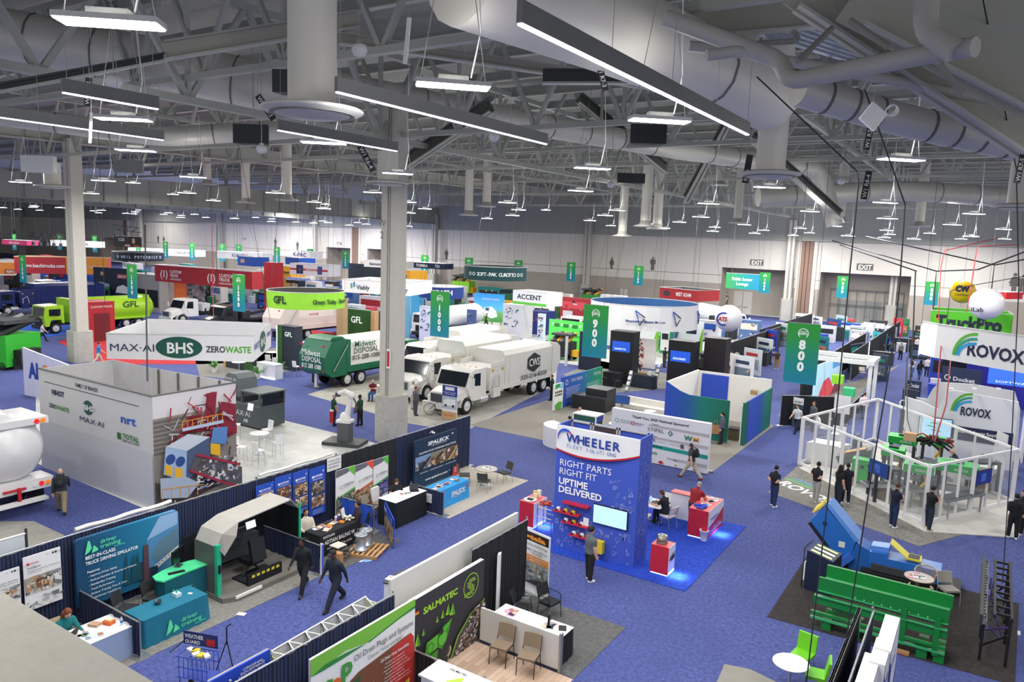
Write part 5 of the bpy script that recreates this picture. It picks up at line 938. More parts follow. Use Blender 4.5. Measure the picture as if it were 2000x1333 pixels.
def cap(P):
 P.rect(0,0,1,1,M('EDEEEC',.6,v=0));P.poly([(0,1),(1,1),(1,.93),(.5,.84),(.3,.89),(0,.84)],M('7CC142',.6,v=0));P.poly([(1,.93),(.8,.90),(.5,.84),(.52,.83),(.82,.885),(1,.9)],M('2E8B3A',.6,v=0));P.poly([(0,.84),(.12,.88),(.3,.87),(.5,.84),(.28,.83),(.1,.83)],M('2E8B3A',.6,v=0))
 P.poly([(.1,.0),(.1,.44),(.42,.6),(.95,.66),(.985,.6),(1,.4),(1,0)],M('7A4A34',.6,v=0));P.poly([(.72,0),(.75,.62),(.95,.66),(.985,.6),(1,.4),(1,0)],M('C23A34',.6,v=0));P.poly([(.02,0),(.12,.46),(.44,.56),(.42,.44),(.1,.2)],M('2F5A33',.6,v=0))
 P.txt('Oil Drain Plugs and Systems',.37,.735,.062,M('3C4048',.6,v=0),.0,w=.6);P.txt('Cleaner, Faster and Safer!',.5,.665,.04,M('4A4E55',.6,v=0),.0,w=.36)
 P.txt('C',.06,.52,.2,M('3F9A3C',.5,v=0),.02,sx=.9);P.txt('a',.175,.55,.2,M('E0662E',.5,v=0),.03);P.txt('P',.25,.56,.22,M('3F9A3C',.5,v=0),.03,sx=.9);P.txt('Oil Change Systems',.06,.47,.035,M('C23A34',.5,v=0),.02,w=.27)
 P.txt('Oil Drain Hose Assemblies',.62,.55,.035,WHITE,.02,w=.3);P.txt('Spring Loaded Oil Drain Plugs',.14,.38,.04,WHITE,.02,w=.42)
 for i in range(8):P.txt('- Reusable hose adapters for easy oil changes'[:26+3*(i%4)],.66-.01*(i%3),.5-.036*i,.02,WHITE,.004)
 for i in range(4):P.txt(['- Vacuum Drained','- No mess','- Quick Oil Change','- Vehicle Service Bay'][i],.3+.03*i,.3-.05*i,.026,WHITE,.01)
 P.poly([(.6,.05),(.92,.2),(.92,.06),(.6,-.0)],M('E6D84A',.6,v=0));P.rect(.62,.03,.7,.1,M('6A6A6A',.6,v=0));P.rect(.82,.09,.9,.17,M('5A5A5A',.6,v=0));P.poly([(.73,.08),(.76,.08),(.76,.06),(.79,.09),(.76,.12),(.76,.1),(.73,.1)],RED)
wallpanel('fabric_banner','large green, white and red fabric banner about oil drain plugs','E',-10.6,(606,1290),(806,1400),cap,th=.05)
sidedrape(-10.6,-8.6,12.75,'low black side drape at the bottom edge beside the oil plug banner',1.0,DRAPEM2)
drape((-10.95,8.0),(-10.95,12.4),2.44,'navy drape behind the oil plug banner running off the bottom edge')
o=thing('half_wall','waist-high white panel wall behind the two tan chairs','wall panel',(-10.55,15.4,0));MB().box(0,0,.08,2.45,.06,.98,OFFW).obj('panel',o);MB().box(0,-.01,0,2.45,.07,.08,DGREY).obj('plinth',o);MB().box(2.4,-.03,0,2.46,.09,1.05,STEEL).obj('end_post',o)
t=draped_table((-9.3,16.0,0),2.1,.65,'white topped table with black skirt at the belt drying stand','101216',.76,top='EDEDED')
papers(-9.5,16.0,.775,9,21,'leaflets spread on the white topped belt drying table',('F2F0F0','E8A8C8','D9C9B0'),.75,.15)
monitor((-8.75,16.0,.775),R(110),.42,.28,'small black monitor seen from its side on the white topped table');small('tablet','black tablet on the white topped table end','tablet',MB().box(-.1,-.13,0,.1,.13,.012,BLACK),(-8.45,16.1,.775),.5)
def ste(P):
 P.rect(0,0,1,1,M('F0F0F0',.6,v=0));P.rect(.03,.83,.97,.97,M('2A2420',.6,v=0));P.txt('stela',.08,.86,.075,M('F0973A',.6,v=0),.06,w=.78);P.txt('drying technology',.04,.765,.035,M('8A8E96'),w=.9);P.txt('SMART BELT DRYING',.08,.68,.03,M('7A7E86'),w=.84);P.txt('SOLUTIONS',.3,.635,.03,M('7A7E86'))
 P.rect(0,.5,1,.61,M('E8954A',.6,v=0));P.txt('for WASTE & RECYCLING',.08,.565,.026,WHITE,.01,w=.84);P.txt('APPLICATIONS',.25,.52,.026,WHITE,.01);P.rect(0,.17,1,.5,M('9AA6AC',.6,v=0));P.scatter(.02,.18,.98,.49,70,PHW+[M('5E8A84')],(.015,.05),5);P.poly([(0,.16),(1,.3),(1,.17)],M('3A3A40',.6,v=0))
banner2('roll_up_banner','orange, black and white roll-up banner reading stela drying technology',(1021,1152),(1069,1176),2.0,ste)
small('rolled_banner','narrow white banner edge leaning on the dark drape left of the belt drying banner','banner',MB().obox((0,0,1.0),(.02,.05,0),(.05,-.1,0),(0,0,1.0),WHITE),(-10.8,16.6,0))
stack_chair((-10.2,16.95,.012),R(-70),'black armchair left of a pair behind the belt drying table','1D2023',arms=True,grp='black armchairs at the belt drying stand');stack_chair((-9.75,17.7,.012),R(-100),'black armchair nearest the orange belt drying banner','1D2023',arms=True,grp='black armchairs at the belt drying stand')
for i,(x,l)in enumerate([(-9.55,'left of two tan chairs in front of the white half wall'),(-8.75,'right of two tan chairs in front of the white half wall')]):stack_chair((x,14.95,.02),R(188+i*4),l,'85725F',grp='tan chairs on the plank floor',frame='2A2624')
stack_chair((-10.3,13.2,.02),R(120),'tan chair half hidden below the shredder backdrop','85725F',frame='2A2624')
o=thing('display_counter','white counter with green and black logo at the bottom edge of the photo','counter',(-8.7,12.35,.02));MB().box(-1.1,-.3,0,.5,.35,.98,WHITE).obj('counter_body',o);MB().box(-1.15,-.35,.98,.55,.4,1.02,WHITE).poly([(-.5,-.2,1.024),(-.1,-.2,1.024),(-.25,.15,1.024)],GL).poly([(.0,-.1,1.024),(.3,-.1,1.024),(.15,.2,1.024)],INK).text('SALMATEC',.1,INK,(-.7,.2,1.02),XS,(0,1,0),.01).obj('counter_top',o)
A_,B_=g(528,1274,2.2),g(714,1166,2.2);L_=(B_-A_).length;o=thing('popup_tent_frame','half-raised white pop-up tent with zigzag top frame at bottom centre','tent',(A_.x,A_.y,0),atan2(B_.y-A_.y,B_.x-A_.x))
TF=M('D9D9DC',.8,v=.04);MB().box(0,0,.1,L_,.02,2.2,TF).box(0,-.55,.1,.02,0,2.1,M('C9CF7A',.8)).box(L_-.02,-.55,.6,L_,0,2.15,M('D9DFC0',.8)).obj('fabric_wall',o);f=MB();n=6
for z in(2.2,):f.tube([(0,0,z),(L_,0,z)],.018,WHITE);f.tube([(0,-.55,z-.06),(L_,-.55,z-.06)],.018,WHITE)
for i in range(n):f.tube([(L_*i/n,0,2.2),(L_*(i+.5)/n,-.55,2.14)],.014,WHITE,6);f.tube([(L_*(i+.5)/n,-.55,2.14),(L_*(i+1)/n,0,2.2)],.014,WHITE,6);f.tube([(L_*i/n,0,2.2),(L_*i/n,-.3,1.3)],.01,DGREY,5)
f.obj('top_frame',o);[MB().tube([(x,y,0),(x,y,2.2)],.02,WHITE).obj('leg',o)for x in(0,L_)for y in(0,-.55)]
P4=[g(*p,1.0)for p in((750,1137),(776,1144),(812,1122),(786,1112))];c0=sum(P4,Vector())/4;c0.z=0;o=thing('display_counter','tall white counter with black top behind the long white wall','counter',c0);MB().prism([((p-c0).x,(p-c0).y)for p in P4],0,.97,WHITE).obj('counter_body',o);MB().prism([((p-c0).x*1.06,(p-c0).y*1.06)for p in P4],.97,1.0,M('2B2B2E',.3)).obj('counter_top',o)
papers(c0.x,c0.y,1.002,5,31,'small white cards on the black topped counter',('FFFFFF','F4F4F4'),.2,.25)
p=g(505,1292,2.44);wallpanel('wall_banner','royal blue banner reading ORIGINAL EQUIPMENT TECHNOLOGY at the bottom edge','E',p.x,(404,1336),(528,1345),lambda P:[P.rect(0,0,1,1,M('2348C0',.6,v=0)),P.txt('ORIGINAL',.54,.84,.06,WHITE,.02,w=.34),P.txt('EQUIPMENT',.5,.76,.06,WHITE,.02,w=.4),P.txt('TECHNOLOGY',.46,.68,.06,WHITE,.02,w=.46)],back='2348C0')
small('header_rail','beige metal rail along the top of the royal blue banner','rail',MB().box(p.x-.15,g(404,1336,2.44).y,2.4,p.x-.03,g(528,1275,2.44).y,2.5,M('A79F90',.5)))
o=thing('shopping_cart','blue shopping cart with a sign and yellow packets at bottom left','cart',g(385,1352),R(20));b_=M('1D3FA8',.4)
f=MB();[f.tube([(-.3+.12*i,-.22,.45),(-.3+.12*i,-.22,.95)],.008,b_,5)for i in range(7)];[f.tube([(-.3+.12*i,.22,.45),(-.3+.12*i,.22,.95)],.008,b_,5)for i in range(7)];[f.tube([(-.35,y,z),(.45,y,z)],.012,b_,6)for y in(-.22,.22)for z in(.45,.7,.95)];[f.tube([(x,-.22,z),(x,.22,z)],.012,b_,6)for x in(-.35,.45)for z in(.45,.95)];f.box(-.35,-.22,.44,.45,.22,.46,b_);f.obj('basket',o)
[MB().lathe((x,y,.07),[(.07,-.015),(.07,.015)],TIRE,12,'y').obj('wheel',o)for x in(-.3,.35)for y in(-.2,.2)];f=MB();[f.tube([(x,y,.1),(x,y,.46)],.012,b_,6)for x in(-.3,.35)for y in(-.2,.2)];f.tube([(-.5,-.25,1.05),(-.5,.25,1.05)],.015,BLACK);f.obj('undercarriage',o)
a=MB();a.box(-.5,.23,1.0,.4,.25,1.32,M('1D2C6A'));a.text('WEATHER',.14,WHITE,(-.45,.225,1.17),XS,bold=.03,w=.5);a.text('GUARD',.12,WHITE,(-.45,.225,1.04),XS,bold=.03,w=.4);a.box(.12,.22,1.04,.34,.225,1.2,RED);a.obj('sign_board',o)
for i in range(5):small('yellow_packet','yellow packets lying in the blue shopping cart','packet',MB().box(-.09,-.06,0,.09,.06,.05,M('D9C22E' if i%2 else 'E8E4DC')),g(385,1352)+Vector((-.2+.13*i,.05*sin(i*2),.96)),i*.7,'packets in the shopping cart')
o=thing('tripod_stand','small black tripod standing on the aisle carpet at bottom left','tripod',g(444,1312));[MB().tube([(0,0,.8),(.28*cos(a),.28*sin(a),.01)],.014,BLACK).obj('leg',o)for a in(0,2.1,4.2)];MB().tube([(0,0,.7),(0,0,1.15),(.1,.05,1.25)],.016,BLACK).obj('centre_pole',o)
BT=M('3E57BC',.6,v=.03,sc=.8);X0,X1,Y0=-12.2,-9.1,22.15;Y1=onx(1266,1000,X1).y;HT=4.4
o=thing('display_tower','tall blue display tower with a curved white header reading WHEELER FLEET SOLUTIONS','display tower',(X0,Y0,0));W,D=X1-X0,Y1-Y0
MB().box(0,0,0,W,.06,HT,BT).box(W-.06,.06,0,W,D,HT,BT).box(0,D-.06,0,W-.06,D,HT,BT).box(0,.06,0,.06,D-.06,HT,BT).obj('wall_panels',o)
f=MB();[f.box(x,D-.12,3.0,x+.06,D-.06,HT,M('B9B5AB',.5))for x in(.06,.8,.9,1.8,1.9,W-.14)];f.box(.06,D-.12,HT-.06,W-.06,D-.06,HT,M('B9B5AB',.5));f.box(.1,D-.1,3.4,.8,D-.09,HT-.35,M('C9A983'));f.box(1.9,D-.1,3.4,W-.1,D-.09,HT-.25,M('C9A983'));f.box(.9,D-.1,3.3,1.8,D-.09,HT-.1,M('4A3A34'));f.obj('inner_frames',o)
n=16;hb=[.82+.16*0-.30*sin(pi*i/n)*1.0-.1*(i/n)for i in range(n+1)]
bow=[.02+.12*sin(pi*i/n)for i in range(n+1)];m_=MB();tr=MB();top=[]
for i in range(n):
 a,b=(W*i/n,W*(i+1)/n);za,zb=3.57-.62*i/n+.91*(i/n)**2,3.57-.62*(i+1)/n+.91*((i+1)/n)**2;ya,yb=-bow[i],-bow[i+1]
 m_.add([(a,ya,za),(b,yb,zb),(b,yb,HT),(a,ya,HT),(a,0,za),(b,0,zb),(b,0,HT),(a,0,HT)],[(0,1,2,3),(3,2,6,7),(0,4,5,1)],WHITE);tr.add([(a,ya-.006,za-.05),(b,yb-.006,zb-.05),(b,yb-.006,zb+.01),(a,ya-.006,za+.01),(a,0,za-.05),(b,0,zb-.05)],[(0,1,2,3),(0,4,5,1)],RED)
m_.obj('curved_header',o);tr.obj('red_trim',o,'red line under the white header')
l=MB();BL=M('1E3C9A',.4,v=0)
for ch,u in zip('WHEELER',(.14,.275,.37,.455,.54,.615,.7)):
 i=u*n;yb=-(.02+.12*sin(pi*(u+.03)))-.03;dy=-.12*pi*cos(pi*(u+.03))/W;l.text(ch,.42,BL,(u*W,yb,HT-.5),(1,dy,0),bold=.02,off=.01,sx=1.05)
for k,ch in enumerate('FLEET SOLUTIONS'):
 u=.15+.041*k;yb=-(.02+.12*sin(pi*(u+.015)))-.03;l.text(ch,.17,M('4A5CA8',.4,v=0),(u*W,yb,HT-.7),(1,-.12*pi*cos(pi*u)/W,0),off=.01)
for k in range(14):
 a0,a1=R(200-13*k),R(200-13*(k+1));r=.27;t0=.03+.06*sin(pi*k/14);pt=lambda a,rr:(.38+rr*cos(a),-.12,HT-.38+rr*sin(a));l.poly([pt(a0,r+t0*.5),pt(a1,r+t0*.5),pt(a1,r-t0*.5),pt(a0,r-t0*.5)],M('5A3AA0' if k<4 else '2D57C8' if k<11 else 'C04A5A',.5,v=0))
l.obj('raised_lettering',o)
a=MB();W_=M('F4F4F6',.6,v=0)
for t,z,bo,wd in(('RIGHT PARTS',ony(1091,907,Y0).z,.0,1.95),('RIGHT FIT',ony(1090,924,Y0).z,.0,1.42),('UPTIME',ony(1089,943,Y0).z,.03,1.12),('DELIVERED',ony(1088,959,Y0).z,.03,1.66)):a.text(t,.33,W_,(.16,-.02,z),XS,bold=bo,w=wd)
ic=M('8594DE',.6,v=0);P=Panel(a,(0,-.002,0),XS,W,3.1);rnd=random.Random(4)
def icons(P,n,seed,keep):
 rnd=random.Random(seed)
 for i in range(n):
  u,v=rnd.uniform(.04,.96),rnd.uniform(.03,.97)
  if not keep(u,v):continue
  P.k=1;t=rnd.randint(0,4);s=rnd.uniform(.016,.028)
  if t==0:P.ring(u,v,s,.005,ic,12)
  elif t==1:P.line([(u-s,v-s),(u+s,v+s*1.2)],.02,ic)
  elif t==2:P.rect(u-s*.8,v-s,u+s*.8,v+s,ic);P.rect(u-s*.4,v-s*.5,u+s*.4,v+s*.5,BT)
  elif t==3:[P.line([(u,v),(u+s*cos(q),v+s*sin(q))],.018,ic)for q in(0,1.05,2.1,3.14,4.2,5.2)]
  else:P.poly([(u-s*.6,v-s),(u+s*.6,v-s),(u+s*.3,v+s)],ic)
icons(P,150,4,lambda u,v:not(v>.5 and u<.68));a.obj('printed_front',o);a=MB();P=Panel(a,(W+.002,.0,0),XE,D,4.2);icons(P,90,6,lambda u,v:True);a.obj('printed_side',o)
for tl,br in(((1100,983),(1150,1000)),((1083,1000),(1132,1015)),((1098,1022),(1149,1037)),((1113,1049),(1166,1062))):
 p,q=ony(*tl,Y0-.12),ony(*br,Y0-.12);z=(p.z+q.z)/2+.1;MB().box(p.x-X0,-.24,z-.025,q.x-X0,0,z+.025,M('C8283A',.4)).obj('shelf',o)
 rnd=random.Random(int(tl[0]))
 if tl[0]!=1100:
  for k in range(3):
   small('boxed_part','small boxed truck parts standing on the red shelves','boxed part',MB().box(-.06,-.04,0,.06,.04,.1,M(rnd.choice(['EDEDED','D9B83A','E8E8E8']))).box(-.08,-.09,0,.02,-.05,.04,BLACK),(p.x+(q.x-p.x)*(.15+.3*k),Y0-.12,z+.027),0,'boxed parts on the red shelves')
p=ony(1180,1075,Y0-.15);small('yellow_carton','yellow carton printed with two black bolts on the lowest red shelf','carton',MB().box(-.2,-.1,0,.2,.1,.42,M('E0C22E')).box(-.14,-.105,.1,-.02,-.1,.2,INK).box(-.14,-.105,.26,-.05,-.1,.34,INK),(ony(1169,1050,Y0-.14).x,Y0-.14,ony(1169,1080,Y0-.14).z))
small('price_card','tall white card leaning on the third red shelf','card',MB().box(-.1,-.01,0,.1,.01,.34,WHITE),ony(1144,1031,Y0-.1)-Vector((0,0,.0)))
a,b=ony(1159,984,Y0-.08),ony(1224,1038,Y0-.08);q=thing('wall_screen','large light blue television on the front of the blue tower','screen',(a.x,Y0-.08,b.z));w_,h_=b.x-a.x,a.z-b.z;MB().box(0,0,0,w_,.07,h_,BLACK).obj('bezel',q);MB().box(.02,-.005,.02,w_-.02,0,h_-.02,M('A9CDEC',.3,e=.9,v=0)).obj('screen_image',q)
p0,p1=g(1025,1060),g(1290,1165);e1=g(1380,1085)
tag(MB().prism([(X0-2.2,Y0-.55),(-7.1,Y0-.55),(-7.1,28.3),(X0-2.2,28.3)],.002,.02,ROYAL).obj('booth_carpet'),'bright royal blue carpet around the blue tower and red counters','carpet')
def redbox(pt,sx,sy,h,label,face=None,white='E',z=.02):
 p=g(*pt);o=thing('display_podium',label,'podium',(p.x,p.y,z),0,'red display podiums');MB().box(-sx/2,-sy/2,.04,sx/2,sy/2,h-.02,M('C22535',.45)).obj('body',o);MB().box(-sx/2,-sy/2,h-.02,sx/2,sy/2,h,M('D9545A',.4)).obj('top',o)
 MB().box(-sx/2+.02,-sy/2+.02,.0,sx/2-.02,sy/2-.02,.04,M('8FB8FF',.3,e=6,v=0)).obj('base_light',o,'glowing light strip under the podium')
 a=MB().box(sx/2,-sy/2,.04,sx/2+.012,sy/2,h,WHITE);
 if face:face(Panel(a,(sx/2+.013,-sy/2,.04),XE,sy,h-.04))
 a.obj('front_panel',o);li=bpy.data.lights.new('glow','AREA');li.size=.5;li.energy=14;li.color=(.35,.55,1);lo=bpy.data.objects.new('base_glow',li);COL.objects.link(lo);lo.parent=o;lo.location=(sx/2+.25,0,.12);lo.rotation_euler=(0,0,0);return o
def gebi(P):P.txt('GEBI',.1,.5,.16,INK,.05,w=.8);P.rect(.45,.7,.6,.73,INK);P.rect(.68,.71,.85,.74,INK);P.txt('CLUTCHES & PARTS',.1,.42,.03,M('9A9AA4'),w=.7)
redbox((1292,1118),.62,.55,.98,'red podium with white front reading GEBI and a metal drum on top',gebi);pg=g(1292,1118)
q=thing('filter_drum','round silver filter canister on top of the red podium','canister',(pg.x-.05,pg.y,1.0));MB().lathe((0,0,0),[(.17,0),(.19,.02),(.17,.04),(.17,.12),(.19,.14),(.17,.16),(.17,.26),(.14,.27)],M('8E8C80',.3,.7),24).obj('canister_body',q);MB().lathe((0,0,.265),[(.1,0),(.1,.02),(.03,.04)],STEEL,20).obj('cap',q)
def whe(P):P.rect(0,0,1,1,M('C22535',.45));P.poly([(0,1),(0,.5)]+[(t/8,.42+.35*(t/8)**1.6)for t in range(9)]+[(1,1)],WHITE);P.txt('WHEELER',.12,.62,.07,M('2A3A80'),.03,w=.5);P.txt('FLEET SOLUTIONS',.12,.54,.035,M('2A3A80'),w=.5);P.txt('RIGHT PARTS',.3,.28,.05,WHITE,.02,w=.5);P.txt('UPTIME DELIVERED',.2,.16,.08,WHITE,.03,w=.7)
pr=g(1376,1038);o=redbox((1376,1038),.75,1.75,1.08,'red and white reception counter with leaflets and a blue shirt on top',whe);MB().box(-1.6,.55,0,-.37,.85,1.02,WHITE).box(-1.6,.5,1.02,-.37,.9,1.06,M('E27A7C')).obj('white_wing',o,'white wing of the counter')
q=MB();[q.sphere((.12*cos(i*2.3)*(1+i*.15),.14*sin(i*2.3)*(1+i*.1),.03),.09,M('2A4CC0',.9),6,(1.2,1,.35))for i in range(7)];small('folded_shirt','crumpled royal blue shirt on the red counter','garment',q,(pr.x-.05,pr.y-.55,1.11));papers(pr.x,pr.y+.2,1.105,7,41,'cards and leaflets on the red reception counter',('F4F4F6','E4E8F0'),.2,.5)
small('candy_jar','small clear jar with pale sweets on the red counter','jar',MB().lathe((0,0,0),[(.06,0),(.085,.05),(.07,.12),(.05,.13)],M('F0DCD8',.2),14),(pr.x+.1,pr.y+.45,1.1))
small('waste_bin','white plastic waste bin beside the red counter','bin',MB().lathe((0,0,0),[(.11,0),(.16,.36),(.175,.37),(.17,.4),(.15,.4),(.1,.02)],WHITE,18),g(1374,1056,.02))
person((g(1352,1030).x,g(1352,1030).y,.02),78,'lean','8E1824','3A3F48','stout grey-haired person in a maroon shirt leaning on the red counter',hair=('short','g'),bulk=1.15,shoe='1E2022')
o=redbox((1040,1024),.62,.95,.98,'red and white podium left of the blue tower holding a brake disc',lambda P:[P.rect(.3,.72,.45,.75,INK),P.rect(.62,.78,.77,.81,INK)]);p=g(1040,1024)
q=thing('brake_disc','flat white brake disc with black clip on the left podium','brake part',(p.x-.02,p.y-.2,1.0));MB().lathe((0,0,0),[(.24,0),(.26,.03),(.22,.05),(.08,.05),(.08,.08),(.02,.08)],M('DAD6D0',.4),24).obj('disc',q);MB().box(-.05,-.15,.05,.15,-.02,.1,BLACK).obj('clip',q)
for i,(dx,dy,c)in enumerate([(.1,.25,'E4D9A8'),(.0,.38,'D9C25A'),(.15,.42,'ECE4CC')]):small('boxed_part','cream cartons stacked at the far end of the left red podium','carton',MB().box(-.07,-.06,0,.07,.06,.16+.05*i,M(c)),(p.x+dx-.1,p.y+dy-.1,1.0),.2,'cartons on the left red podium')
q=thing('tool_rack','wheeled steel rack holding orange tools between the left podium and the tower','rack',(X0-.75,Y0+.9,.02));[MB().tube([(x,y,0),(x,y,1.05)],.018,CHROME).obj('post',q)for x in(-.3,.3)for y in(-.22,.22)];[MB().tube([(-.3,y,z),(.3,y,z)],.02,M('D8C8B4'),6).obj('shelf_rail',q)for z in(.25,.6,.95)for y in(-.22,.22)]
q=MB();rnd=random.Random(8);[q.sphere((rnd.uniform(-.25,.25),rnd.uniform(-.18,.18),.06+rnd.uniform(0,.08)),.08,M(rnd.choice(['C8482E','A83A2A','D9683A','7A2A22'])),6,(1.3,.8,.6))for i in range(11)];small('clamp_pile','heap of orange clamps on the wheeled steel rack','tool heap',q,(X0-.75,Y0+.9,1.0))
t=thing('work_table','small white table with a laptop right of the blue tower','table',(-9.75+.6,25.4,.02));t.location=(g(1278,1020).x,g(1278,1020).y,.02);MB().box(-.38,-.5,.71,.38,.5,.74,WHITE).obj('tabletop',t);MB().tube([(0,0,.03),(0,0,.71)],.03,CHROME).obj('pedestal',t);MB().box(-.3,-.03,0,.3,.03,.03,CHROME).box(-.03,-.3,0,.03,.3,.03,CHROME).obj('cross_base',t)
tp=t.location;laptop((tp.x-.05,tp.y+.05,.76),R(95),'laptop with a light blue screen on the small white table',lid='4A4A50');person((tp.x+.5,tp.y-.15,.02),165,'type','16191F','1D2028','balding person in a black shirt typing at the small white table',hair=('fringe','b'))
for dx,dy,a,l in((.62,-.22,70,'white chair under the person typing beside the blue tower'),(.1,.75,180,'white chair beyond the small white table'),(-.15,-.8,0,'white chair nearest the blue tower side')):stack_chair((tp.x+dx,tp.y+dy,.02),R(a),l,'E4E2DE',frame='A8AAAC',grp='white chairs beside the blue tower')
small('dark_rucksack','dark rucksack lying on the chair beyond the laptop','bag',MB().sphere((0,0,.15),.17,M('3A3834',.9),7,(1,.8,.9)),(tp.x-.0,tp.y+.7,.48))
pm=person((1150,1135),60,'stand','5A6062','1E1C1A','person in a grey polo and black trousers facing the red shelves of the blue tower',hair=('short','k'),shoe='E6E6E6',bulk=1.06,s=1.02)
def spo(P):
 P.rect(0,0,1,1,M('E4E3E6',.6,v=0));gr=M('B9B3B8',.6,v=0);tl=M('1E9A8E',.6,v=0)
 for y in(.76,.52,.145):P.poly([(.4 if y>.5 else.6,y+.03),(1,y+.03),(1,y-.04),(.4 if y>.5 else.6,y-.01)],gr)
 P.poly([(.2,.4),(1,.37),(1,.29),(.2,.33)],tl);P.txt('Thank You, 2025 National Sponsors!',.22,.87,.05,INK,.025,w=.58);P.txt('Titanium',.43,.79,.03,INK);P.txt('Platinum',.42,.55,.03,INK);P.txt('Media Partner',.42,.345,.035,INK,.02);P.txt('Silver',.67,.13,.03,INK)
 P.ring(.06,.76,.045,.01,M('5A8A7A'));P.txt('Environmental',.1,.77,.028,M('3E8A6E'));P.txt('Solutions Group',.1,.73,.028,M('3E8A6E'));[P.disc(.235+.018*cos(t),.755+.03*sin(t),.016,M('C83A5A'))for t in(0,1.26,2.5,3.8,5)];P.txt('REPUBLIC',.265,.75,.03,M('3A4A70'),.01);P.txt('SERVICES',.265,.72,.02,M('3A4A70'))
 P.txt('STIFEL',.39,.66,.075,M('50525A'),0,w=.17);P.poly([(.6,.68),(.625,.74),(.65,.68),(.625,.62)],M('1E6A6A'));P.poly([(.613,.68),(.625,.71),(.637,.68),(.625,.65)],WHITE);P.txt('W',.765,.6,.1,M('1E7A4A'),.03,sx=1.1);P.txt('M',.85,.6,.1,M('F0A02E'),.02,sx=1.15)
 P.txt('BTR',.42,.45,.07,M('2A4A8A'),.02,w=.06);P.txt('LIVINGSTON',.5,.46,.022,GREY);P.txt('WESTERN TRUST',.62,.46,.022,GREY);P.rect(.735,.42,.765,.5,M('5A4A3A'));P.txt('CURATIVE',.8,.46,.028,M('5A6A9A'));P.txt('waste',.42,.2,.07,M('2E9A5A'),.02,w=.09);P.rect(.4,.09,.455,.14,M('E0C060'));P.rect(.4,.02,.44,.06,M('E8D020'));P.poly([(.52,.05),(.55,.1),(.58,.05),(.55,.02)],M('C0303A'));P.disc(.7,.05,.02,M('A8905A'));P.poly([(.87,.03),(.9,.1),(.93,.03)],M('1E4A5A'))
o=wallpanel('sponsor_wall','white wall reading Thank You, 2025 National Sponsors! with sponsor logos','S',33.85,(1196,797),(1380,928),spo,th=.3,cat='sign wall');MB().box(-.02,.3,0,5.2,.55,.06,STEEL).obj('foot',o)
carpet(-24.5,34.0,-10.4,46.2,M('8A857E',.95,v=.08,sc=6),'grey carpet of the association stand behind the sponsor wall')
pb=person((1349,936),170,'stride','3C4046','B9AE98','person with a rucksack in khaki trousers walking past the sponsor wall',hair=('short','b'),shoe='7A2A28');backpack(pb,'1C1E22','black rucksack on the person walking past the sponsor wall')
ALG=mat_grad('alliance',[(0,'2348A8'),(.4,'1E5AA8'),(.75,'128070'),(1,'128A5A')],0)
def al(P):
 P.ring(.1,.8,.09,.02,WHITE,16);P.txt('Future Industry',.2,.84,.045,WHITE,.01,w=.27);P.txt('Leaders Alliance',.2,.78,.045,WHITE,.01,w=.27);P.txt('Healthcare',.76,.84,.045,WHITE,.01,w=.18);P.txt('Waste Institute',.76,.78,.045,WHITE,.01,w=.2);P.txt('Y',.55,.8,.07,WHITE)
 for i in range(8):P.rect(.07+.01*(i%3),.6-.045*i,.43-.03*(i%3),.613-.045*i,M('B9C8EA',.6,v=0));P.rect(.58+.01*(i%2),.55-.04*i,.93-.02*(i%3),.562-.04*i,M('A9D8C8',.6,v=0))
wallpanel('message_wall','blue to green wall about the Future Industry Leaders Alliance','E',-22.6,(1099,738),(1173,792),al,mback=ALG,th=.12,cat='sign wall')
def pst(P):P.rect(0,0,1,1,M('E6ECEA'));P.poly([(.1,1),(.1,.8),(.6,.85),(.6,1)],M('2E9A5A'));P.rect(.6,.78,1,1,M('8FC4DC'));[P.rect(.1+.2*i,.52+.12*j,.24+.2*i,.6+.12*j,M('5A3A34'))for i in range(4)for j in range(2)];P.poly([(.2,0),(.1,.2),(.5,.3),(.9,.25),(.8,0)],M('5AA84A'))
wallpanel('poster_panel','white poster with green leaves and small dark photos beside the alliance wall','E',-22.6,(1083,752),(1098,800),pst,th=.1)
o=thing('reception_counter','curved white reception counter left of the blue tower header','counter',(g(1110,868).x,g(1110,868).y,0));q=[(1.1*cos(R(a))*1.2,1.1*sin(R(a))-.2)for a in range(150,331,15)];MB().prism(q+[(.35*cos(R(a)),.35*sin(R(a))-.2)for a in range(330,149,-30)],0,1.05,WHITE).obj('counter_body',o)
rp=o.location;person((rp.x-.1,rp.y+.3,0),-70,'type','7A7E84','33363C','person in a grey jacket seated behind the curved white counter',hair=('short','k'),extras='badge',sleeve=1,s=1.12,skin='m');person((rp.x-.1,rp.y+1.4,0),210,'cross','2A2C30','B9A88C','bald person in a dark vest standing behind the curved white counter',hair=('bald','k'),skin='m')
small('brown_tray','dark tray of snacks on the curved white counter','tray',MB().box(-.25,-.12,0,.25,.12,.12,M('5A4632')),(rp.x+.1,rp.y-.75,1.06));
o=thing('display_case','glass display case with white top and green and blue prints','display case',(g(1147,862).x,g(1147,862).y,0));MB().box(-.7,-.5,1.5,.7,.5,1.56,WHITE).box(-.7,-.5,0,.7,.5,.1,WHITE).obj('frame',o);[MB().box(x-.03,y-.03,.1,x+.03,y+.03,1.5,WHITE).obj('corner_post',o)for x in(-.67,.67)for y in(-.47,.47)];MB().box(-.63,-.44,.1,.63,.44,1.5,M('14323A',.1)).box(-.64,-.46,1.2,.64,-.44,1.48,M('1E5A4A')).box(.64,-.44,1.2,.66,.44,1.48,M('2A3FA0')).box(-.5,-.465,.3,.2,-.46,.9,M('4A9AA8')).box(.65,-.35,.3,.66,.3,.9,M('6FA8C4')).obj('glass_case',o)
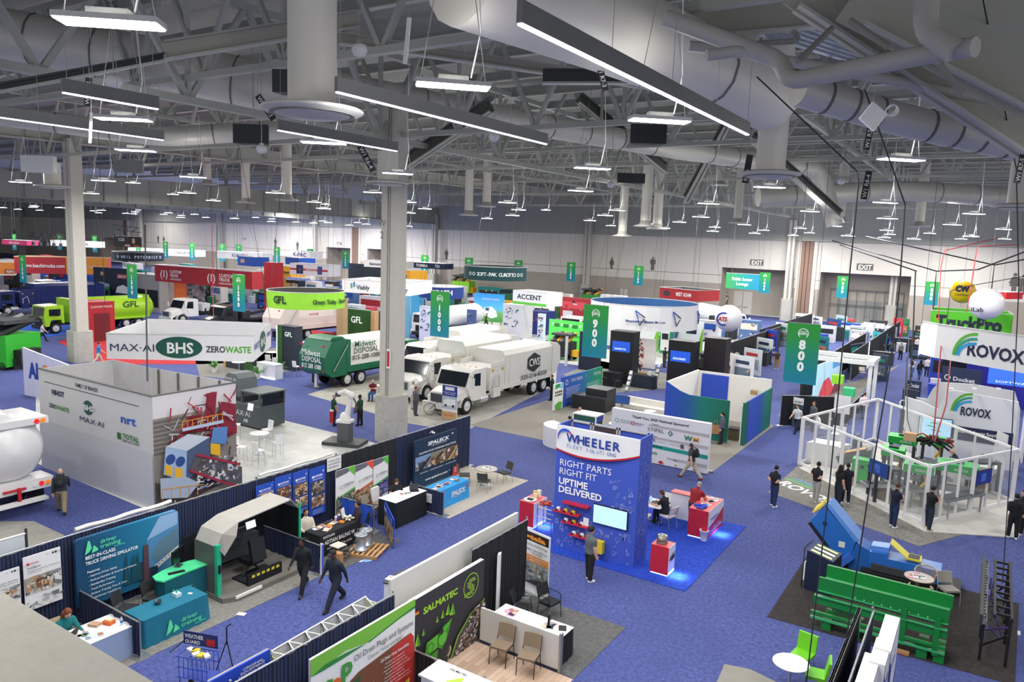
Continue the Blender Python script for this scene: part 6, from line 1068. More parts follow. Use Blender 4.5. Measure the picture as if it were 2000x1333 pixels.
for px,py,w_,d_,h_,l in((1172,798,.75,.7,1.35,'black tall cabinet right of the alliance wall'),(1155,800,1.2,.5,.9,'low black counter in front of the alliance wall')):small('black_cabinet',l,'cabinet',MB().box(-w_,-d_,0,w_,d_,h_,M('26282C',.5)).box(-w_,-d_,h_,w_,d_,h_+.02,M('3A3C40',.4)),g(px,py))
o=thing('sofa','long white leather sofa beyond the sponsor wall','sofa',g(1262,806),R(-4));WL=M('E8E5DE',.45);MB().box(-1.5,-.4,.15,1.5,.25,.42,WL).obj('seat',o);MB().box(-1.5,.2,.15,1.5,.42,.8,WL).obj('backrest',o);[MB().box(x,-.42,.12,x+s*.2,.42,.62,WL).obj('armrest',o)for x,s in((-1.5,-1),(1.5,1))];[MB().box(x-.03,y-.03,0,x+.03,y+.03,.15,DGREY).obj('leg',o)for x in(-1.55,1.55)for y in(-.35,.35)]
for px,py,r_,h_,l in((1268,832,.35,.9,'tall white drum table in front of the sofa'),(1250,822,.3,.45,'low white drum table beside the taller one'),(1232,826,.45,.4,'white ottoman top showing above the sponsor wall'),(1205,842,.5,.42,'white low table near the glass case'),(1305,838,.6,.6,'white round table top right above the sponsor wall')):small('drum_table',l,'table',MB().lathe((0,0,0),[(r_*.9,0),(r_*.9,h_-.05),(r_,h_-.05),(r_,h_)],WHITE,24),g(px,py))
monitor(g(1213,822)+Vector((0,0,.9)),.2,.9,.5,'small blue screen on a stand near the glass case',screen='2A4A8A',e=.4)
RG=mat_grad('room_front',[(0,'2A4CC0'),(.35,'1E58A8'),(.6,'0F7A70'),(1,'0E6E5A')],0);RG2=mat_grad('room_side',[(0,'12504E'),(.15,'2A4CC0'),(.5,'1F4FA8'),(.8,'0E7A66'),(1,'0E6E5A')],1)
rx0,rx1,ry0,ry1=-15.2,-10.55,40.2,45.7;o=thing('meeting_room','open-topped meeting room with blue to green walls and white interior','exhibition room',(rx0,ry0,0));w_,d_=rx1-rx0,ry1-ry0;WH2=M('E8E6E2',.7,v=.02)
xa=(ony(1346,773,ry0).x-rx0);xd0,xd1=w_*.80,w_*.955
a=MB();a.ext([(0,0,0),(xd0,0,0),(xd0,0,2.36),(xa,0,2.36),(xa*.6,0,2.52),(0,0,2.95)],(0,.08,0),RG);a.obj('front_wall',o);MB().box(xd1,0,0,w_,.08,2.36,M('0E6A58',.6)).obj('front_wall',o);MB().box(w_-.08,.08,0,w_,d_,2.42,RG2).obj('side_wall',o)
MB().box(0,d_-.08,0,w_-.08,d_,2.9,WH2).box(0,.08,0,.08,d_-.08,2.95,WH2).box(.085,.1,0,.1,d_-.1,2.9,WH2).box(w_-.1,.1,0,w_-.082,d_-.1,2.35,WH2).box(.1,.085,0,xd0,.1,2.3,WH2).obj('inner_walls',o);MB().box(.3,d_-.12,1.2,2.0,d_-.09,2.75,M('2A4CC0',.7)).obj('blue_cloth',o)
MB().obox((xd1-.05,.45,1.1),(.03,0,0),(0,.4,0),(0,0,1.1),WHITE).obj('door',o)
small('cardboard_box','small tan box on the wall top corner of the meeting room','box',MB().box(-.18,-.15,0,.18,.15,.25,M('A88A68')),(rx1-1.0,ry1-.35,1.9));o=thing('wheeled_bin','yellow and black bin just inside the meeting room doorway','bin',(rx0+xd0+.0,ry0+1.0,0));MB().box(-.2,-.25,0,.35,.3,.6,M('4A4424')).obj('bin_body',o);MB().box(-.25,-.3,.6,.4,.35,.68,BLACK).obj('lid',o)
person((g(1408,868).x,g(1408,868).y,0),200,'stand','5A5C70','25262C','person with dark hair and a tan bag leaving the meeting room',hair=('pony','k'),female=True,sleeve=1);small('tote_bag','tan tote bag carried beside the meeting room doorway','bag',MB().prism([(-.2,-.07),(.2,-.07),(.2,.07),(-.2,.07)],0,.5,M('B98A62')).tube([(-.1,0,.5),(-.08,0,.75),(.08,0,.75),(.1,0,.5)],.012,M('B98A62')),g(1402,862)+Vector((-.1,-.25,.45)),.4)
# ================================================================== RIGHT SIDE: ROBOT CELL, CONVEYORS
SG=[M('5FB83A',.5,v=0),M('2FA08A',.5,v=0),M('2FA0E0',.5,v=0)]
def swoosh(P,a,b,s):
 r=P.h/P.w
 for k in range(3):P.line([(a+(.09*k+(.85-.09*k)*(1-cos(t)))*s*r,b+(1-.2*k)*s*sin(t))for t in[pi/2*i/10 for i in range(11)]],.12*s*P.h,SG[k])
carpet(0,0,0,0,GCAR,'grey carpet with a white logo in front of the robot cell',pts=[(1500,962),(1570,900),(1660,905),(1900,1040),(1795,1068)]);carpet(0,0,0,0,M('CFCCC6',.5,v=.05),'pale floor of the robot cell',z=.03,pts=[(1560,915),(1716,866),(1985,985),(1990,1052),(1806,1040)])
lg=MB();q0,q1=g(1533,935,.014),g(1650,982,.014);xd=(q1-q0).normalized();yd=Vector((0,0,1)).cross(xd);lg.text('ROVOX',1.0,WHITE,q0-yd*.9+xd*.3,xd,yd,.03,w=3.2,off=.004)
for k in range(3):lg.poly([q0+xd*.1*k+yd*(.1+.22*k),q0+xd*(1.6-.1*k)+yd*(.42+.2*k-.3),q0+xd*1.8+yd*(.3+.2*k-.3),q0+xd*.1*k+yd*(.0+.22*k)],SG[k])
small('floor_logo','white letters and green-blue swoosh printed on the grey carpet','floor graphic',lg)
A_,C_,D_,B_=Vector((-7.3,38.5,0)),Vector((-1.4,32.95,0)),Vector((1.6,38.6,0)),Vector((-4.9,46.5,0))
o=thing('glass_enclosure','white framed clear enclosure around the green sorting robots','enclosure',A_);FH=2.42;k_=0
for a,b,n in((A_,C_,8),(C_,D_,6),(D_,B_,8),(B_,A_,6)):
 r_=MB();gl=MB();a0,b0=a-A_,b-A_;z=Vector((0,0,1));r_.beam(a0+z*FH,b0+z*FH,.1,.1,WHITE);r_.beam(a0+z*.1,b0+z*.1,.08,.14,WHITE);r_.obj('rail',o)
 for i in range(n):q=a0.lerp(b0,i/n);w_=.16 if i in(0,3)else.1;MB().box(q.x-w_/2,q.y-w_/2,0,q.x+w_/2,q.y+w_/2,FH,WHITE).obj('post',o)
 d=(b0-a0).normalized()*.06;gl.add([a0+d+z*.2,b0-d+z*.2,b0-d+z*2.35,a0+d+z*2.35],[(0,1,2,3)],CLEAR);gl.obj('clear_panel',o)
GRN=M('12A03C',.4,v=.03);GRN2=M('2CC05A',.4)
def robot(pt,label,hx=1.0,hy=.7,z=1.55,arm=False,rz=0):
 o=thing('sorting_robot',label,'robot',g(*pt),R(rz),'green sorting robots');dk=M('30353A',.5)
 [MB().box(x-.05,y-.05,0,x+.05,y+.05,z,dk).obj('leg',o)for x in(-hx/2,hx/2)for y in(-hy/2,hy/2)]
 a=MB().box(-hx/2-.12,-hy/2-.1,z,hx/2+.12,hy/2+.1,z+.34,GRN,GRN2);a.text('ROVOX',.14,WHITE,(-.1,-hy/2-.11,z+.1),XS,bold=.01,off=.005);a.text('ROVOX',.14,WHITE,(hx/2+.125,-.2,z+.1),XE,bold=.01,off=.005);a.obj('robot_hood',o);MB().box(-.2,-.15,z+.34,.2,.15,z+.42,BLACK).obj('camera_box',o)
 MB().box(-hx/2-.35,-hy/2+.05,.7,hx/2+.35,hy/2-.05,.78,M('3A3D40',.6)).box(-hx/2-.35,-hy/2,.62,hx/2+.35,-hy/2+.05,.86,STEEL).obj('conveyor_belt',o)
 if arm:MB().tube([(.2,0,z),(.35,-.1,z-.35),(.15,-.2,z-.6)],[.09,.08,.06],M('E0B41E',.4)).obj('yellow_arm',o)
robot((1757,925),'green hooded sorting robot farthest left in the cell, with a black box on top');robot((1815,930),'green hooded sorting robot below the hanging red cables',.8,.6,1.6,True);robot((1787,985),'small green hooded robot beside the yellow robot arm',.9,.6,1.45,True);robot((1862,985),'large green hooded sorting robot in the front right of the cell',1.3,.8,1.5);robot((1738,950),'dark framed sorting unit with a yellow arm at left inside the cell',.7,.7,1.5,True)
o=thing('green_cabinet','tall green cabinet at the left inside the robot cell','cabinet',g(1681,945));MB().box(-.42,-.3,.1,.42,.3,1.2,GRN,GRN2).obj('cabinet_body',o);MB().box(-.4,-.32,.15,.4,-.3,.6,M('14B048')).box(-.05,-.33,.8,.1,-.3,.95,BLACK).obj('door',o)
o=thing('cable_hub','black tangle of cables and pipes hung above the robot cell with red hoses','cable bundle',U(1815,862,33));q=MB();rnd=random.Random(3);[q.tube([(rnd.uniform(-1,.2),rnd.uniform(-.3,.3),rnd.uniform(-.2,.1)),(rnd.uniform(-.4,.4),rnd.uniform(-.3,.3),rnd.uniform(-.05,.2)),(rnd.uniform(0,1),rnd.uniform(-.3,.3),rnd.uniform(-.35,.1))],.05,M('1A1B1D'),6)for i in range(14)];q.obj('black_cables',o);q=MB();[q.tube([(.5+.1*i,0,0),(.75,.1,.25-.05*i),(.95,0,-.1)],.03,M('B02838'),6)for i in range(4)];[q.tube([(-.6,0,.1),(-.3,.1,.28),(0,0,.12+.03*i)],.03,M('B02838'),6)for i in range(3)];q.obj('red_hose',o);MB().box(-1.0,-.2,-.1,-.5,.2,.25,M('C9A47C')).obj('carton',o)
for px,py,l,c in((1753,915,'navy wall screen on the cell fence, left of two','1E3A78'),(1906,925,'navy wall screen on the cell fence, right of two','1C2A70')):
 b=C_+(A_-C_)*.33 if px<1800 else C_+(D_-C_)*.62;rz=atan2((C_-A_).y,(C_-A_).x)if px<1800 else atan2((D_-C_).y,(D_-C_).x);q=monitor(b+Vector((0,-.25,1.25)),rz,1.15,.62,l,screen=c,e=.35,stand=False,art=lambda P:P.rect(.3,.2,.6,.8,M('3A5AA8',.3,e=.3,v=0)))
for i,(px,py,l)in enumerate(((1690,990,'long grey conveyor table at the front of the cell'),(1850,1000,'short grey conveyor table at the right front of the cell'))):
 o=thing('conveyor_table',l,'conveyor',g(px+60,py-15)if i==0 else g(px+20,py+5),R(-43 if i==0 else 60));MB().box(-1.3,-.3,.75,1.3,.3,.85,M('8E9294',.4,.4)).box(-1.25,-.25,.85,1.25,.25,.87,M('4A4D50')).obj('belt_bed',o);[MB().box(x-.03,y-.03,0,x+.03,y+.03,.75,STEEL).obj('leg',o)for x in(-1.1,1.1)for y in(-.25,.25)]
for px,py,l in((1722,978,'dark framed conveyor unit behind the navy screen in the cell'),(1812,965,'dark framed conveyor unit in the middle of the cell'),(1915,962,'dark framed conveyor unit at the right end of the cell')):
 o=thing('conveyor_unit',l,'conveyor',g(px,py),R(35));q=MB();[q.box(x-.05,y-.05,0,x+.05,y+.05,1.5,M('2A2E34'))for x in(-.5,.5)for y in(-.3,.3)];q.box(-.6,-.35,1.4,.6,.35,1.5,M('2A2E34'));q.obj('frame',o);MB().box(-.9,-.28,.65,.9,.28,.8,M('A8ABAE',.35,.5)).box(-.85,-.22,.8,.85,.22,.82,M('3A3D40')).obj('belt_bed',o);MB().box(-.4,-.25,.15,.3,.25,.5,M('6A5A48')).obj('bin',o)
o=thing('tilted_hopper','tilted grey glass-sided hopper at the left inside the cell','hopper',g(1668,935));MB().ext([(-.9,0,.9),(.6,0,1.5),(.6,0,1.0),(-.7,0,.5)],(0,.8,0),M('5A625E',.4)).obj('chute',o);[MB().box(x-.04,y-.04,0,x+.04,y+.04,.9,DGREY).obj('leg',o)for x in(-.6,.5)for y in(.05,.75)];MB().obox((-.1,.4,1.28),(.45,0,.18),(0,.28,0),(0,0,.02),M('C29A68')).obj('cardboard_load',o)
o=thing('white_counter','slanted white counter at the left end inside the cell','counter',g(1612,905));MB().prism([(-.9,-.5),(.7,-.5),(1.0,.6),(-.5,.6)],0,1.05,M('E2E0E0',.4)).obj('counter_body',o);MB().box(-.7,-.52,1.05,.6,.5,1.09,WHITE).obj('counter_top',o)
for px,py,l in((1636,862,'white armchair behind the cell at left'),(1690,900,'pale armchair inside the cell near the white counter')):small('lounge_armchair',l,'armchair',MB().box(-.35,-.35,0,.35,.35,.45,WHITE).box(-.35,.25,.45,.35,.35,.8,WHITE),g(px,py))
person((g(1669,915).x,g(1669,915).y,0),60,'stand','4A4C54','2A2C34','person with light hair in grey seen through the back of the cell',hair=('short','g'),sleeve=1)
YR=44.5
def RP(*pts):return[ony(a,b,YR)for a,b in pts]
o=thing('branded_wall','tall white wall behind the cell reading ROVOX, Smart AI, Smarter Recycling.','sign wall',(0,0,0))
for pts,dy,m_,nm in(([(1768,860),(1768,775),(1800,785),(1832,800),(1845,772),(1855,764),(1870,764),(1990,786),(1978,900)],0,M('E6E8EC',.6,v=0),'front_panel'),([(1763,850),(1775,774),(1810,780),(1822,760),(1835,747),(1900,751),(1982,765),(1993,800),(1985,900)],2.2,M('D2D2D4',.6,v=0),'rear_panel')):
 q=[ony(a,b,YR+dy)for a,b in pts];q=[Vector((v.x,v.y,0 if i in(0,len(q)-1)else v.z))for i,v in enumerate(q)];MB().ext(q,(0,.12,0),m_).obj(nm,o)
a=MB();q=RP((1855,830),(1977,866));x0,x1=q[0].x,q[1].x;zt=q[0].z;a.box(x0,YR-.02,1.2,x1,YR,zt,M('1D2350'));z1=(ony(1870,842,YR).z);a.text('Smart AI, Smarter Recycling.',.24,WHITE,(ony(1871,842,YR).x,YR-.022,z1-.05),XS,bold=.03,w=ony(1955,865,YR).x-ony(1871,842,YR).x)
p=ony(1875,800,YR);P=Panel(a,(p.x,YR-.001,p.z-.6),XS,2.7,1.6);p2=ony(1861,803,YR);P=Panel(a,(p2.x-.05,YR-.001,p2.z),XS,1.6,1.6);swoosh(P,0,0,.62);q=ony(1875,808,YR);a.text('ROVOX',.62,M('23274A',.5,v=0),(q.x,YR-.03,q.z-.06),XS,bold=.03,w=ony(1934,818,YR).x-q.x);a.obj('printed_front',o)
q=MB();[q.box(ony(x,762,YR).x-.1,YR-.35,ony(x,762,YR).z+.05,ony(x,762,YR).x+.1,YR-.05,ony(x,762,YR).z+.12,WHITE)for x in(1858,1903,1950)];q.obj('spot_lamp',o)
a_,b_=ony(1796,812,YR-.15),ony(1857,857,YR-.15);q=thing('wall_screen','television with a pale blue and green picture left of the smart recycling line','screen',(a_.x,YR-.15,b_.z));w_,h_=b_.x-a_.x,a_.z-b_.z;MB().box(0,0,0,w_,.08,h_,BLACK).obj('bezel',q);a=MB().box(.03,-.005,.03,w_-.03,0,h_-.03,M('A8CFEA',.3,e=.6,v=0));P=Panel(a,(.03,-.006,.03),XS,w_-.06,h_-.06);[P.poly([(x,y),(x+.4,y-.05),(x+.3,y+.03),(x+.1,y+.06)],M('2EB07A',.3,e=.4,v=0))for x,y in((.3,.7),(.2,.5),(.35,.3))];a.obj('screen_image',q)
pt=person((ony(1868,905,41).x,41.5,0),200,'type','16324A','20242C','bald person in navy behind the white desk in the cell stand',hair=('bald','k'));small('white_desk','white desk below the smart recycling line','desk',MB().box(-1.2,-.4,0,1.2,.4,1.0,WHITE),(pt.location.x+.5,40.6,0))
person((ony(1920,905,41.3).x,41.6,0),260,'type','1E3A2E','20242C','person in dark green behind the white desk at right',hair=('short','k'));small('white_door','half open white door at the right end of the branded wall','door leaf',MB().box(0,0,0,.05,.9,2.1,WHITE),(ony(1962,900,43).x,43,0),.5)
def hang_sign(name,label,tops,h,mf,mback=None,cat='hanging sign',closed=False,art=None,th=.05,thick_in=None,cables=6,cat_='',ceil=15):
 """fabric band hanging from the roof: tops are world points along its upper edge"""
 o=thing(name,label,cat,tops[0]);o0=tops[0];P=[p-o0 for p in tops];n=len(P);m_=MB();idx=range(n if closed else n-1);up=Vector((0,0,h))
 for i in idx:
  a,b=P[i],P[(i+1)%n];m_.add([a-up,b-up,b,a],[(0,1,2,3)],mf)
  nn=(b-a).cross(Vector((0,0,1))).normalized()*-th;m_.add([a-up+nn,b-up+nn,b+nn,a+nn,a,b],[(3,2,1,0),(4,5,2,3)],mback or mf)
 fb=m_.obj('fabric_band',o);c=MB();c.tube([*P]+([P[0]]if closed else[]),.03,M('D9D9D9',.5),5);c.obj('top_hoop',o)
 if art:a=MB();art(a,P,h);a.obj('lettering',fb)
 w=MB();k=max(1,n//cables);[w.tube([p,Vector((p.x*.8,p.y*.8,ceil-o0.z))],.012,DGREY,4)for p in P[::k]];w.obj('hanging_cable',o);return o
SW=M('E9E8EA',.7,v=.02,e=.08)
def art_rv(a,P,h):
 d=(P[4]-P[3]);xd=d.normalized();L_=d.length;o_=P[3]-Vector((0,0,h));Q=Panel(a,o_,d,L_,h);swoosh(Q,.2,.18,.68);a.text('ROVOX',.85,M('23274A',.5,v=0),o_+xd*(L_*.33)+Vector((0,0,.42)),xd,bold=.035,w=L_*.56)
 d=P[1]-P[0];a.text('OX',.5,M('23274A',.5,v=0),P[0]-Vector((0,0,h*.75)),d,bold=.02,off=.02)
hang_sign('hanging_sign','large white curved hanging sign reading ROVOX at the right edge',[U(1798,648,44),U(1799,636,41),U(1803,628,39),U(1832,633,37.5),U(2030,661,34)],1.72,SW,art=art_rv,cables=1)
MB()
def art_tp(a,P,h):d=P[2]-P[1];L_=d.length;o_=P[1]-Vector((0,0,h));a.text('TruckPro',1.35,M('14203A',.5,v=0),o_+d.normalized()*(L_*.08)+Vector((0,0,h*.42)),d,bold=.05,w=L_*.82);a.poly([o_+d*.05+Vector((0,0,h*.8)),o_+d*.12+Vector((0,0,h*.82)),o_+d*.1+Vector((0,0,h*.6))],M('F0B030'))
TPG=M('4FB81E',.6,v=.02,e=.08);hang_sign('hanging_sign','bright green rectangular hanging sign reading TruckPro',[U(1825,600,60),U(1819,606,55),U(1979,615,51),U(1970,609,56)],2.2,TPG,closed=True,art=art_tp,cables=1)
for px,py,d,rr,c,l,t in((1880,570,60,.93,'F0C818','yellow balloon lettered CW near the woman pictogram','CW'),(1927,594,50,1.05,'F2F2F6','white balloon behind the green hanging sign','iLab'),(1423,622,68,1.22,'F0F0F6','big white balloon with a round blue and red badge lettered ATS','ATS')):
 o=thing('balloon',l,'balloon',U(px,py,d),0,'round advertising balloons');MB().sphere((0,0,0),rr,M(c,.3,v=0),18).obj('balloon_body',o);v=Vector((0,0,H))-o.location;v.normalize();v=Vector((v.x,v.y,.0)).normalized();xd=Vector((-v.y,v.x,0));q=MB()
 if t=='ATS':
  for r_,c_ in((.62,'2A3FA8'),(.46,'F4F4F4')):q.poly([v*(rr*1.01+(.62-r_)*.08)+(xd*cos(R(s))+Vector((0,0,1))*sin(R(s)))*r_+v*-.14-xd*.45 for s in range(0,360,15)],M(c_,.4,v=0))
  q.text('ATS',.5,RED,v*(rr*1.0-.02)-xd*.86+Vector((0,0,-.17)),xd,bold=.05,w=.8)
 elif t=='CW':q.text('CW',.62,M('1E2440',.4),v*(rr*1.02)+xd*-.5+Vector((0,0,.05)),xd,bold=.08,w=1.0);q.text('CurbWaste',.22,M('1E2440',.4),v*(rr*1.02)+xd*-.5+Vector((0,0,-.28)),xd,bold=.02,w=1.0)
 else:q.text('iLab',.4,M('1E2440',.4),v*(rr*.98)-xd*.85+Vector((0,0,-.5)),xd,bold=.02,w=.7)
 q.obj('lettering',o);MB().tube([(0,0,-rr),(0,0,-rr*3.5)],.015,STEEL,4).obj('tether',o);MB().tube([(0,0,rr),(0,0,15-o.location.z)],.015,STEEL,4).obj('hanging_cord',o)
carpet(0,0,0,0,BCAR,'black carpet under the blue and green conveyors',pts=[(1498,1206),(1583,1076),(1990,1180),(1982,1340)])
YB=26.7;BB=M('2A6CC0',.35,v=.05);BB2=M('5E92DC',.35)
def bl(pts,dy,m_,nm,o,th=.8):
 q=[ony(a,b,YB)+Vector((0,dy,0))for a,b in pts];MB().ext(q,(0,th,0),m_).obj(nm,o)
o=thing('inclined_conveyor','blue enclosed conveyor rising steeply to the upper left with yellow hatches','conveyor',(0,0,0))
bl([(1582,1018),(1612,990),(1672,1062),(1660,1092),(1640,1098)],0,BB,'inclined_casing',o);bl([(1660,1092),(1672,1058),(1683,1068),(1698,1076),(1698,1126),(1680,1122),(1655,1108)],0,M('2463B4',.35),'curved_casing',o);bl([(1698,1078),(1732,1084),(1732,1128),(1698,1124)],0,BB,'middle_casing',o);bl([(1732,1092),(1838,1118),(1838,1158),(1732,1130)],0,BB,'flat_casing',o)
bl([(1614,989),(1620,985),(1678,1056),(1672,1062)],.0,BB2,'top_cover',o,.85);bl([(1578,1022),(1584,1020),(1652,1112),(1640,1106)],-.03,M('14161A'),'skirt',o,.86)
bl([(1700,1070),(1735,1075),(1735,1086),(1700,1080)],.2,BB2,'inlet_collar',o,.5);bl([(1636,1094),(1660,1080),(1668,1090),(1645,1106)],-.2,M('3A6AC8'),'motor_box',o,.2)
p=ony(1772,1096,YB);MB().box(p.x-.05,YB+.15,p.z-.02,p.x+.38,YB+.65,p.z+.04,M('D9CE3A')).box(p.x,YB+.2,p.z+.04,p.x+.33,YB+.6,p.z+.05,M('3A3430')).obj('yellow_hatch_frame',o);MB().obox((p.x-.3,YB+.4,p.z+.22),(.25,0,-.18),(0,.25,0),(.01,0,.015),M('E6DC5A')).obj('yellow_hatch_door',o);p=ony(1590,1000,YB);MB().obox((p.x+.1,YB+.4,p.z+.12),(.14,0,.16),(0,.4,0),(.02,0,-.02),M('E0CC3A')).obj('yellow_end_cap',o)
q=MB();p=ony(1611,1022,YB);q.lathe((p.x,YB-.03,p.z),[(.07,0),(.05,-.06)],INK,8,'y');q.obj('bearing',o);p=ony(1644,1064,YB);MB().box(p.x-.1,YB-.01,p.z-.1,p.x+.1,YB,p.z+.1,M('DDE0D8')).obj('data_plate',o)
for px in(1612,1622):p=ony(px,1060,YB+.4);MB().box(p.x-.05,YB+.3,0,p.x+.05,YB+.42,p.z+.1,M('3A1A1E')).obj('leg',o)
for px in(1700,1735,1780,1830):p=ony(px,1130,YB);MB().box(p.x-.04,YB+.1,0,p.x+.04,YB+.7,p.z+.1,DGREY).obj('leg',o)
q=MB();p,p2=ony(1680,1128,YB),ony(1838,1165,YB);q.box(p.x,YB-.1,.05,p2.x+.5,YB+.9,.2,M('2A2B2E')).box(p.x+.3,YB-.15,.2,p2.x-.6,YB-.05,.42,M('5A5D60',.3,.5));q.obj('base_frame',o)
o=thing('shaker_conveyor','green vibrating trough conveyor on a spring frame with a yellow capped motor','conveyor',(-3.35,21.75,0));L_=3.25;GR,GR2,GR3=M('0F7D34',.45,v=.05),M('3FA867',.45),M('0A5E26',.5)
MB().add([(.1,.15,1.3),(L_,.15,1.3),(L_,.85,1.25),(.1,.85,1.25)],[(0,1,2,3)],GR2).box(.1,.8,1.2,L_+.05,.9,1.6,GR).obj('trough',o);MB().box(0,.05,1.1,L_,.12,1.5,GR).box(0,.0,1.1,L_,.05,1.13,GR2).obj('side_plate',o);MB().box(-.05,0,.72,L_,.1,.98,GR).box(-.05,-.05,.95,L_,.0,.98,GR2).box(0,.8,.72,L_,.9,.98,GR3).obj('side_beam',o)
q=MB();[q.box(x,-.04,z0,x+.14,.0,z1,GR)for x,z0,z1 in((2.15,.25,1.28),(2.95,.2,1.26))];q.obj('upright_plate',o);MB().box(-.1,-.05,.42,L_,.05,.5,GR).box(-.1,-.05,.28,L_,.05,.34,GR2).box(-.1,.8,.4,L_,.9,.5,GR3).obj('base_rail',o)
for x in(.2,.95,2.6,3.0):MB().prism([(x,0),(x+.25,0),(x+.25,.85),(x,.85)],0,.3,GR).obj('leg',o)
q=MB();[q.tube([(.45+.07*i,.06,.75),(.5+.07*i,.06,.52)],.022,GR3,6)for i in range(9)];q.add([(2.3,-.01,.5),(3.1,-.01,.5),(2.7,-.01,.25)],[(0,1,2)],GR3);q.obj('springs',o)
q=MB();q.lathe((1.85,-.02,.52),[(.14,.3),(.14,0)],M('1A2A6A'),16,'y');q.lathe((1.85,-.05,.52),[(.1,.04),(.1,0)],M('E8B020'),16,'y');q.obj('motor',o,'blue motor with yellow cap');MB().box(1.0,-.08,.42,1.2,-.02,.6,M('C9CDC4')).obj('junction_box',o)
q=MB();[q.box(x,-.055,1.2,x+.03,-.045,1.22,WHITE)for x in[1.0+.22*i for i in range(9)]];q.obj('bolts',o)
small('cardboard_sheet','brown cardboard sheet under the green conveyor','cardboard',MB().box(-.3,-.1,0,.3,.12,.05,M('A8744A')),(-1.2,21.7,.02))
o=thing('control_cabinet','dark navy control cabinet with striped papers on its sloping top','cabinet',g(1600,1150),R(-8));MB().ext([(-.35,-.4,0),(.45,-.4,0),(.45,-.4,1.15),(-.35,-.4,1.3)],(0,.9,0),M('18223E',.5)).obj('cabinet_body',o);q=MB();[q.obox((.05,-.25+.28*i,1.235),(.32,0,-.06),(0,.07,0),(0,0,.006),M(c))for i,c in enumerate(('DDE6B8','EDEDED','D3E0A8'))];q.obj('top_papers',o);MB().tube([(-.45,-.35,.05),(-.45,-.35,1.35),(-.45,.4,1.35)],.02,BLACK).obj('side_rail',o);MB().box(-.4,-.42,.3,-.36,-.1,.9,WHITE).obj('side_label',o)
tb=g(1790,1172);round_table((tb.x,tb.y,.012),.42,.74,'round brown topped table with leaflets between the conveyors','A89C90','8E8478');papers(tb.x,tb.y,.756,6,51,'leaflets on the round table between the conveyors',('F2F2F4','E8A0B8','DDE4EC'),.2,.2)
def basket(loc,rz,label):
 o=thing('basket_chair',label,'chair',loc,rz,'rope basket chairs');RP_=M('B5A283',.8)
 MB().lathe((0,0,.4),[(.2,0),(.27,.03),(.27,.06)],RP_,20).obj('seat',o);q=MB();q.tube([(.32*cos(R(a)),.32*sin(R(a)),.72+.1*max(0,sin(R(a-180))))for a in range(150,391,15)],.022,RP_,6)
 [q.tube([(.24*cos(R(a)),.24*sin(R(a)),.43),(.32*cos(R(a)),.32*sin(R(a)),.72+.1*max(0,sin(R(a-180))))],.008,RP_,4)for a in range(150,391,8)];q.obj('backrest',o);[MB().tube([(.25*x,.25*y,0),(.2*x,.2*y,.42)],.014,M('8A7A60')).obj('leg',o)for x in(-1,1)for y in(-1,1)]
basket((tb.x+.15,tb.y+.62,.012),R(175),'rope basket chair beyond the round table');basket((tb.x+.1,tb.y-.7,.012),R(10),'rope basket chair in front of the round table');p=g(1850,1178);stack_chair((p.x,p.y,.012),R(215),'grey plastic chair on chrome sled legs beside the blue conveyor end','9C968E',frame='C9CBCD')
o=thing('magnet_rack','long black rack with ladder frames along the right edge of the black carpet','rack',(.75,22.4,.012));KB=M('1D1A1B',.5)
MB().box(-.18,0,1.05,-.1,4.6,1.35,M('3A3836')).box(-.1,0,1.1,.0,4.6,1.2,M('8A8C90',.4,.5)).obj('long_plate',o);q=MB();[q.box(-.1,.1+.22*i,1.2,-.05,.16+.22*i,1.3,STEEL)for i in range(20)];q.obj('bracket_row',o)
for k,x in enumerate((.12,.5)):MB().box(x,.1,1.3,x+.06,4.5,1.4,KB).obj('ladder_rail',o)
q=MB();[q.box(.12,.3+.5*i,1.32,.56,.36+.5*i,1.38,KB)for i in range(9)];q.obj('rungs',o);[MB().box(x,y,0,x+.07,y+.07,1.3,KB).obj('leg',o)for x in(-.1,.48)for y in(.2,1.6,3.0,4.3)]
q=MB();rnd=random.Random(2);[q.tube([(rnd.uniform(-.1,.5),y,rnd.uniform(.2,1)),(rnd.uniform(-.1,.5),y+.5,rnd.uniform(.2,1.1))],.03,rnd.choice([KB,DGREY,M('3A2A6A')]),5)for y in[i*.22 for i in range(18)]];q.obj('cable_mess',o)
small('white_card','white card lying on the carpet right of the black rack','paper',MB().box(-.1,-.14,0,.1,.14,.006,WHITE),g(1985,1236,.003))
def lime(loc,rz,l):
 o=thing('lime_chair',l,'chair',loc,rz,'lime green padded chairs');m=M('6FC71E',.5,v=.03);MB().box(-.24,-.24,.42,.24,.24,.5,m).obj('seat',o);MB().obox((0,-.26,.7),(.24,0,0),(0,.03,0),(0,-.04,.22),m).obj('backrest',o);[MB().tube([(x,y,0),(x*.9,y*.9,.42)],.012,CHROME).obj('leg',o)for x in(-.22,.22)for y in(-.22,.22)]
p=g(1565,1312);lime((p.x,p.y,0),R(170),'lime chair beyond the white table at the bottom edge');p=g(1590,1352);lime((p.x,p.y,0),R(100),'lime chair right of the white table, cut by the bottom edge');p=g(1540,1350);round_table((p.x,p.y,0),.43,.75,'round white table beside the lime chairs at the bottom edge','F0F0F2','B8BABC')
small('concrete_patch','bare concrete patch at the bottom edge left of the white table','floor patch',MB().prism([(v.x,v.y)for v in(g(1395,1345),g(1415,1298),g(1465,1308),g(1540,1345))],.001,.006,M('8E8A82',.8)),(0,0,0));small('round_white_top','white round table top just entering the bottom edge','table',MB().lathe((0,0,0),[(.25,0),(.05,.04),(.04,.7),(.35,.72),(.35,.75)],WHITE,20),g(1400,1432))
T=[g(1678,1188,2.42),g(1612,1340,2.42)]
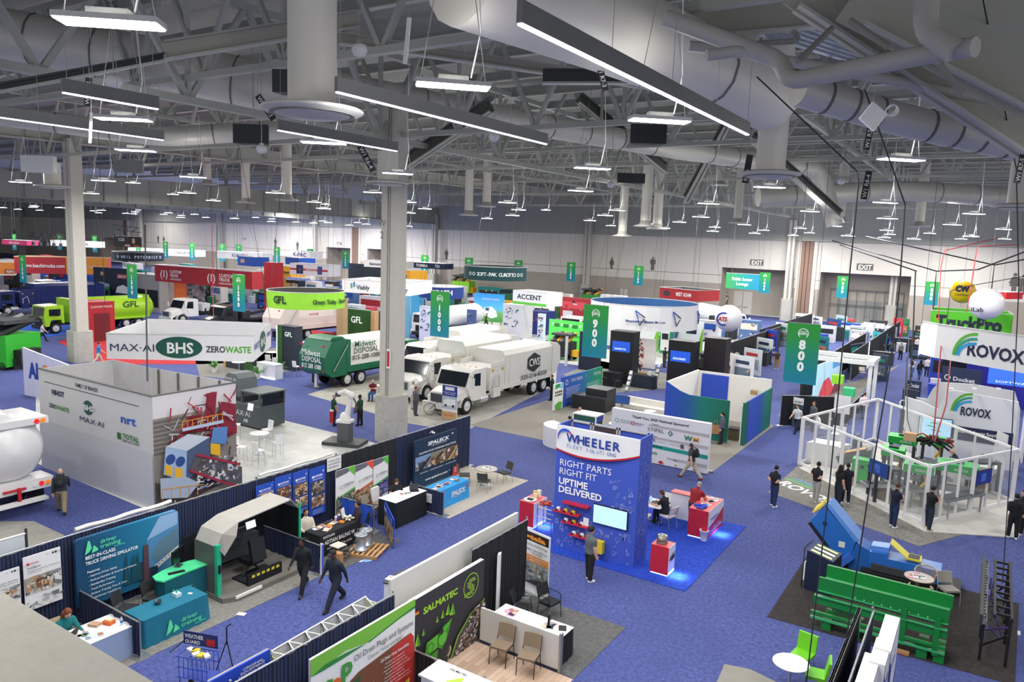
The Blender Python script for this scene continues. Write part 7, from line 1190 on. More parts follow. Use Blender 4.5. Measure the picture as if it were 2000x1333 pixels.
def ywall(name,l,top,bot,h,th,m,cat='wall panel',holes=False,art=None):
 a,b=g(*top,h),g(*bot,h);y0,y1=b.y,a.y;x=(a.x+b.x)/2;o=thing(name,l,cat,(x,y0,0));q=MB().box(0,0,0,th,y1-y0,h,m)
 q.obj('panel',o)
 if holes:w=MB();[w.box(th*.35,.05+.07*i,h,th*.65,.085+.07*i,h+.002,INK)for i in range(int((y1-y0)/.07))];w.box(-.002,0,h-.05,th+.002,y1-y0,h,WHITE);w.obj('slot_row',o)
 if art:w=MB();art(Panel(w,(th+.001,0,0),XE,y1-y0,h));w.obj('printed_artwork',o)
ywall('slotted_wall','tall white slotted wall edge at the bottom right',(1678,1187),(1612,1340),2.42,.07,M('3A3632'),holes=True)
drape((g(1707,1193,2.42).x,g(1640,1345,2.42).y-.3),(g(1707,1193,2.42).x,g(1707,1193,2.42).y),2.42,'dark drape between the slotted wall and the white stepped panels')
for i,(t_,b_,h,l)in enumerate([((1737,1202),(1701,1262),2.5,'farthest of three stepped white panels at the bottom right'),((1716,1246),(1693,1290),2.46,'middle of three stepped white panels at the bottom right'),((1690,1274),(1660,1360),2.42,'nearest of three stepped white panels at the bottom right')]):
 ywall('stepped_panel',l,t_,b_,h,.3,WHITE,art=lambda P:[P.rect(0,0,1,1,M('E8E8EE')),P.poly([(0,0),(.6,0),(.2,.8),(0,.9)],M('2A3AA8')),P.poly([(.7,0),(1,0),(1,.6)],M('2A3AA8')),P.txt('ORVAC',.15,.75,.08,M('6A7AB8'),.03,w=.5)])
 # ================================================================== TRUCKS
def wheel(o,x,y,r=.52,hub='C9CCCF',w=.3):
 q=MB();q.lathe((x,y,r),[(r*.62,-w/2),(r*.94,-w/2),(r,-w*.4),(r,w*.4),(r*.94,w/2),(r*.62,w/2)],TIRE,22,'y');tr_=q.obj('wheel',o);s=1 if y>0 else-1
 MB().lathe((x,y,r),[(r*.6,s*w*.4),(r*.6,s*w*.53),(r*.5,s*w*.56),(r*.44,s*w*.51),(r*.2,s*w*.51),(r*.16,s*w*.62),(.02,s*w*.63)],M(hub,.4,.1),18,'y').obj('wheel_hub',tr_)
def truck(name,label,loc,rz,kind,cab,body,L=9.6,cabover=False,text=(),stripe=None,grp='collection trucks on display',hub='C9CCCF',cat='truck',simple=False):
 """local +X is forward, origin under the front axle; body runs back"""
 o=thing(name,label,cat,loc,rz,grp);cm,bm=M(cab,.3,v=.02),M(body,.35,v=.02);dk=M('15181B',.5);w=1.22
 for x in(0,-L+3.4,-L+2.05):[wheel(o,x,y,hub=hub)for y in(-1.05,1.05)]
 MB().box(-L+1.2,-.45,.72,.8,.45,1.0,dk).obj('chassis',o)
 if cabover:
  MB().ext([(.95,-w,.75),(1.05,-w,1.7),(.9,-w,2.7),(-.75,-w,2.75),(-.8,-w,1.0),(-.62,-w,1.0),(-.5,-w,1.35),(.45,-w,1.35),(.6,-w,.75)],(0,2*w,0),cm).obj('cab',o);MB().poly([(1.04,-1.05,1.75),(1.04,1.05,1.75),(.93,1.05,2.55),(.93,-1.05,2.55)],GLASSD).ext([(1.05,-1.05,1.75),(.94,-1.05,2.55),(.91,-1.05,2.55),(1.0,-1.05,1.75)],(0,2.1,0),GLASSD).obj('windshield',o)
  for s in(-1,1):MB().box(-.45,s*w,1.75,.6,s*(w+.015),2.4,GLASSD).obj('side_window',o)
  MB().box(.9,-1.2,.45,1.12,1.2,.8,M('2A2D30',.5)).obj('bumper',o);MB().box(1.02,-.7,.85,1.08,.7,1.5,dk).obj('grille',o);hood=1.05;xb=-1.0
 else:
  MB().ext([(-.35,-w,.85),(.05,-w,1.65),(-.35,-w,2.55),(-.7,-w,2.68),(-1.9,-w,2.68),(-1.95,-w,.75),(-.6,-w,.75)],(0,2*w,0),cm).obj('cab',o);q=MB();q.ext([(.0,-1.08,1.72),(-.33,-1.08,2.48),(-.37,-1.08,2.48),(-.1,-1.08,1.7)],(0,2.16,0),GLASSD);q.add([(.09,-1.08,1.7),(.09,1.08,1.7),(-.31,1.08,2.5),(-.31,-1.08,2.5)],[(0,1,2,3)],GLASSD);q.obj('windshield',o)
  for s in(-1,1):MB().add([(-.45,s*(w+.012),1.7),(-1.3,s*(w+.012),1.62),(-1.3,s*(w+.012),2.42),(-.6,s*(w+.012),2.42)],[(0,1,2,3)if s>0 else(3,2,1,0)],GLASSD).obj('side_window',o)
  h=MB();ys=(-w,-1.0,-.5,.5,1.0,w)
  def sec(x,zt,hw,zb):return[(x,-hw,zb),(x,-hw,zt-.28),(x,-hw*.7,zt-.05),(x,0,zt),(x,hw*.7,zt-.05),(x,hw,zt-.28),(x,hw,zb)]
  S_=[sec(-.3,1.78,1.12,.95),sec(.6,1.62,1.05,.95),sec(1.15,1.42,.92,.6),sec(1.28,1.0,.86,.6)];vs=[v for s_ in S_ for v in s_];fs=[(i*7+j,i*7+j+1,i*7+8+j,i*7+7+j)for i in range(3)for j in range(6)]+[(21,22,23,24,25,26,27)];h.add(vs,fs,cm);h.obj('hood',o)
  for s in(-1,1):
   f=MB();[f.add([(.66*cos(R(a)),s*.78,.52+.66*sin(R(a))),(.66*cos(R(a+20)),s*.78,.52+.66*sin(R(a+20))),(.66*cos(R(a+20)),s*1.24,.52+.66*sin(R(a+20))),(.66*cos(R(a)),s*1.24,.52+.66*sin(R(a)))],[(0,1,2,3)],cm)for a in range(0,180,20)];f.obj('fender',o);MB().lathe((1.12,s*.85,1.05),[(.13,0),(.1,.09),(.02,.12)],M('E4E8EA',.1),12,'x').obj('headlamp',o)
  MB().box(1.2,-1.15,.42,1.42,1.15,.78,cm).obj('bumper',o);g_=MB().box(1.27,-.6,.82,1.32,.6,1.34,M('8E9296',.3,.6));[g_.box(1.32,-.56,.86+.09*i,1.335,.56,.9+.09*i,dk)for i in range(5)];g_.obj('grille',o);hood=1.4;xb=-2.05
 for s in(-1,1):q=MB().tube([(-.2,s*w,2.3),(0,s*(w+.35),2.35),(0,s*(w+.35),1.7)],.02,dk,5);q.box(-.06,s*(w+.26),1.75,.02,s*(w+.46),2.3,cm if not cabover else dk);q.obj('mirror',o)
 q=MB();[q.sphere((xb+.8 if not cabover else.6,y,2.74),.04,M('E0902A'),4)for y in(-.9,-.45,0,.45,.9)];q.obj('roof_lights',o)
 xe=-L+.3;B=(xb-.3,xe)
 if kind=='rear':
  q=MB();xs=(B[0],-L+1.9);vs=[];
  for x in xs:vs+=[(x,-1.2,1.1),(x,-1.25,2.2),(x,-1.1,3.15),(x,-.8,3.35),(x,.8,3.35),(x,1.1,3.15),(x,1.25,2.2),(x,1.2,1.1)]
  q.add(vs,[(i,(i+1)%8,8+(i+1)%8,8+i)for i in range(8)]+[tuple(range(7,-1,-1)),tuple(range(8,16))],bm);q.obj('packer_body',o)
  t=M(stripe or body,.35,v=.02);MB().box(B[0],-1.28,1.05,-L+1.9,-1.2,1.5,t).box(B[0],1.2,1.05,-L+1.9,1.28,1.5,t).box(-L+1.9,-1.3,1.05,-L+2.25,1.3,3.35,t).obj('body_rail',o)
  MB().ext([(-L+1.95,-1.28,3.4),(-L+1.95,-1.28,.9),(-L+.6,-1.28,.85),(-L-.1,-1.28,1.25),(-L-.15,-1.28,2.3),(-L+.5,-1.28,3.35)],(0,2.56,0),t).obj('tailgate',o);q=MB();q.ext([(-L+1.9,-1.1,3.42),(-L+1.6,-1.1,3.6),(-L+.7,-1.1,3.6),(-L+.5,-1.1,3.38)],(0,2.2,0),t);q.tube([(-L+1.9,-1.34,3.0),(-L+.6,-1.34,1.3)],.05,STEEL);q.tube([(-L+1.9,1.34,3.0),(-L+.6,1.34,1.3)],.05,STEEL);q.obj('tailgate_cylinders',o)
  q=MB();[q.box(-L+.9,y-.28,.15,-L+.93,y+.28,.9,dk)for y in(-.85,.85)];q.obj('mud_flap',o);q=MB();[q.box(-L-.12,y-.09,z,-L-.05,y+.09,z+.12,RED)for y in(-1.1,1.1)for z in(1.3,3.0)];q.obj('tail_lights',o)
 elif kind=='side':
  MB().box(B[0],-1.2,1.1,B[0]-1.6,1.2,2.6,bm).box(B[0]-.1,-1.24,2.6,B[0]-1.6,-1.18,2.9,bm).box(B[0]-.1,1.18,2.6,B[0]-1.6,1.24,2.9,bm).obj('hopper',o);q=MB();xs=(B[0]-1.6,-L+1.0);vs=[]
  for x in xs:vs+=[(x,-1.2,1.25),(x,-1.25,3.2),(x,-1.05,3.5),(x,1.05,3.5),(x,1.25,3.2),(x,1.2,1.25)]
  q.add(vs,[(i,(i+1)%6,6+(i+1)%6,6+i)for i in range(6)]+[(5,4,3,2,1,0),(6,7,8,9,10,11)],bm);q.obj('packer_body',o)
  MB().ext([(-L+1.0,-1.22,3.45),(-L+1.0,-1.22,1.2),(-L+.5,-1.22,1.2),(-L-.2,-1.22,2.0),(-L-.1,-1.22,3.1),(-L+.3,-1.22,3.4)],(0,2.44,0),bm).box(-L+.95,-1.3,1.2,-L+1.1,1.3,3.5,bm).obj('tailgate',o)
  q=MB();[q.box(B[0]-1.6-x,-1.262,1.3,B[0]-1.66-x,1.262,3.2,bm)for x in(.1,.6,4.0,4.5)];q.box(B[0],-1.26,1.0,-L+.9,-1.2,1.3,bm);q.box(B[0],1.2,1.0,-L+.9,1.26,1.3,bm);[q.lathe((x,s*1.2,2.4),[(.1,0),(.08,s*.06)],M('C09A2A'),10,'y')for x in(B[0]-.3,B[0]-1.4)for s in(-1,1)];q.obj('body_rail',o)
  q=MB();[q.tube([(B[0]-.3,s*1.3,1.2),(B[0]-.2,s*1.4,1.8),(B[0]-.7,s*1.42,2.1),(B[0]-.9,s*1.35,1.3)],.05,M('B9BCBE'),6)for s in(1,)];q.box(B[0]-.1,1.2,.7,B[0]-.9,1.45,1.3,bm);q.tube([(B[0]+.2,1.0,.7),(B[0]+1.0,1.0,.7)],.28,M('D0D2D4',.3,.5),14);q.obj('lift_arm',o);q=MB();[q.box(-L+1.0,y-.28,.2,-L+1.03,y+.28,1.0,dk)for y in(-.85,.85)];q.obj('mud_flap',o)
 elif kind=='round':
  q=MB();n=14;prof=lambda s:[(1.28*s*cos(R(a)),2.1+1.25*s*sin(R(a)))for a in[i*360/n for i in range(n)]];st=[(B[0]-.5,.92),(B[0]-.7,1),(-L+1.2,1),(-L+.4,.9),(-L+.1,.6)];vs=[(x,)+p for x,s in st for p in prof(s)];q.add(vs,[(i*n+j,i*n+(j+1)%n,(i+1)*n+(j+1)%n,(i+1)*n+j)for i in range(len(st)-1)for j in range(n)],bm,True);q.add(vs[-n:],[tuple(range(n))],bm);q.add(vs[:n],[tuple(range(n-1,-1,-1))],bm);q.obj('packer_body',o)
  MB().box(B[0],-1.25,1.0,B[0]-.6,1.25,3.3,bm).box(B[0]-.6,-1.2,1.0,-L+1.0,1.2,1.25,bm).obj('front_frame',o);MB().box(-L+.9,-1.3,1.1,-L+1.05,1.3,3.4,bm).obj('body_rail',o)
 elif kind=='flat':
  q=MB();q.box(B[0],-.9,1.0,-L+.8,.9,1.25,dk);q.box(B[0]-.2,-1.1,1.25,B[0]-1.2,1.1,2.1,bm);q.beam((B[0]-.8,0,1.5),(-L+2,0,1.9),.3,.3,dk);q.obj('hook_frame',o)
 elif kind=='tank':
  MB().lathe((0,0,2.15),[(.3,B[0]),(1.1,B[0]-.15),(1.2,-L+1.6),(.9,-L+.9),(.3,-L+.7)],bm,20,'x').obj('tank',o)
 q=MB()
 for t,x,z,s,c,side,wd in text:
  if side=='L':q.text(t,s,M(c,.5,v=0),(x,1.29,z),(-1,0,0),bold=.012,w=wd)
  elif side=='R':q.text(t,s,M(c,.5,v=0),(x,-1.30,z),(1,0,0),bold=.012,w=wd)
  elif side=='B':q.text(t,s,M(c,.5,v=0),(-L-.17,x,z),(0,-1,0),bold=.012,w=wd)
  elif side=='HEX':q.poly([(x+.95*cos(R(a)),1.275,z+.62*sin(R(a))*1.1)for a in(30,90,150,210,270,330)],M('2A2A2C',.5));q.text(t,s,WHITE,(x+.68,1.285,z-.24),(-1,0,0),bold=.012,w=1.36)
  elif side=='BOX':q.box(x,1.27,z,x-wd,1.285,z+s,M(c,.5))
 if q.v:q.obj('lettering',o)
 return o
HD,HU=R(-90),R(90)
truck('refuse_truck','white side loading truck with a black CWS hexagon, nearest of the white trucks',(-27.35,36.0,0),HD,'side','DAD8D4','D2D0CB',11.2,text=[('CWS',-7.6,2.35,.75,'','HEX',0),('325-216-8328',-5.9,1.32,.42,'26262A','L',3.4)])
truck('refuse_truck','white truck parked just behind and left of the hexagon marked truck',(-31.6,37.4,0),HD,'side','D8D6D2','D4D2CD',11.0,text=[('REDDER',-8.8,2.5,.4,'8A2A2A','L',1.5)])
truck('refuse_truck','white truck cab farthest left of the row, partly hidden by the column',(-35.4,42.0,0),HD,'side','D8D6D2','D4D2CD',10.5)
truck('refuse_truck','dark green rear loader with white panels lettered Midwest DISPOSAL, tail toward the gallery',(-38.6,45.3,0),HU,'rear','0E6B4C','E9E8E2',10.2,stripe='0C6547',text=[('Midwest',-7.6,2.75,.62,'0E5A40','R',2.1),('DISPOSAL',-7.7,2.3,.55,'2A3032','R',2.5),('815-288-1088',-7.8,1.85,.5,'2A3032','R',2.8),('Midwest',.95,2.35,.55,'F4F4F4','B',1.8),('DISPOSAL',.95,1.9,.5,'F4F4F4','B',1.9),('815 288 1088',.95,1.45,.45,'F4F4F4','B',1.9)])
truck('refuse_truck','lime green round bodied truck lettered GFL at left on bright blue carpet',(-77.0,36.4,0),HD,'round','A2D32A','A2D32A',10.4,cabover=True,text=[('GFL',-6.6,2.2,.9,'1E3A1E','L',1.7)])
for px,py,d,L_,kd,c1,c2,co,l in[(8,640,86,11,'side','1C2A66','1C2A66',True,'navy blue side loading truck at the left edge behind the lime green truck'),(90,552,104,11,'side','F0F0F0','1E5AC0',True,'bright blue truck behind the navy truck at left'),(345,625,84,9,'flat','EEEEEE','D8D8D8',False,'white hooded truck right of the 1300 banner'),(420,640,78,9,'flat','2A2C30','2A2C30',False,'black chassis truck left of the 1200 banner'),(835,605,78,10,'tank','F0F0EE','EDEDEA',True,'white tank truck under the navy ring sign'),(1122,640,80,8,'flat','E8E8E6','2A3038',True,'white cab truck behind the ACCENT sign'),(1440,652,90,10,'tank','F2F2F2','F0F0F0',False,'white tank truck behind the white badge balloon'),(195,560,96,11,'rear','0F6A34','0F7A3A',True,'green and white truck lettered WM behind the lime green truck'),(30,520,118,10,'side','1E5AC0','1E6AD0',True,'bright blue truck farther back at the left edge')]:
 p=U(px,py,d);o=truck('display_truck',l,(p.x,p.y,0),HD if px!=1440 else R(-40),kd,c1,c2,L_,cabover=co,text=[('WM',-5,2.2,.9,'E8A030','L',1.8)]if 'WM' in l else())
truck('refuse_truck','off-white rear loader on the red carpet behind the green ring sign',(-58.5,58.5,0),HU,'rear','E8DDD6','E8DDD6',10.5,stripe='E2D6CE',text=[('FRONTLINE',-7,2.4,.3,'B8303A','R',1.2)])
o=thing('mixer_truck_rear','rounded white tank rear with round red and amber lamps at the left edge','truck',(-30.2,12.35,0),R(180));TW=M('E4E4E4',.25,v=.02)
MB().lathe((0,0,2.35),[(.05,-1.2),(.9,-1.05),(1.22,-.6),(1.32,0),(1.32,5)],TW,28,'x').obj('tank',o);MB().box(-1.1,-1.2,3.3,1.0,1.2,3.55,TW).box(-1.15,-1.25,.85,-.2,1.25,1.25,TW).box(-.2,-.6,.6,6,.6,1.0,DGREY).obj('frame',o)
q=MB();[q.lathe((-1.16,y,1.05),[(.09,0),(.09,-.03)],M(c,.3,e=.5,v=0),12,'x')for y,c in((-1.05,'E0802A'),(-.82,'E02A2A'),(-.6,'B8BABC'),(1.05,'E0802A'),(.82,'E02A2A'))];[q.lathe((-1.12,y,3.42),[(.09,0),(.09,-.03)],M(c,.3,e=.5,v=0),12,'x')for y,c in((-1.0,'E0802A'),(-.78,'E02A2A'))];q.obj('tail_lamps',o);[MB().box(-.6,y-.3,.12,-.56,y+.3,.85,BLACK).text('McNeilus',.12,WHITE,(-.61,y+.25,.3),(0,-1,0),w=.48).obj('mud_flap',o)for y in(-.85,.85)]
q=MB();q.text('McNeilus',.5,M('2A4CB0',.5),(2.1,1.31,2.5),(-1,0,0),bold=.03,w=1.9);q.box(2.1,1.31,2.38,.2,1.32,2.42,M('2A4CB0'));q.text('An Oshkosh Corporation Business',.13,M('33363C',.5),(2.2,1.31,2.2),(-1,0,0));q.box(-1.3,-.25,1.0,-1.2,.5,1.06,RED);q.obj('lettering',o);MB().box(-1.5,-.9,.5,-1.2,.9,.6,WHITE).box(-1.35,-.05,.5,-1.25,.05,1.1,RED).obj('rear_step',o);[wheel(o,x,y)for x in(1.0,2.4)for y in(-1,1)]
carpet(0,0,0,0,CONC,'bare concrete floor under the white tank rear at left',pts=[(-60,1130),(-60,1020),(66,1019),(126,1047),(-20,1110)])
# ================================================================== THE WHITE BRANDED BOX (RECYCLING EQUIPMENT STAND)
bx0,bx1,by0,by1,bh=-34.4,-25.9,15.7,19.35,4.4;o=thing('walled_stand','tall open-topped white walled stand with brand names and a plant mural','exhibition room',(bx0,by0,0));w_,d_=bx1-bx0,by1-by0;WB=M('E4E3E0',.65,v=.02)
yb=g(235,706,bh).y-by0
MB().box(0,0,0,w_,.08,bh,WB).obj('front_wall',o);MB().box(w_-.08,.08,0,w_,d_,bh,WB).obj('mural_wall',o);MB().box(0,.08,0,.08,yb,bh,M('D6D5D6',.7)).box(.08,yb-.08,0,3.2,yb,bh,M('CFCED2',.7)).obj('rear_wall',o)
a,b=Vector((3.2,yb,0)),Vector((w_-.05,d_,0));q=MB();q.beam(a+Vector((0,0,bh/2)),b+Vector((0,0,bh/2)),.08,bh,M('D0CFD0',.7));[q.beam(a.lerp(b,t)+Vector((-.05,-.06,0)),a.lerp(b,t)+Vector((-.05,-.06,bh)),.09,.09,M('6A665F',.5))for t in(.1,.35,.6,.85)];q.obj('rear_wall',o)
q=MB();P=Panel(q,(0,-.002,0),XS,w_,bh);IK=M('1C2026',.6,v=0);P.line([(.06,.885),(.9,.885)],.03,M('4A4C52'));P.txt('FAMILY OF BRANDS',.36,.915,.038,IK,.01,w=.2);P.txt('NIHOT',.13,.78,.05,M('2A3850'),.04,w=.12);P.disc(.47,.745,.068,M('15574A',.5,v=0),24,1.25);P.txt('BHS',.425,.72,.05,WHITE,.05,w=.1);P.txt('ZERO',.1,.645,.04,IK,.02,w=.08);P.txt('WASTE',.185,.645,.04,M('3E9A3A'),.03,w=.11);P.txt('MAX\u00b7AI',.39,.6,.05,M('1A2A5A'),0,w=.21);P.txt('nrt',.75,.70,.08,M('2A62C8'),.02,w=.12);P.txt('TOTAL',.765,.56,.045,M('3E8A3A'),.03,w=.13);P.txt('FIBER RECOVERY',.76,.53,.02,IK,.01,w=.14);P.rect(.72,.54,.75,.6,M('2E7A3A'));P.rect(0,0,1,.5,M('D9DADB',.6,v=0));q.obj('printed_logos',o)
q=MB();P=Panel(q,(w_+.002,0,0),XE,d_,bh);c=lambda h:M(h,.6,v=0)
P.rect(0,0,1,1,c('8D877F'));P.rect(0,.8,1,1,c('D5D2D4'));[P.rect(0,.48+.04*i,.6,.5+.04*i,c('6A6660'))for i in range(8)];P.poly([(.0,.0),(0,.25),(.45,.02),(.4,0)],c('5A554E'));P.poly([(.4,0),(1,.1),(1,.3),(.5,.18)],c('4A3A3C'))
for pts in([(.3,.62),(.7,.6),(.75,.95),(.62,.95),(.6,.75),(.4,.78)],[(.7,.6),(.99,.6),(.99,.8),(.8,.85)],[(.35,.4),(1,.52),(1,.6),(.35,.55)]):P.poly(pts,c('8A2236'))
rnd=random.Random(12)
for i in range(70):x,y=rnd.uniform(.12,.95),rnd.uniform(.34,.95);P.k+=.1;P.line([(x,y),(min(.98,x+rnd.uniform(-.15,.15)),min(.98,y+rnd.uniform(-.15,.15)))],rnd.uniform(.03,.08),c(rnd.choice(['A03046','6A1A2A','B8B6BA','C83A4E','4A1520'])))
P.rect(.28,.66,.78,.69,c('B8C4D8'));[P.line([(.28+.06*i,.69),(.28+.06*i,.75)],.03,c('E0A030'))for i in range(9)];P.line([(.28,.75),(.78,.75)],.03,c('E0A030'))
P.poly([(.05,.32),(.3,.2),(.32,.48),(.08,.56)],c('9FB6D4'));P.poly([(.3,.2),(.6,.36),(.6,.56),(.32,.48)],c('4A5A7A'));P.poly([(.08,.56),(.32,.48),(.6,.56),(.34,.63)],c('C8D0DA'));P.disc(.13,.44,.045,c('2A4A8A'));P.disc(.24,.4,.045,c('2A4A8A'));P.poly([(.07,.32),(.14,.29),(.14,.38),(.07,.4)],c('E8B020'));P.poly([(.17,.27),(.26,.23),(.26,.33),(.17,.36)],c('E8B020'))
P.poly([(.6,.5),(.8,.46),(.82,.62),(.64,.64)],c('5A86C0'));P.poly([(.6,.4),(.72,.36),(.72,.47),(.6,.5)],c('E8B020'));P.poly([(.34,.3),(.42,.42),(1,.2),(1,.02),(.8,.1)],c('5A5658'));P.scatter(.42,.1,.98,.36,70,[c('E4E4E6'),c('C8CCD2'),c('4A4A50'),c('8A9AB0'),c('D8CCC0')],(.008,.025),4);P.line([(.34,.3),(.8,.08),(.96,.02)],.1,c('A02A40'));P.line([(.42,.43),(.97,.23)],.1,c('A02A40'));P.poly([(0,.12),(.3,.06),(.45,.16),(.3,.25),(0,.3)],c('A9B6C8'));[P.line([(.02+.1*i,.1-.01*i),(.02+.1*i,.2-.01*i)],.03,c('E0A030'))for i in range(5)];P.line([(.02,.2),(.5,.14)],.03,c('E0A030'));q.obj('plant_mural',o)
MB().box(-.04,-.04,bh,w_+.04,.1,bh+.03,M('5A5854')).box(w_-.1,.1,bh,w_+.04,d_,bh+.03,M('5A5854')).obj('top_rail',o)
carpet(0,0,0,0,WFLOOR,'pale grey vinyl floor of the recycling equipment stand',pts=[(302,1003),(740,868),(571,826),(70,700),(70,905)])
def lay(a,o_,d,h,items):
 xd=d.normalized();L_=d.length
 for it in items:
  if it[0]=='T':_,t,u,v,hh,c_,wd=it;a.text(t,hh*h/.72,M(c_,.5,v=0),o_+xd*(u*L_)+Vector((0,0,v*h)),xd,bold=0 if 'MAX' in t else.025,w=wd*L_,off=.02)
  elif it[0]=='E':_,u,v,ru,rv,c_=it;nn=xd.cross(Vector((0,0,1)))*.012;a.poly([o_+xd*(u*L_+ru*L_*cos(R(t)))+Vector((0,0,(v+rv*sin(R(t)))*h))+nn for t in range(0,360,12)],M(c_,.5,v=0))
  elif it[0]=='R':_,u0,v0,u1,v1,c_=it[:6];nn=xd.cross(Vector((0,0,1)))*(it[6]if len(it)>6 else.012);a.poly([o_+xd*(u*L_)+Vector((0,0,v*h))+nn for u,v in((u0,v0),(u1,v0),(u1,v1),(u0,v1))],M(c_,.5,v=0))
def sign(label,tops,h,col,faces,closed=True,back=None,name='hanging_sign'):
 def art(a,P,hh):
  for i,items in faces:lay(a,P[i]-Vector((0,0,hh)),P[(i+1)%len(P)]-P[i],hh,items)
 return hang_sign(name,label,tops,h,col if not isinstance(col,str)else M(col,.7,v=.02,e=.06),back if not isinstance(back,str)else M(back,.7),closed=closed,art=art,cables=2)
sign('large white hanging sign with MAX AI, a green BHS oval and ZEROWASTE',[U(207,652,34.5),U(494,656,33),U(529,632,37.5),U(290,624,39)],1.18,SW,[(0,[('T','MAX\u00b7AI',.02,.32,.3,'1E2E5A',.31),('E',.505,.5,.16,.42,'15574A'),('T','BHS',.42,.28,.42,'F4F4F4',.18),('T','ZERO',.69,.34,.24,'44484E',.13),('T','WASTE',.82,.34,.24,'5AB03A',.17)]),(1,[('E',.5,.5,.17,.42,'15574A'),('T','BHS',.38,.35,.3,'F4F4F4',.24),('T','NIHOT',.05,.4,.25,'2A4A9A',.25),('T','nrt',.75,.55,.25,'2A3A8A',.2)])])
o=thing('optical_sorter','dark grey optical sorter lettered MAX AI AIR with an open trough and glazed cab','machine',(-38.5,25.6,.012));SGm,SG2=M('4A5254',.45),M('646C6E',.5)
MB().box(0,0,.1,6.2,.06,1.25,SGm).box(0,1.5,.1,4.6,1.56,1.5,SGm).box(0,.06,.5,4.6,1.5,.6,M('2E3436')).box(-.02,-.02,1.25,6.2,.08,1.32,SG2).obj('trough',o);MB().box(4.7,.06,.1,6.2,1.7,1.3,SGm).box(4.65,0,1.95,6.25,1.75,2.02,SG2).obj('cab_base',o);q=MB();[q.box(x,y,1.3,x+.1,y+.1,1.95,SGm)for x in(4.68,6.12)for y in(0,1.62)];q.obj('cab_post',o);MB().box(6.2,.2,1.3,6.22,1.6,1.95,GLASSD).obj('cab_glass',o);MB().obox((5.5,-.02,1.2),(.22,0,0),(0,.01,0),(.05,0,.2),M('E8EAF0',.3,e=.6)).obj('white_panel',o)
MB().ext([(2.7,.3,1.5),(2.9,.3,2.5),(3.2,.3,2.75),(3.8,.3,2.75),(4.1,.3,2.5),(4.25,.3,1.5),(3.95,.3,1.5),(3.85,.3,2.0),(3.1,.3,2.0),(3.0,.3,1.5)],(0,1.2,0),SG2).obj('arched_hood',o);q=MB();[q.text(t,.42,M('E0E2E4',.5),(x,-.01,.62),XS,bold=0,w=1.5)for t,x in(('MAX\u00b7AI',1.6),('MAX\u00b7AI',3.9))];[q.text('AIR',.25,M('E0E2E4',.5),(x,-.01,.3),XS,bold=.03)for x in(2.6,4.9)];q.text('MAX\u00b7AI',.25,WHITE,(2.95,.28,2.35),XS,bold=0,w=.95);q.obj('lettering',o)
p=g(674,868);o=thing('robot_arm','white industrial robot arm on a dark grey pedestal','robot',(p.x,p.y,.012),R(20));MB().box(-1.0,-.6,0,1.0,.6,.18,M('3E4244',.5)).obj('base_plate',o);MB().box(-.3,-.3,.18,.3,.3,1.15,M('55595B',.5)).obj('pedestal',o);RW=M('E6E4E0',.4);MB().box(-.38,-.3,1.15,.38,.3,1.28,RW).lathe((0,0,1.28),[(.28,0),(.26,.25),(.18,.35)],RW,16).obj('turntable',o);MB().tube([(.1,0,1.5),(.18,0,1.9),(.32,0,2.5)],[.17,.14,.12],RW,12).obj('lower_arm',o);MB().tube([(.34,0,2.55),(.0,-.05,2.75),(-.35,-.05,2.62)],[.17,.13,.1],RW,12).sphere((.33,0,2.55),.19,RW,8).obj('upper_arm',o);MB().tube([(.36,.12,2.5),(.55,.1,2.1),(.45,.05,1.6)],.04,DGREY,6).obj('hose',o);MB().box(-.5,-.12,2.45,-.3,.12,2.65,DGREY).obj('gripper',o)
round_table((g(507,888).x,g(507,888).y,.012),.45,1.05,'tall round white table among the bar stools');
for px,py,a,l in((472,905,-60,'white bar stool left of the tall white table'),(505,912,5,'white bar stool in front of the tall white table'),(543,895,70,'white bar stool right of the tall white table'),(522,868,175,'white bar stool behind the tall white table'),(462,858,-40,'white bar stool beside the mural corner')):bar_stool(g(px,py,.012),R(a),l)
o=thing('sign_wall','white slanted wall with blue and orange letters ALPION at left','sign wall',g(48,772));b=g(140,790);d=b-o.location;xd=d.normalized();L_=d.length*1.9;q=MB();q.ext([Vector((0,0,0)),xd*L_,xd*L_+Vector((0,0,1.7)),Vector((0,0,3.0))],Vector((-xd.y,xd.x,0))*.12,M('DCDDF0',.6));q.obj('panel',o);q=MB();q.text('AL',1.3,M('2A4CA8',.5),xd*.6+Vector((0,0,1.2)),xd,bold=.05,w=1.25,off=.02);q.text('P',1.15,M('F08A2A',.5),xd*1.95+Vector((0,0,1.25)),xd,bold=.05,off=.02);q.text('ION',1.3,M('2A4CA8',.5),xd*2.6+Vector((0,0,1.0)),xd,bold=.05,w=1.9,off=.02);q.obj('lettering',o)
# ================================================================== HANGING SIGNS
def ring(px,py,rpx,d,hpx,col,label,texts=(),back='33363A',tc='F4F4F4',n=28):
 c=U(px,py,d);r=rpx*d/F;h=hpx*d/F;top=[c+Vector((r*cos(2*pi*i/n),r*sin(2*pi*i/n),0))for i in range(n)]
 def art(a,P,hh):
  o_=-P[0]+Vector((0,0,0));ctr=c-top[0];v=Vector((-c.x,-c.y)).normalized();base_a=atan2(v.y,v.x)
  for t,off,sz,cc,step in texts:
   for k,ch in enumerate(t):
    if ch==' ':continue
    th=base_a+R(off+step*k);q=ctr+Vector((r*1.012*cos(th),r*1.012*sin(th),-hh*.66));a.text(ch,sz*hh,M(cc or tc,.5,v=0),q,(-sin(th),cos(th),0),bold=.03,off=.03,al='CENTER')
 o=hang_sign('hanging_sign',label,top,h,M(col,.7,v=.03,e=.05),M(back,.7),closed=True,art=art if texts else None,cables=7);return o
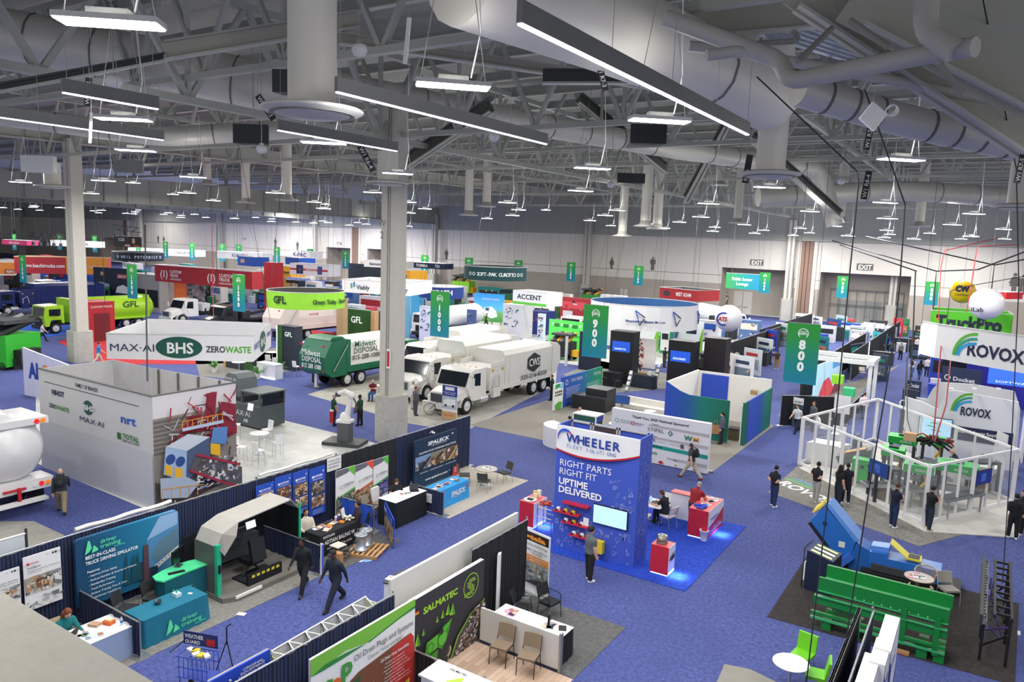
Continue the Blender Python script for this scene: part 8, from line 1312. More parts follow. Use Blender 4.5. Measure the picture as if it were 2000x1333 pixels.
ring(598,567,74,60,32,'8FD035','round lime green hanging sign lettered GFL, Green Today, Green For Life',[('GFL',-46,.6,'1E3A1E',7),('Green Today. Green For Life',12,.36,'1E4A1E',3.4)],'4A4C48')
o=ring(1259,590,104,66,46,'E6E6EA','big round white hanging sign of the waste and recycling association',[('National Waste &',-16,.13,'2A3A7A',1.9),('Recycling Association',-17,.13,'2A3A7A',1.9)],'2F5F9A')
a=MB();ct=U(1259,590,66)-o.location;rr=104*66/F*1.02;hh=46*66/F;ba=atan2(-U(1259,590,66).y,-U(1259,590,66).x)
for off in(-48,-4,34,74):
 for(x0,z0),(x1,z1),c_ in(((-.35,-.3),(-.1,-1.0),'2A57B8'),((-.1,-1.05),(.05,-1.5),'2A4C9A'),((.05,-1.5),(.4,-.95),'20262E'),((.45,-.85),(.1,-.6),'20262E'),((-.35,-.3),(.1,-.6),'2A57B8')):
  pt=lambda x,z:ct+Vector((rr*cos(ba+R(off)+x/rr),rr*sin(ba+R(off)+x/rr),z-.1));a.tube([pt(x0,z0),pt(x1,z1)],.045,M(c_,.5,v=0),4)
a.obj('triangle_emblems',o)
ring(863,559,43,85,22,'1E3A86','round navy hanging sign lettered KEITH',[('KEITH',-22,.6,'F4F4F4',11)],'E8E8EA');ring(968,520,61,100,26,'14464A','round dark teal hanging sign with a row of white brand badges',[('O O SOFT-PAK CUROTTO O O',-50,.36,'E8F0F0',4.5)]);ring(270,492,46,130,17,'101C2C','round black hanging sign with silver and blue emblems at left',[('O HEIL PETERBILT O',-48,.4,'B8C4D8',6)])
def flat(label,x0,y0,x1,y1,d0,d1,hpx,col,items=(),depth=3.0,back='E8E8EA',edge=True):
 a,b=U(x0,y0,d0),U(x1,y1,d1);xd=(b-a).normalized();n=Vector((-xd.y,xd.x,0))*depth;b=Vector((b.x,b.y,a.z));return sign(label,[a,b,b+n,a+n],hpx*d0/F,col,[(0,items)]if items else[],back=back)
T=lambda t,u,v,h,c,w:('T',t,u,v,h,c,w)
flat('long red hanging sign lettered CUSTOM TRUCK ONE SOURCE twice',302,517,492,525,92,84,32,'A82A34',[T('(1)',.06,.28,.42,'F4F4F4',.08),T('CUSTOM',.17,.56,.18,'F4F4F4',.12),T('TRUCK',.17,.33,.18,'F4F4F4',.09),T('ONE SOURCE',.17,.15,.1,'F4F4F4',.12),T('(1)',.56,.28,.42,'F4F4F4',.08),T('CUSTOM',.68,.56,.18,'F4F4F4',.15),T('TRUCK',.68,.33,.18,'F4F4F4',.11),T('ONE SOURCE',.68,.15,.1,'F4F4F4',.14)],1.6)
flat('long red and orange hanging sign lettered www.leachtrucks.com and www.labrietrucks.com',27,501,210,504,100,104,33,'B4303C',[('R',.545,0,1,1,'F29C38',.02),T('www.leachtrucks.com',.07,.38,.22,'F4F4F4',.46),T('www.labrietrucks.com',.58,.4,.18,'F4F4F4',.38)],3.5,'F0A850')
flat('orange framed white hanging sign lettered REFUSE at the left edge',-40,508,28,508,106,108,30,'F0E4D8',[('R',.55,.1,1,.85,'F0943A'),('R',.7,.12,1,.4,'C8382E'),T('REFU',.74,.18,.16,'F4F4F4',.24)])
flat('white panelled hanging sign lettered Viably',668,546,800,550,76,74,25,'F0F0F2',[T('Viably',.22,.3,.34,'2A3A4A',.2),('R',.13,.35,.16,.75,'5AB07A'),('R',.17,.45,.2,.85,'5A8AD0'),T('Viably',.8,.3,.34,'2A3A4A',.18)],6)
for l,x0,y0,x1,y1,d,h,c,it in[('pink hanging sign lettered amcs at far left',3,468,52,468,150,9,'E84A7E',[T('amcs',.3,.25,.5,'F4F4F4',.4)]),('white hanging sign lettered VAN DYK behind the left column',98,469,182,471,140,11,'EDEDF0',[T('VAN DYK',.5,.3,.4,'2A3A6A',.4)]),('long white hanging sign lettered HAULER HERO',250,484,386,486,150,12,'E8E8EA',[T('HAULER HERO',.7,.35,.38,'26282C',.25)]),('white hanging sign lettered KOMATSU',423,491,512,493,125,13,'EEEEF2',[T('KOMATSU',.34,.3,.42,'1E2E8A',.34)]),('white hanging sign lettered K-PAC',569,490,605,491,125,14,'EEEEF0',[T('K-PAC',.1,.3,.5,'4A2A7A',.7)]),('yellow hanging sign lettered Vermeer',531,518,568,522,113,20,'F2AE30',[T('Vermeer',.35,.3,.3,'1E1E1E',.6),('R',.1,.3,.22,.65,'1E6A4A')]),('white hanging sign with red stripe and navy shields',566,514,640,515,102,22,'EDEBF2',[('R',0,.42,1,.58,'D0303A'),('R',.18,.12,.36,.88,'23306A',.02),T('HA',.2,.3,.4,'F4F4F4',.14),('R',.74,.15,.86,.85,'4A5A9A',.02),T('AMERICAN',.42,.45,.1,'F4F4F4',.28)]),('white hanging sign lettered Balemaster',711,508,790,511,115,13,'F0F0F2',[T('Balemaster',.14,.3,.42,'3A3C44',.32)]),('navy hanging sign lettered TOMRA twice',804,512,868,515,120,11,'14284A',[T('TOMRA',.14,.25,.5,'F4F4F4',.36),T('TO',.72,.25,.5,'F4F4F4',.14)]),('yellow tapered hanging sign with a dark emblem behind the middle column',781,526,801,527,105,19,'F2AE30',[('R',.4,.1,.7,.5,'1E3A2A')]),('blue hanging sign left of the yellow Vermeer sign',557,502,584,504,110,14,'1E50B0',()),('blue hanging cube sign under the white crane maker sign',464,500,494,502,112,18,'1E4CA8',[('R',.2,.3,.45,.7,'D8A080')]),('red hanging sign behind the two balloons at right',1898,566,1966,572,74,13,'D8202C',[T('BUILT TO LAST',.45,.4,.3,'F4F4F4',.4)]),('white hanging sign with a lime green lower stripe lettered ACCENT',1002,567,1068,573,78,26,'F2F2F4',[('R',0,0,1,.2,'6CD048'),T('ACCENT',.14,.42,.36,'2A2E3E',.72)])]:
 flat(l,x0,y0,x1,y1,d,d-3,h,c,it,2.6)
flat('red tapered hanging sign lettered MEET ADAM',1289,561,1362,565,84,80,21,'B02830',[T('MEET ADAM',.45,.35,.34,'F4F4F4',.4),('E',.2,.5,.1,.26,'3A3A3E')],4,'5A5C60')
flat('green and blue wall banner lettered Public Sector Lounge',1419,533,1484,538,104,101,30,mat_grad('psl',[(0,'3EA858'),(.5,'1E9A8A'),(1,'1E8AB8')],0),[T('Public Sector',.18,.55,.2,'F4F4F4',.62),T('Lounge',.32,.25,.2,'F4F4F4',.36)],.1)
AB=mat_grad('aisle_banner',[(0,'1488A8'),(.35,'12908A'),(.75,'2CA04A'),(1,'2FA43C')],2)
def aisle(num,px,py,d,label,w=1.6,h=3.05,grp='numbered aisle banners'):
 p=U(px,py,d);o=thing('aisle_banner',label,'banner',p,0,grp);sh_=MB().box(-w/2,-.01,-h,w/2,.01,0,AB).obj('printed_sheet',o);q=MB();n=len(num);Q=Panel(q,(-w/2,-.012,-h),XS,w,h);W_=M('F4F6F4',.5,v=0,e=.15)
 for i,ch in enumerate(num):q.text(ch,min(.62,2.0/n),W_,(0,-.03,-h*.42-(i)*(.56 if n<4 else.46)),XS,bold=.05,al='CENTER')
 Q.ring(.5,.84,.085,.012,W_,20,-50,230,1);q.text('WASTE',.1,W_,(0,-.03,-h*.14),XS,bold=.01,al='CENTER');q.text('EXPO',.17,W_,(0,-.03,-h*.185),XS,bold=.03,al='CENTER');q.text('Together',.06,W_,(0,-.03,-h*.28),XS,bold=.01,al='CENTER');q.obj('lettering',sh_)
 MB().tube([(-w/2,0,.02),(w/2,0,.02)],.02,STEEL,6).tube([(-w/2,0,-h),(w/2,0,-h)],.02,M('18A0B8'),6).obj('banner_rod',o);MB().tube([(-.5,0,.02),(-.5,0,15-p.z)],.01,DGREY,4).tube([(.5,0,.02),(.5,0,15-p.z)],.01,DGREY,4).obj('hanging_cable',o)
for num,px,py,d in(('800',1571,633,37.7),('900',1165,597,43.5),('1000',860,570,50),('1200',466,537,62),('1300',257,518,68),('1500',43,499,84)):aisle(num,px,py,d,'green to teal aisle banner numbered %s, one of the near row'%num)
for num,px,py,d in(('1000',1495,533,112),('900',1648,540,106),('800',1822,551,98),('1100',1248,520,118),('1200',1116,513,122)):aisle(num,px,py,d,'green to teal aisle banner numbered %s in the far row near the back wall'%num)
for px,py,d in((830,499,125),(916,504,118),(1013,509,125),(675,490,128),(756,496,128),(606,487,130),(541,483,132),(434,477,135),(466,478,135),(375,475,136),(323,472,136),(184,461,142),(150,460,145),(115,458,150),(27,458,150),(270,478,140)):aisle('1500',px,py,d,'small far aisle banner '+('at the far left' if px<200 else 'above the red and black signs at left' if px<480 else 'left of the middle column' if px<765 else 'right of the middle column'),grp='far left aisle banners')
for l,x0,y0,x1,y1,d in(('black lighting truss carrying spotlights above the black screen',218,448,275,455,128),('black lighting truss carrying spotlights at far left',58,464,125,468,130)):
 a,b=U(x0,y0,d),U(x1,y1,d);o=truss('lighting_truss',a,b,.8,1.2,l,M('1C1D20',.5),.12,None);q=MB()
 for i in range(5):p=(b-a)*((i+.5)/5);q.tube([p,p+Vector((0,0,-.6))],.05,DGREY,5);q.lathe(p+Vector((0,0,-1.3)),[(.3,0),(.22,.6)],M('20242E'),10)
 q.obj('spotlight',o)
flat('black hanging screen lettered 125 with a gold figure and red marks',222,461,275,464,125,124,20,'2A2626',[T('125',.15,.55,.26,'E8E0E0',.22),('R',.4,.05,.6,.22,'D8A8A0'),('R',.75,.05,.95,.2,'D02A34'),('R',.68,.35,.78,.8,'D8B890')],.3)
# ================================================================== MIDDLE AND FAR STANDS
def wl(label,x0,y0,x1,y1,h,col,art=None,th=.12,name='stand_wall',e=0):
 a,b=g(x0,y0),g(x1,y1);w=(b-a).length;o=thing(name,label,'stand wall',a,atan2(b.y-a.y,b.x-a.x));MB().box(0,0,0,w,th,h,col if not isinstance(col,str)else M(col,.6,v=.03,e=e)).obj('panel',o)
 if art:q=MB();art(Panel(q,(0,-.001,0),XS,w,h));q.obj('printed_artwork',o)
 return o
def bxs(label,px,py,w,d,h,col,name='counter',cat=None,top=None,rz=0,z=0,extra=None):
 o=thing(name,label,cat or name.replace('_',' '),g(px,py),R(rz));MB().box(-w/2,-d/2,z,w/2,d/2,h,M(col,.5,v=.03)).obj('body',o);MB().box(-w/2-.03,-d/2-.03,h,w/2+.03,d/2+.03,h+.04,M(top or col,.4,v=.02)).obj('top',o)
 if extra:q=MB();extra(q,w,d,h);q.obj('front_detail',o)
 return o
def scr(c='2A6AE0',t=None,u=(.1,.62,.9,.85),e=1.0):
 def f(q,w,d,h):
  P=Panel(q,(-w/2,-d/2-.01,0),XS,w,h);P.rect(*u,M(c,.3,e=e,v=0))
  if t:P.txt(t,u[0]+.1,u[1]+.04,.04,M('DDE8FF',.3,e=1,v=0),.01,w=.5)
 return f
carpet(0,0,0,0,M('2A62D8',.95,v=.06),'bright blue carpet under the lime green truck at left',pts=[(-60,690),(-60,640),(150,615),(260,632),(95,658)]);carpet(0,0,0,0,REDC,'red carpet right of the left column',pts=[(112,668),(172,654),(330,668),(520,690),(640,662),(560,640),(700,655),(640,700),(400,712),(205,712)]);carpet(0,0,0,0,CONC,'bare concrete under the white trucks',z=.006,pts=[(600,771),(720,735),(860,700),(1090,700),(1085,752),(905,845),(800,828)])
carpet(0,0,0,0,GCAR,'brown grey carpet of the lime sign stand',pts=[(390,735),(487,745),(640,706),(700,690),(640,668),(380,700)]);carpet(0,0,0,0,WFLOOR,'pale floor of the far centre stands',pts=[(770,655),(830,600),(1010,585),(1130,640),(1060,668),(905,640)]);carpet(0,0,0,0,WFLOOR,'pale floor around the lime green machine stand',pts=[(1060,705),(1080,668),(1240,690),(1310,640),(1400,655),(1290,712),(1190,722)]);carpet(0,0,0,0,GCAR,'grey carpet under the black tables and towers',pts=[(1100,732),(1170,705),(1380,745),(1300,760),(1170,770)])
carpet(0,0,0,0,GCAR,'grey carpet under the white pergola stand',pts=[(1520,812),(1560,770),(1690,740),(1760,712),(1690,760),(1650,812),(1620,825)]);carpet(0,0,0,0,WFLOOR,'grey carpet around the white tank truck at right',pts=[(1300,690),(1340,650),(1500,650),(1500,700)])
LW=M('2E5A2A',.9,v=.3,sc=8);o=bxs('tall charcoal pillar with a living green edge lettered GFL',567,722,1.9,.8,3.4,'2A323E','sign_pillar',extra=lambda q,w,d,h:(q.box(-w/2-.02,-d/2-.05,0,-w/2+.55,-d/2,h,LW),q.box(-w/2-.08,-d/2-.06,0,-w/2-.02,-d/2,h,M('F4F6FF',e=4,v=0)),q.text('GFL',.5,M('D8F0E0',e=.6,v=0),(-.1,-d/2-.05,h*.78),XS,bold=.01)))
bxs('wide living green wall lettered GFL in the lime sign stand',703,668,3.4,.6,3.2,'2E5A2A','sign_pillar',extra=lambda q,w,d,h:(q.box(-w/2,-d/2-.05,0,w/2,-d/2,h,LW),q.text('GFL',.9,M('F0F8F4',e=.6,v=0),(-.9,-d/2-.07,h*.6),XS,bold=.01),q.box(w/2,-d/2,0,w/2+.5,d/2,h,M('C9A070'))));bxs('charcoal pillar with green edge under the white three-faced sign',472,722,3.2,.5,2.6,'30363E','sign_pillar',extra=lambda q,w,d,h:(q.box(w/2-1,-d/2-.04,0,w/2,-d/2,h,LW),q.box(-w/2-.25,-d/2,0,-w/2,d/2,h,M('C9A070'))))
bxs('tan timber post of the lime sign stand',668,672,.9,.6,4.4,'B89A72','timber_post');wl('navy wall right of the living green wall',725,668,750,664,3,'1E2A3E');bxs('white reception counter with a glowing foot in the lime sign stand',527,738,2.0,.7,1.05,'EDEDEF',extra=lambda q,w,d,h:(q.box(-w/2,-d/2-.05,0,w/2,-d/2,.06,M('E8EEFF',e=5,v=0)),q.text('GFL',.2,M('4A9A3A'),(-.3,-d/2-.01,.6),XS)))
def plant(px,py,l,s=1):
 o=thing('potted_plant',l,'plant',g(px,py));MB().lathe((0,0,0),[(.16*s,0),(.22*s,.35*s)],WHITE,12).obj('pot',o);q=MB();rnd=random.Random(px)
 for i in range(26):a,b=rnd.uniform(0,6.3),rnd.uniform(.15,.5)*s;p=Vector((b*cos(a),b*sin(a),rnd.uniform(.45,.95)*s));w=Vector((-sin(a),cos(a),0))*.07*s;q.poly([(0,0,.33*s),p-w,p+Vector((cos(a),sin(a),-.3))*.15*s,p+w],M(rnd.choice(['3A7A2E','2E6424','5A9A40'])))
 q.obj('leaves',o)
plant(504,740,'leafy plant in a white pot left of the glowing counter');plant(548,732,'leafy plant in a white pot right of the glowing counter');plant(419,728,'leafy plant in a white pot below the white three-faced sign')
for px,py,r_,h,l in((467,735,.5,1.05,'white bar table below the white three-faced sign'),(588,718,.5,1.05,'white bar table right of the charcoal pillar'),(605,716,.5,.95,'second white bar table beside the green truck'),(532,712,.5,1,'white bar table left of the charcoal pillar'),(598,690,.45,1,'white table near the three people in jackets')):p=g(px,py);round_table((p.x,p.y,.012),r_,h,l)
for i,(px,py)in enumerate(((579,736),(598,732),(524,722),(536,728))):bar_stool(g(px,py),R(20*i),'white bar stool on wooden legs in the lime sign stand',grp='stools of the lime sign stand')
for px,py,l in((595,700,'cream bench back beside the charcoal pillar'),(615,712,'cream bench behind the green truck')):bxs(l,px,py,2.2,.7,.75,'E4DED0','bench')
bxs('red portal box lettered CUSTOM TRUCK ONE SOURCE behind the left column',186,664,2.6,2.4,3.6,'A8222E','red_portal',extra=lambda q,w,d,h:(q.box(w/2,-d*.3,0,w/2+.02,d*.3,h*.72,M('6A1420')),q.text('CUSTOM TRUCK',.28,WHITE,(w/2+.03,-d*.42,h*.86),XE,w=2),q.text('(1)',.9,WHITE,(-.4,-d/2-.02,h*.4),XS,bold=.03)))
for a in[('white kiosk with product pictures in the pale floor stand',1010,658,2.4,2.4,3.6,'E6E6E8',None),('navy blue shipping box beside the white kiosk',1055,652,2.6,2.4,2.6,'1E2E7A',None),('pale upright sign strip with green stripe',1056,680,.7,.4,3.4,'E0ECF4',None),('violet and white poster pillar beside the 1000 banner',833,668,1.6,.5,3.6,'DCDCF4',None),('white counter in the blue stand beside the 1000 banner',893,662,2.2,1,1.1,'E4E4E8',None),('slim white and navy pillar left of the white kiosk',920,660,1,.4,3,'4A5C9A',None)]:bxs(a[0],a[1],a[2],a[3],a[4],a[5],a[6],'display_kiosk',extra=lambda q,w,d,h:Panel(q,(-w/2,-d/2-.01,0),XS,w,h).scatter(.08,.3,.92,.92,22,[M(c)for c in('5A6A9A','2A8A6A','8A9AB8','3A4A5A','B0405A')],(.02,.04),int(h*10)))
BLED=mat_grad('led_scene',[(0,'3E8A3A'),(.35,'6AA86A'),(.5,'58B0E8'),(1,'2E8AE8')],2,e=.5)
wl('large bright video wall with a white vehicle on green grass',925,626,983,631,3.6,BLED,lambda P:(P.poly([(.3,.25),(.35,.5),(.6,.55),(.75,.4),(.8,.2),(.6,.12)],M('E4ECF4',e=.3,v=0)),P.poly([(.38,.4),(.4,.5),(.52,.5),(.5,.38)],M('4A6A9A')),P.txt('ADVANCED CLEANING',.25,.78,.06,WHITE,.02,w=.6),P.poly([(0,.35),(.3,.5),(.3,.3),(0,.25)],M('3E7A34'))))
LIMEW=M('58E05A',.5,v=.02,e=.35);wl('glowing lime green wall with white icons',1070,690,1140,700,3.3,LIMEW,lambda P:([P.disc(.12+.25*i,.88,.04,WHITE)for i in range(4)],[P.rect(.15+.25*i,.8,.3+.25*i,.9,M('2E8A3A'))for i in range(3)],P.txt('ACCENT',.6,.55,.05,INK,.01,w=.3)))
def mach(label,px,py,w,d,h,c,rz=0,c2='E0A820'):
 o=thing('machine',label,'machine',g(px,py),R(rz));MB().box(-w/2,-d/2,.25,w/2,d/2,h*.7,M(c)).obj('body',o);q=MB();[q.tube([(-w/2+w*i/6,-d/2,h*.7),(-w/2+w*(i+.7)/6,d/2,h)],.07*w,M(['8A8E90','3A3E42',c2][i%3]),8)for i in range(6)];q.box(-w/2,-d/2,h*.92,w/2,d/2,h,M('3E4246'));q.obj('engine_block',o);[MB().lathe((x,s*d/2,.3),[(.3,0),(.3,.12)],TIRE,14,'y').obj('wheel',o)for x in(-w*.4,w*.4)for s in(-1,1)];MB().box(w/2,-d*.3,.4,w/2+.6,d*.3,h*.4,M(c2)).obj('side_unit',o)
mach('dark engine driven machine in front of the glowing lime wall',1100,702,2.0,1.2,2.4,'14181E');mach('lime green and black machine at the left edge',5,715,4,3,3.6,'2EB02E',20,'14181A');mach('lime green grinder far behind the dark teal ring',905,575,4,2,3.6,'8AD02A');mach('green baler machine behind the 1100 banner',1155,600,3,2,3,'3EA04A')
for l,px,py,t,h in(('black tower with a blue screen near the director chairs',1216,748,'Sustainability Tools',4.0),('black tower with a lit blue screen and white logo',1330,770,'GROUNDED',3.9)):bxs(l,px,py,1.9,1.2,h,'101216','display_tower',extra=scr('1E4AB0',t,(.1,.62,.88,.82)))
bxs('navy pillar under the 900 banner',1151,722,1.5,1.2,3.2,'18203A','sign_pillar');bxs('brown tinted black tower right of the lit screens',1395,765,1.6,1.2,4.0,'221C20','display_tower');draped_table((g(1257,757).x,g(1257,757).y,0),1.7,.8,'dark draped table with brown baskets beside the literature rack','1A2634',.95,flare=.12);small('basket_row','brown baskets on the dark draped table','basket',MB().box(-.5,-.15,0,.1,.15,.15,M('8A6A44')).lathe((.45,0,0),[(.12,0),(.13,.3)],M('E4E4E4')),g(1257,757)+Vector((0,0,.96)))
o=bxs('high black table among the director chairs',1196,755,1.3,.8,1.05,'1A1C20','table')
for i,(px,py)in enumerate(((1182,757),(1205,764),(1216,748),(1190,745))):
 o=thing('director_chair','black tall director chair around the high black table','chair',g(px,py),R(i*80),'director chairs');MB().box(-.22,-.2,.72,.22,.2,.75,BLACK).obj('seat',o);MB().box(-.22,.2,.95,.22,.22,1.15,BLACK).obj('backrest',o);[MB().tube([(x,y,0),(-x,y,.72)],.015,BLACK,5).obj('leg',o)for x in(-.2,.2)for y in(-.2,.2)]
for px,py,l in((1227,768,'slanted literature rack with white sheets near the sofa'),(1282,752,'grey literature rack right of the dark draped table')):
 o=thing('literature_rack',l,'rack',g(px,py),R(-20));MB().obox((0,0,.75),(.17,0,0),(0,.02,.0),(0,.2,.75),GREY).obj('frame',o);[MB().obox((0,-.03+.11*i-.15,.35+.38*i),(.14,0,0),(0,.01,0),(0,.05,.12),WHITE).obj('pocket',o)for i in range(4)]
for px,py,d,c,l in((1105,716,.12,'C8CAD0','slim grey totem leaning in front of the lime machine'),(617,757,.1,'E4E4E4','thin white post with a flat sign at the concrete corner')):p=g(px,py);small('slim_post',l,'post',MB().box(-d,-.05,0,d,.05,2.6,M(c)).box(-.25,-.2,0,.25,.2,.05,STEEL),p)
for a in[('white and green pavilion wall with a dark screen, left part',1165,672,1225,680,3.4),('white and green pavilion wall behind two standing people',1230,682,1285,688,3.4),('white pavilion wall with a lime triangle and dark screen, right part',1320,690,1370,697,3.4)]:wl(a[0],a[1],a[2],a[3],a[4],a[5],'E8EAEC',lambda P:(P.rect(.35,.62,.75,.82,M('14203A')),P.poly([(.7,0),(1,0),(1,.85)],M('7AC02E')),P.poly([(0,1),(.15,1),(0,.4)],M('2E9A4A'))))
bxs('green framed kiosk in the pavilion',1300,690,1.1,.8,2.9,'1E9A6A','display_kiosk',extra=lambda q,w,d,h:(q.box(-w*.4,-d/2-.02,.3,w*.4,-d/2,h*.92,WHITE),q.box(-w*.3,-d/2-.03,1.4,w*.3,-d/2-.02,2,INK)));wl('white partition with red patterned print near the black tower',1238,716,1278,722,2.6,'E4DEDA',lambda P:P.scatter(0,0,.45,.95,50,[M('8A2A2A'),M('C07A70'),M('5A2020')],(.03,.06),3))
rnd=random.Random(6)
for l,a,b in(('black drape spine of the stand row left of the 800 banner',(1395,735),22),('drape spine of the row behind the pergola',(1560,790),30),('black drape spine of the row right of the lounge',(1660,745),36),('drape spine of the row near the pale bay column',(1480,690),26)):
 A_=g(*a);drape((A_.x,A_.y),(A_.x,A_.y+b),2.44,l,DRAPEM2,step=6)
for i,(px,py,w,h,c)in enumerate([(1428,748,40,2.3,'E6E8EA'),(1450,728,34,2.2,'D8E0E4'),(1405,745,22,2.4,'E8E2DC'),(1475,705,30,2.3,'E4EAEE'),(1492,692,22,2.6,'2A4CC0'),(1512,672,26,2.5,'DCE4EA'),(1590,700,24,2.3,'1E8A8A'),(1612,660,26,2.5,'2A4A8A'),(1630,650,20,2.4,'C8D8EC'),(1575,640,28,1.8,'E8E8EA'),(1655,700,18,2.2,'E4E4F0'),(1702,682,26,2.0,'2AA8B8'),(1725,672,22,2.2,'D8D4EC'),(1742,656,18,2.4,'B8283A'),(1756,655,16,2.3,'2E7A4A'),(1775,700,40,1.5,'1E2A26'),(1772,682,44,1.4,'1E2624'),(1780,668,42,1.4,'22302A'),(1786,655,40,1.3,'3A3030'),(1790,642,36,1.2,'8A2434'),(1700,740,30,2.2,'3A4A60')]):
 nm={'E':'white','D':'pale','C':'light blue','2':'blue','1':'dark','B':'red','8':'maroon','3':'slate'}[c[0]];a,b=g(px,py),g(px+w,py+w*.1)
 wl(('%s printed panel with %s picture and %s heading in the right-hand rows'%(nm,['grey','pale','orange','blue'][i%4],['navy','red','green'][i%3])),px,py,px+w,py+(w*.22 if h>1.6 else w*.12),h,c,lambda P,i=i:(P.rect(.12,.2,.88,.6,M(['6A7A8A','9AA8B0','C87A60','4A6A9A'][i%4])),P.rect(.15,.72,.8,.84,M(['2A3A5A','C03A3A','2E8A6A'][i%3])),P.scatter(.14,.22,.86,.58,10,PHW+PHD,(.03,.06),i)),name='stand_panel')['group']='printed panels in the right-hand rows'
bxs('black machine with a curved glass side in the row left of the 800 banner',1478,712,2,1.2,1.2,'26282A','machine');mach('black and chrome engine display left of the blue shirted person',1400,735,3,1.6,1.9,'1A1C1E',0,'8A8E90');bxs('dark glass machine standing on the aisle right of the 800 banner',1625,665,2.2,1.4,1.6,'2A3234','machine',rz=20)
o=thing('pergola_frame','white square pergola frame above the video wall right of the 800 banner','pergola',g(1640,780));[MB().box(x-.12,y-.12,0,x+.12,y+.12,2.9,WHITE).obj('post',o)for x,y in((-2.2,-1.4),(2.0,-1.4),(2.0,1.6),(-2.2,1.6))];MB().box(-2.4,-1.6,2.9,2.2,-1.2,3.2,WHITE).box(-2.4,1.4,2.9,2.2,1.8,3.2,WHITE).box(-2.4,-1.2,2.9,-2,1.4,3.2,WHITE).box(1.8,-1.2,2.9,2.2,1.4,3.2,WHITE).obj('top_frame',o)
wl('tilted video wall with red and white picture under the pergola',1588,790,1640,762,2.7,'B8DCF4',lambda P:(P.poly([(.1,0),(.3,.5),(.5,.55),(.7,.2),(.6,0)],M('E0505A',e=.4,v=0)),P.poly([(.6,0),(.8,.4),(1,.3),(1,0)],M('8A3A4A',e=.3,v=0)),P.rect(.6,.75,.95,.95,M('6AA8E0',e=.4,v=0))),e=.5)
for px,py,z,c,l in((1632,790,1.5,'8AD02E','lime green cube lantern hung in front of the video wall'),(1655,800,.9,'3AB87A','mint green cube lantern hung right of the lime one')):p=g(px,py);small('cube_lantern',l,'lantern',MB().box(-.35,-.35,z,.35,.35,z+.6,M(c,.5,e=.25)).tube([(0,0,z+.6),(0,0,2.9)],.01,STEEL,4),p)
for y,x0,x1,l in((0,1515,1600,'black drape behind the swan chairs'),):
 A_,B_=g(1523,832),g(1640,835);drape((A_.x,A_.y),(B_.x,B_.y),1.9,l,DRAPEM2,step=9);A_,B_=g(1650,830),g(1690,790);drape((A_.x,A_.y),(B_.x,B_.y),1.0,'low dark drape ending beside the person in a pink shirt',DRAPEM2,step=9)
small('easel_board','white board on an easel behind the swan chairs','easel',MB().box(-.45,0,1.0,.45,.03,2.1,WHITE).tube([(-.3,.1,0),(0,.05,2.1)],.02,BLACK,5).tube([(.3,.1,0),(0,.05,2.1)],.02,BLACK,5),g(1640,840));small('standing_card','dark upright poster lettered ACCENT left of the swan chairs','poster',MB().box(-.32,0,.1,.32,.03,1.9,M('3A4A50')).box(-.32,-.01,1.5,.32,0,1.9,WHITE).text('ACCENT',.14,INK,(-.27,-.012,1.6),XS,bold=.02,w=.54),g(1555,838),R(-15))
for px,py,a,l in((1573,824,-20,'white swan chair left of a pair'),(1617,832,-60,'white swan chair right of a pair'),(1606,852,120,'white swan chair nearest the glass cell')):
 o=thing('swan_chair',l,'chair',g(px,py),R(a),'white moulded chairs');MB().sphere((0,0,.5),.36,M('E8E4DC',.4),9,(1,.9,.4)).obj('seat',o);MB().sphere((0,.3,.78),.34,M('E8E4DC',.4),9,(1.0,.3,1.0)).obj('backrest',o);MB().tube([(0,0,.03),(0,0,.42)],.03,CHROME).lathe((0,0,0),[(.25,0),(.2,.03)],CHROME).obj('pedestal',o)
for px,py,l in((1683,738,'cream armchair left of three in the far lounge'),(1700,733,'cream armchair behind the other two in the far lounge'),(1716,742,'cream armchair right of three in the far lounge')):stack_chair(g(px,py),R(200),l,'E4DFD2',frame='8A8C8E',grp='cream armchairs in the far lounge',arms=True)
wl('dark glass walled stand with a white lettered front',1658,728,1694,720,2.5,'23324A',lambda P:(P.rect(0,0,.35,.9,M('1E9A8A')),P.txt('active',.45,.8,.09,WHITE,.02,w=.4),P.rect(.95,0,1,1,M('F4F0FF',e=1.5,v=0))));bxs('grey upholstered bench beside the dark glass walled stand',1722,712,2.0,.6,1.2,'4A4E54','bench')
for l,x0,y0,x1,y1,h,c,t in(('navy wall lettered Docket behind the branded wall',1832,793,1908,806,2.9,'232E50','Docket'),('low navy wall lettered Docket left of the branded wall',1766,782,1796,786,1.5,'232E50','Docket'),('navy pillar lettered Docket at the left of the branded wall',1752,868,1778,873,3.2,'1E2540','Docket')):wl(l,x0,y0,x1,y1,h,c,lambda P,t=t:(P.txt(t,.3,.68,.1 if P.h>2 else.2,WHITE,.02,w=.55),P.ring(.16,.74,.07,.02,WHITE,12),P.txt('Computer Software',.4,.52,.04,M('A8B4D8'),.01,w=.5)))
bxs('dark navy box room with a green shield emblem',1902,768,4.6,3,4.6,'141A30','display_room',extra=lambda q,w,d,h:q.poly([(x,-d/2-.03,h+z)for x,z in((-1,.5),(1,.5),(1,-.6),(0,-1.2),(-1,-.6))],M('A8D040',e=.3,v=0)));wl('bright royal blue stand wall with a screen left of the navy room',1812,755,1842,762,3.2,'2444B8',lambda P:P.rect(.2,.4,.8,.7,INK));bxs('deep blue lit stand with a glowing screen at the right edge',1952,790,4.6,2.4,3.6,'2A28A0','display_room',extra=scr('3A6AF0','SOFTWARE',(.3,.45,.8,.8)))
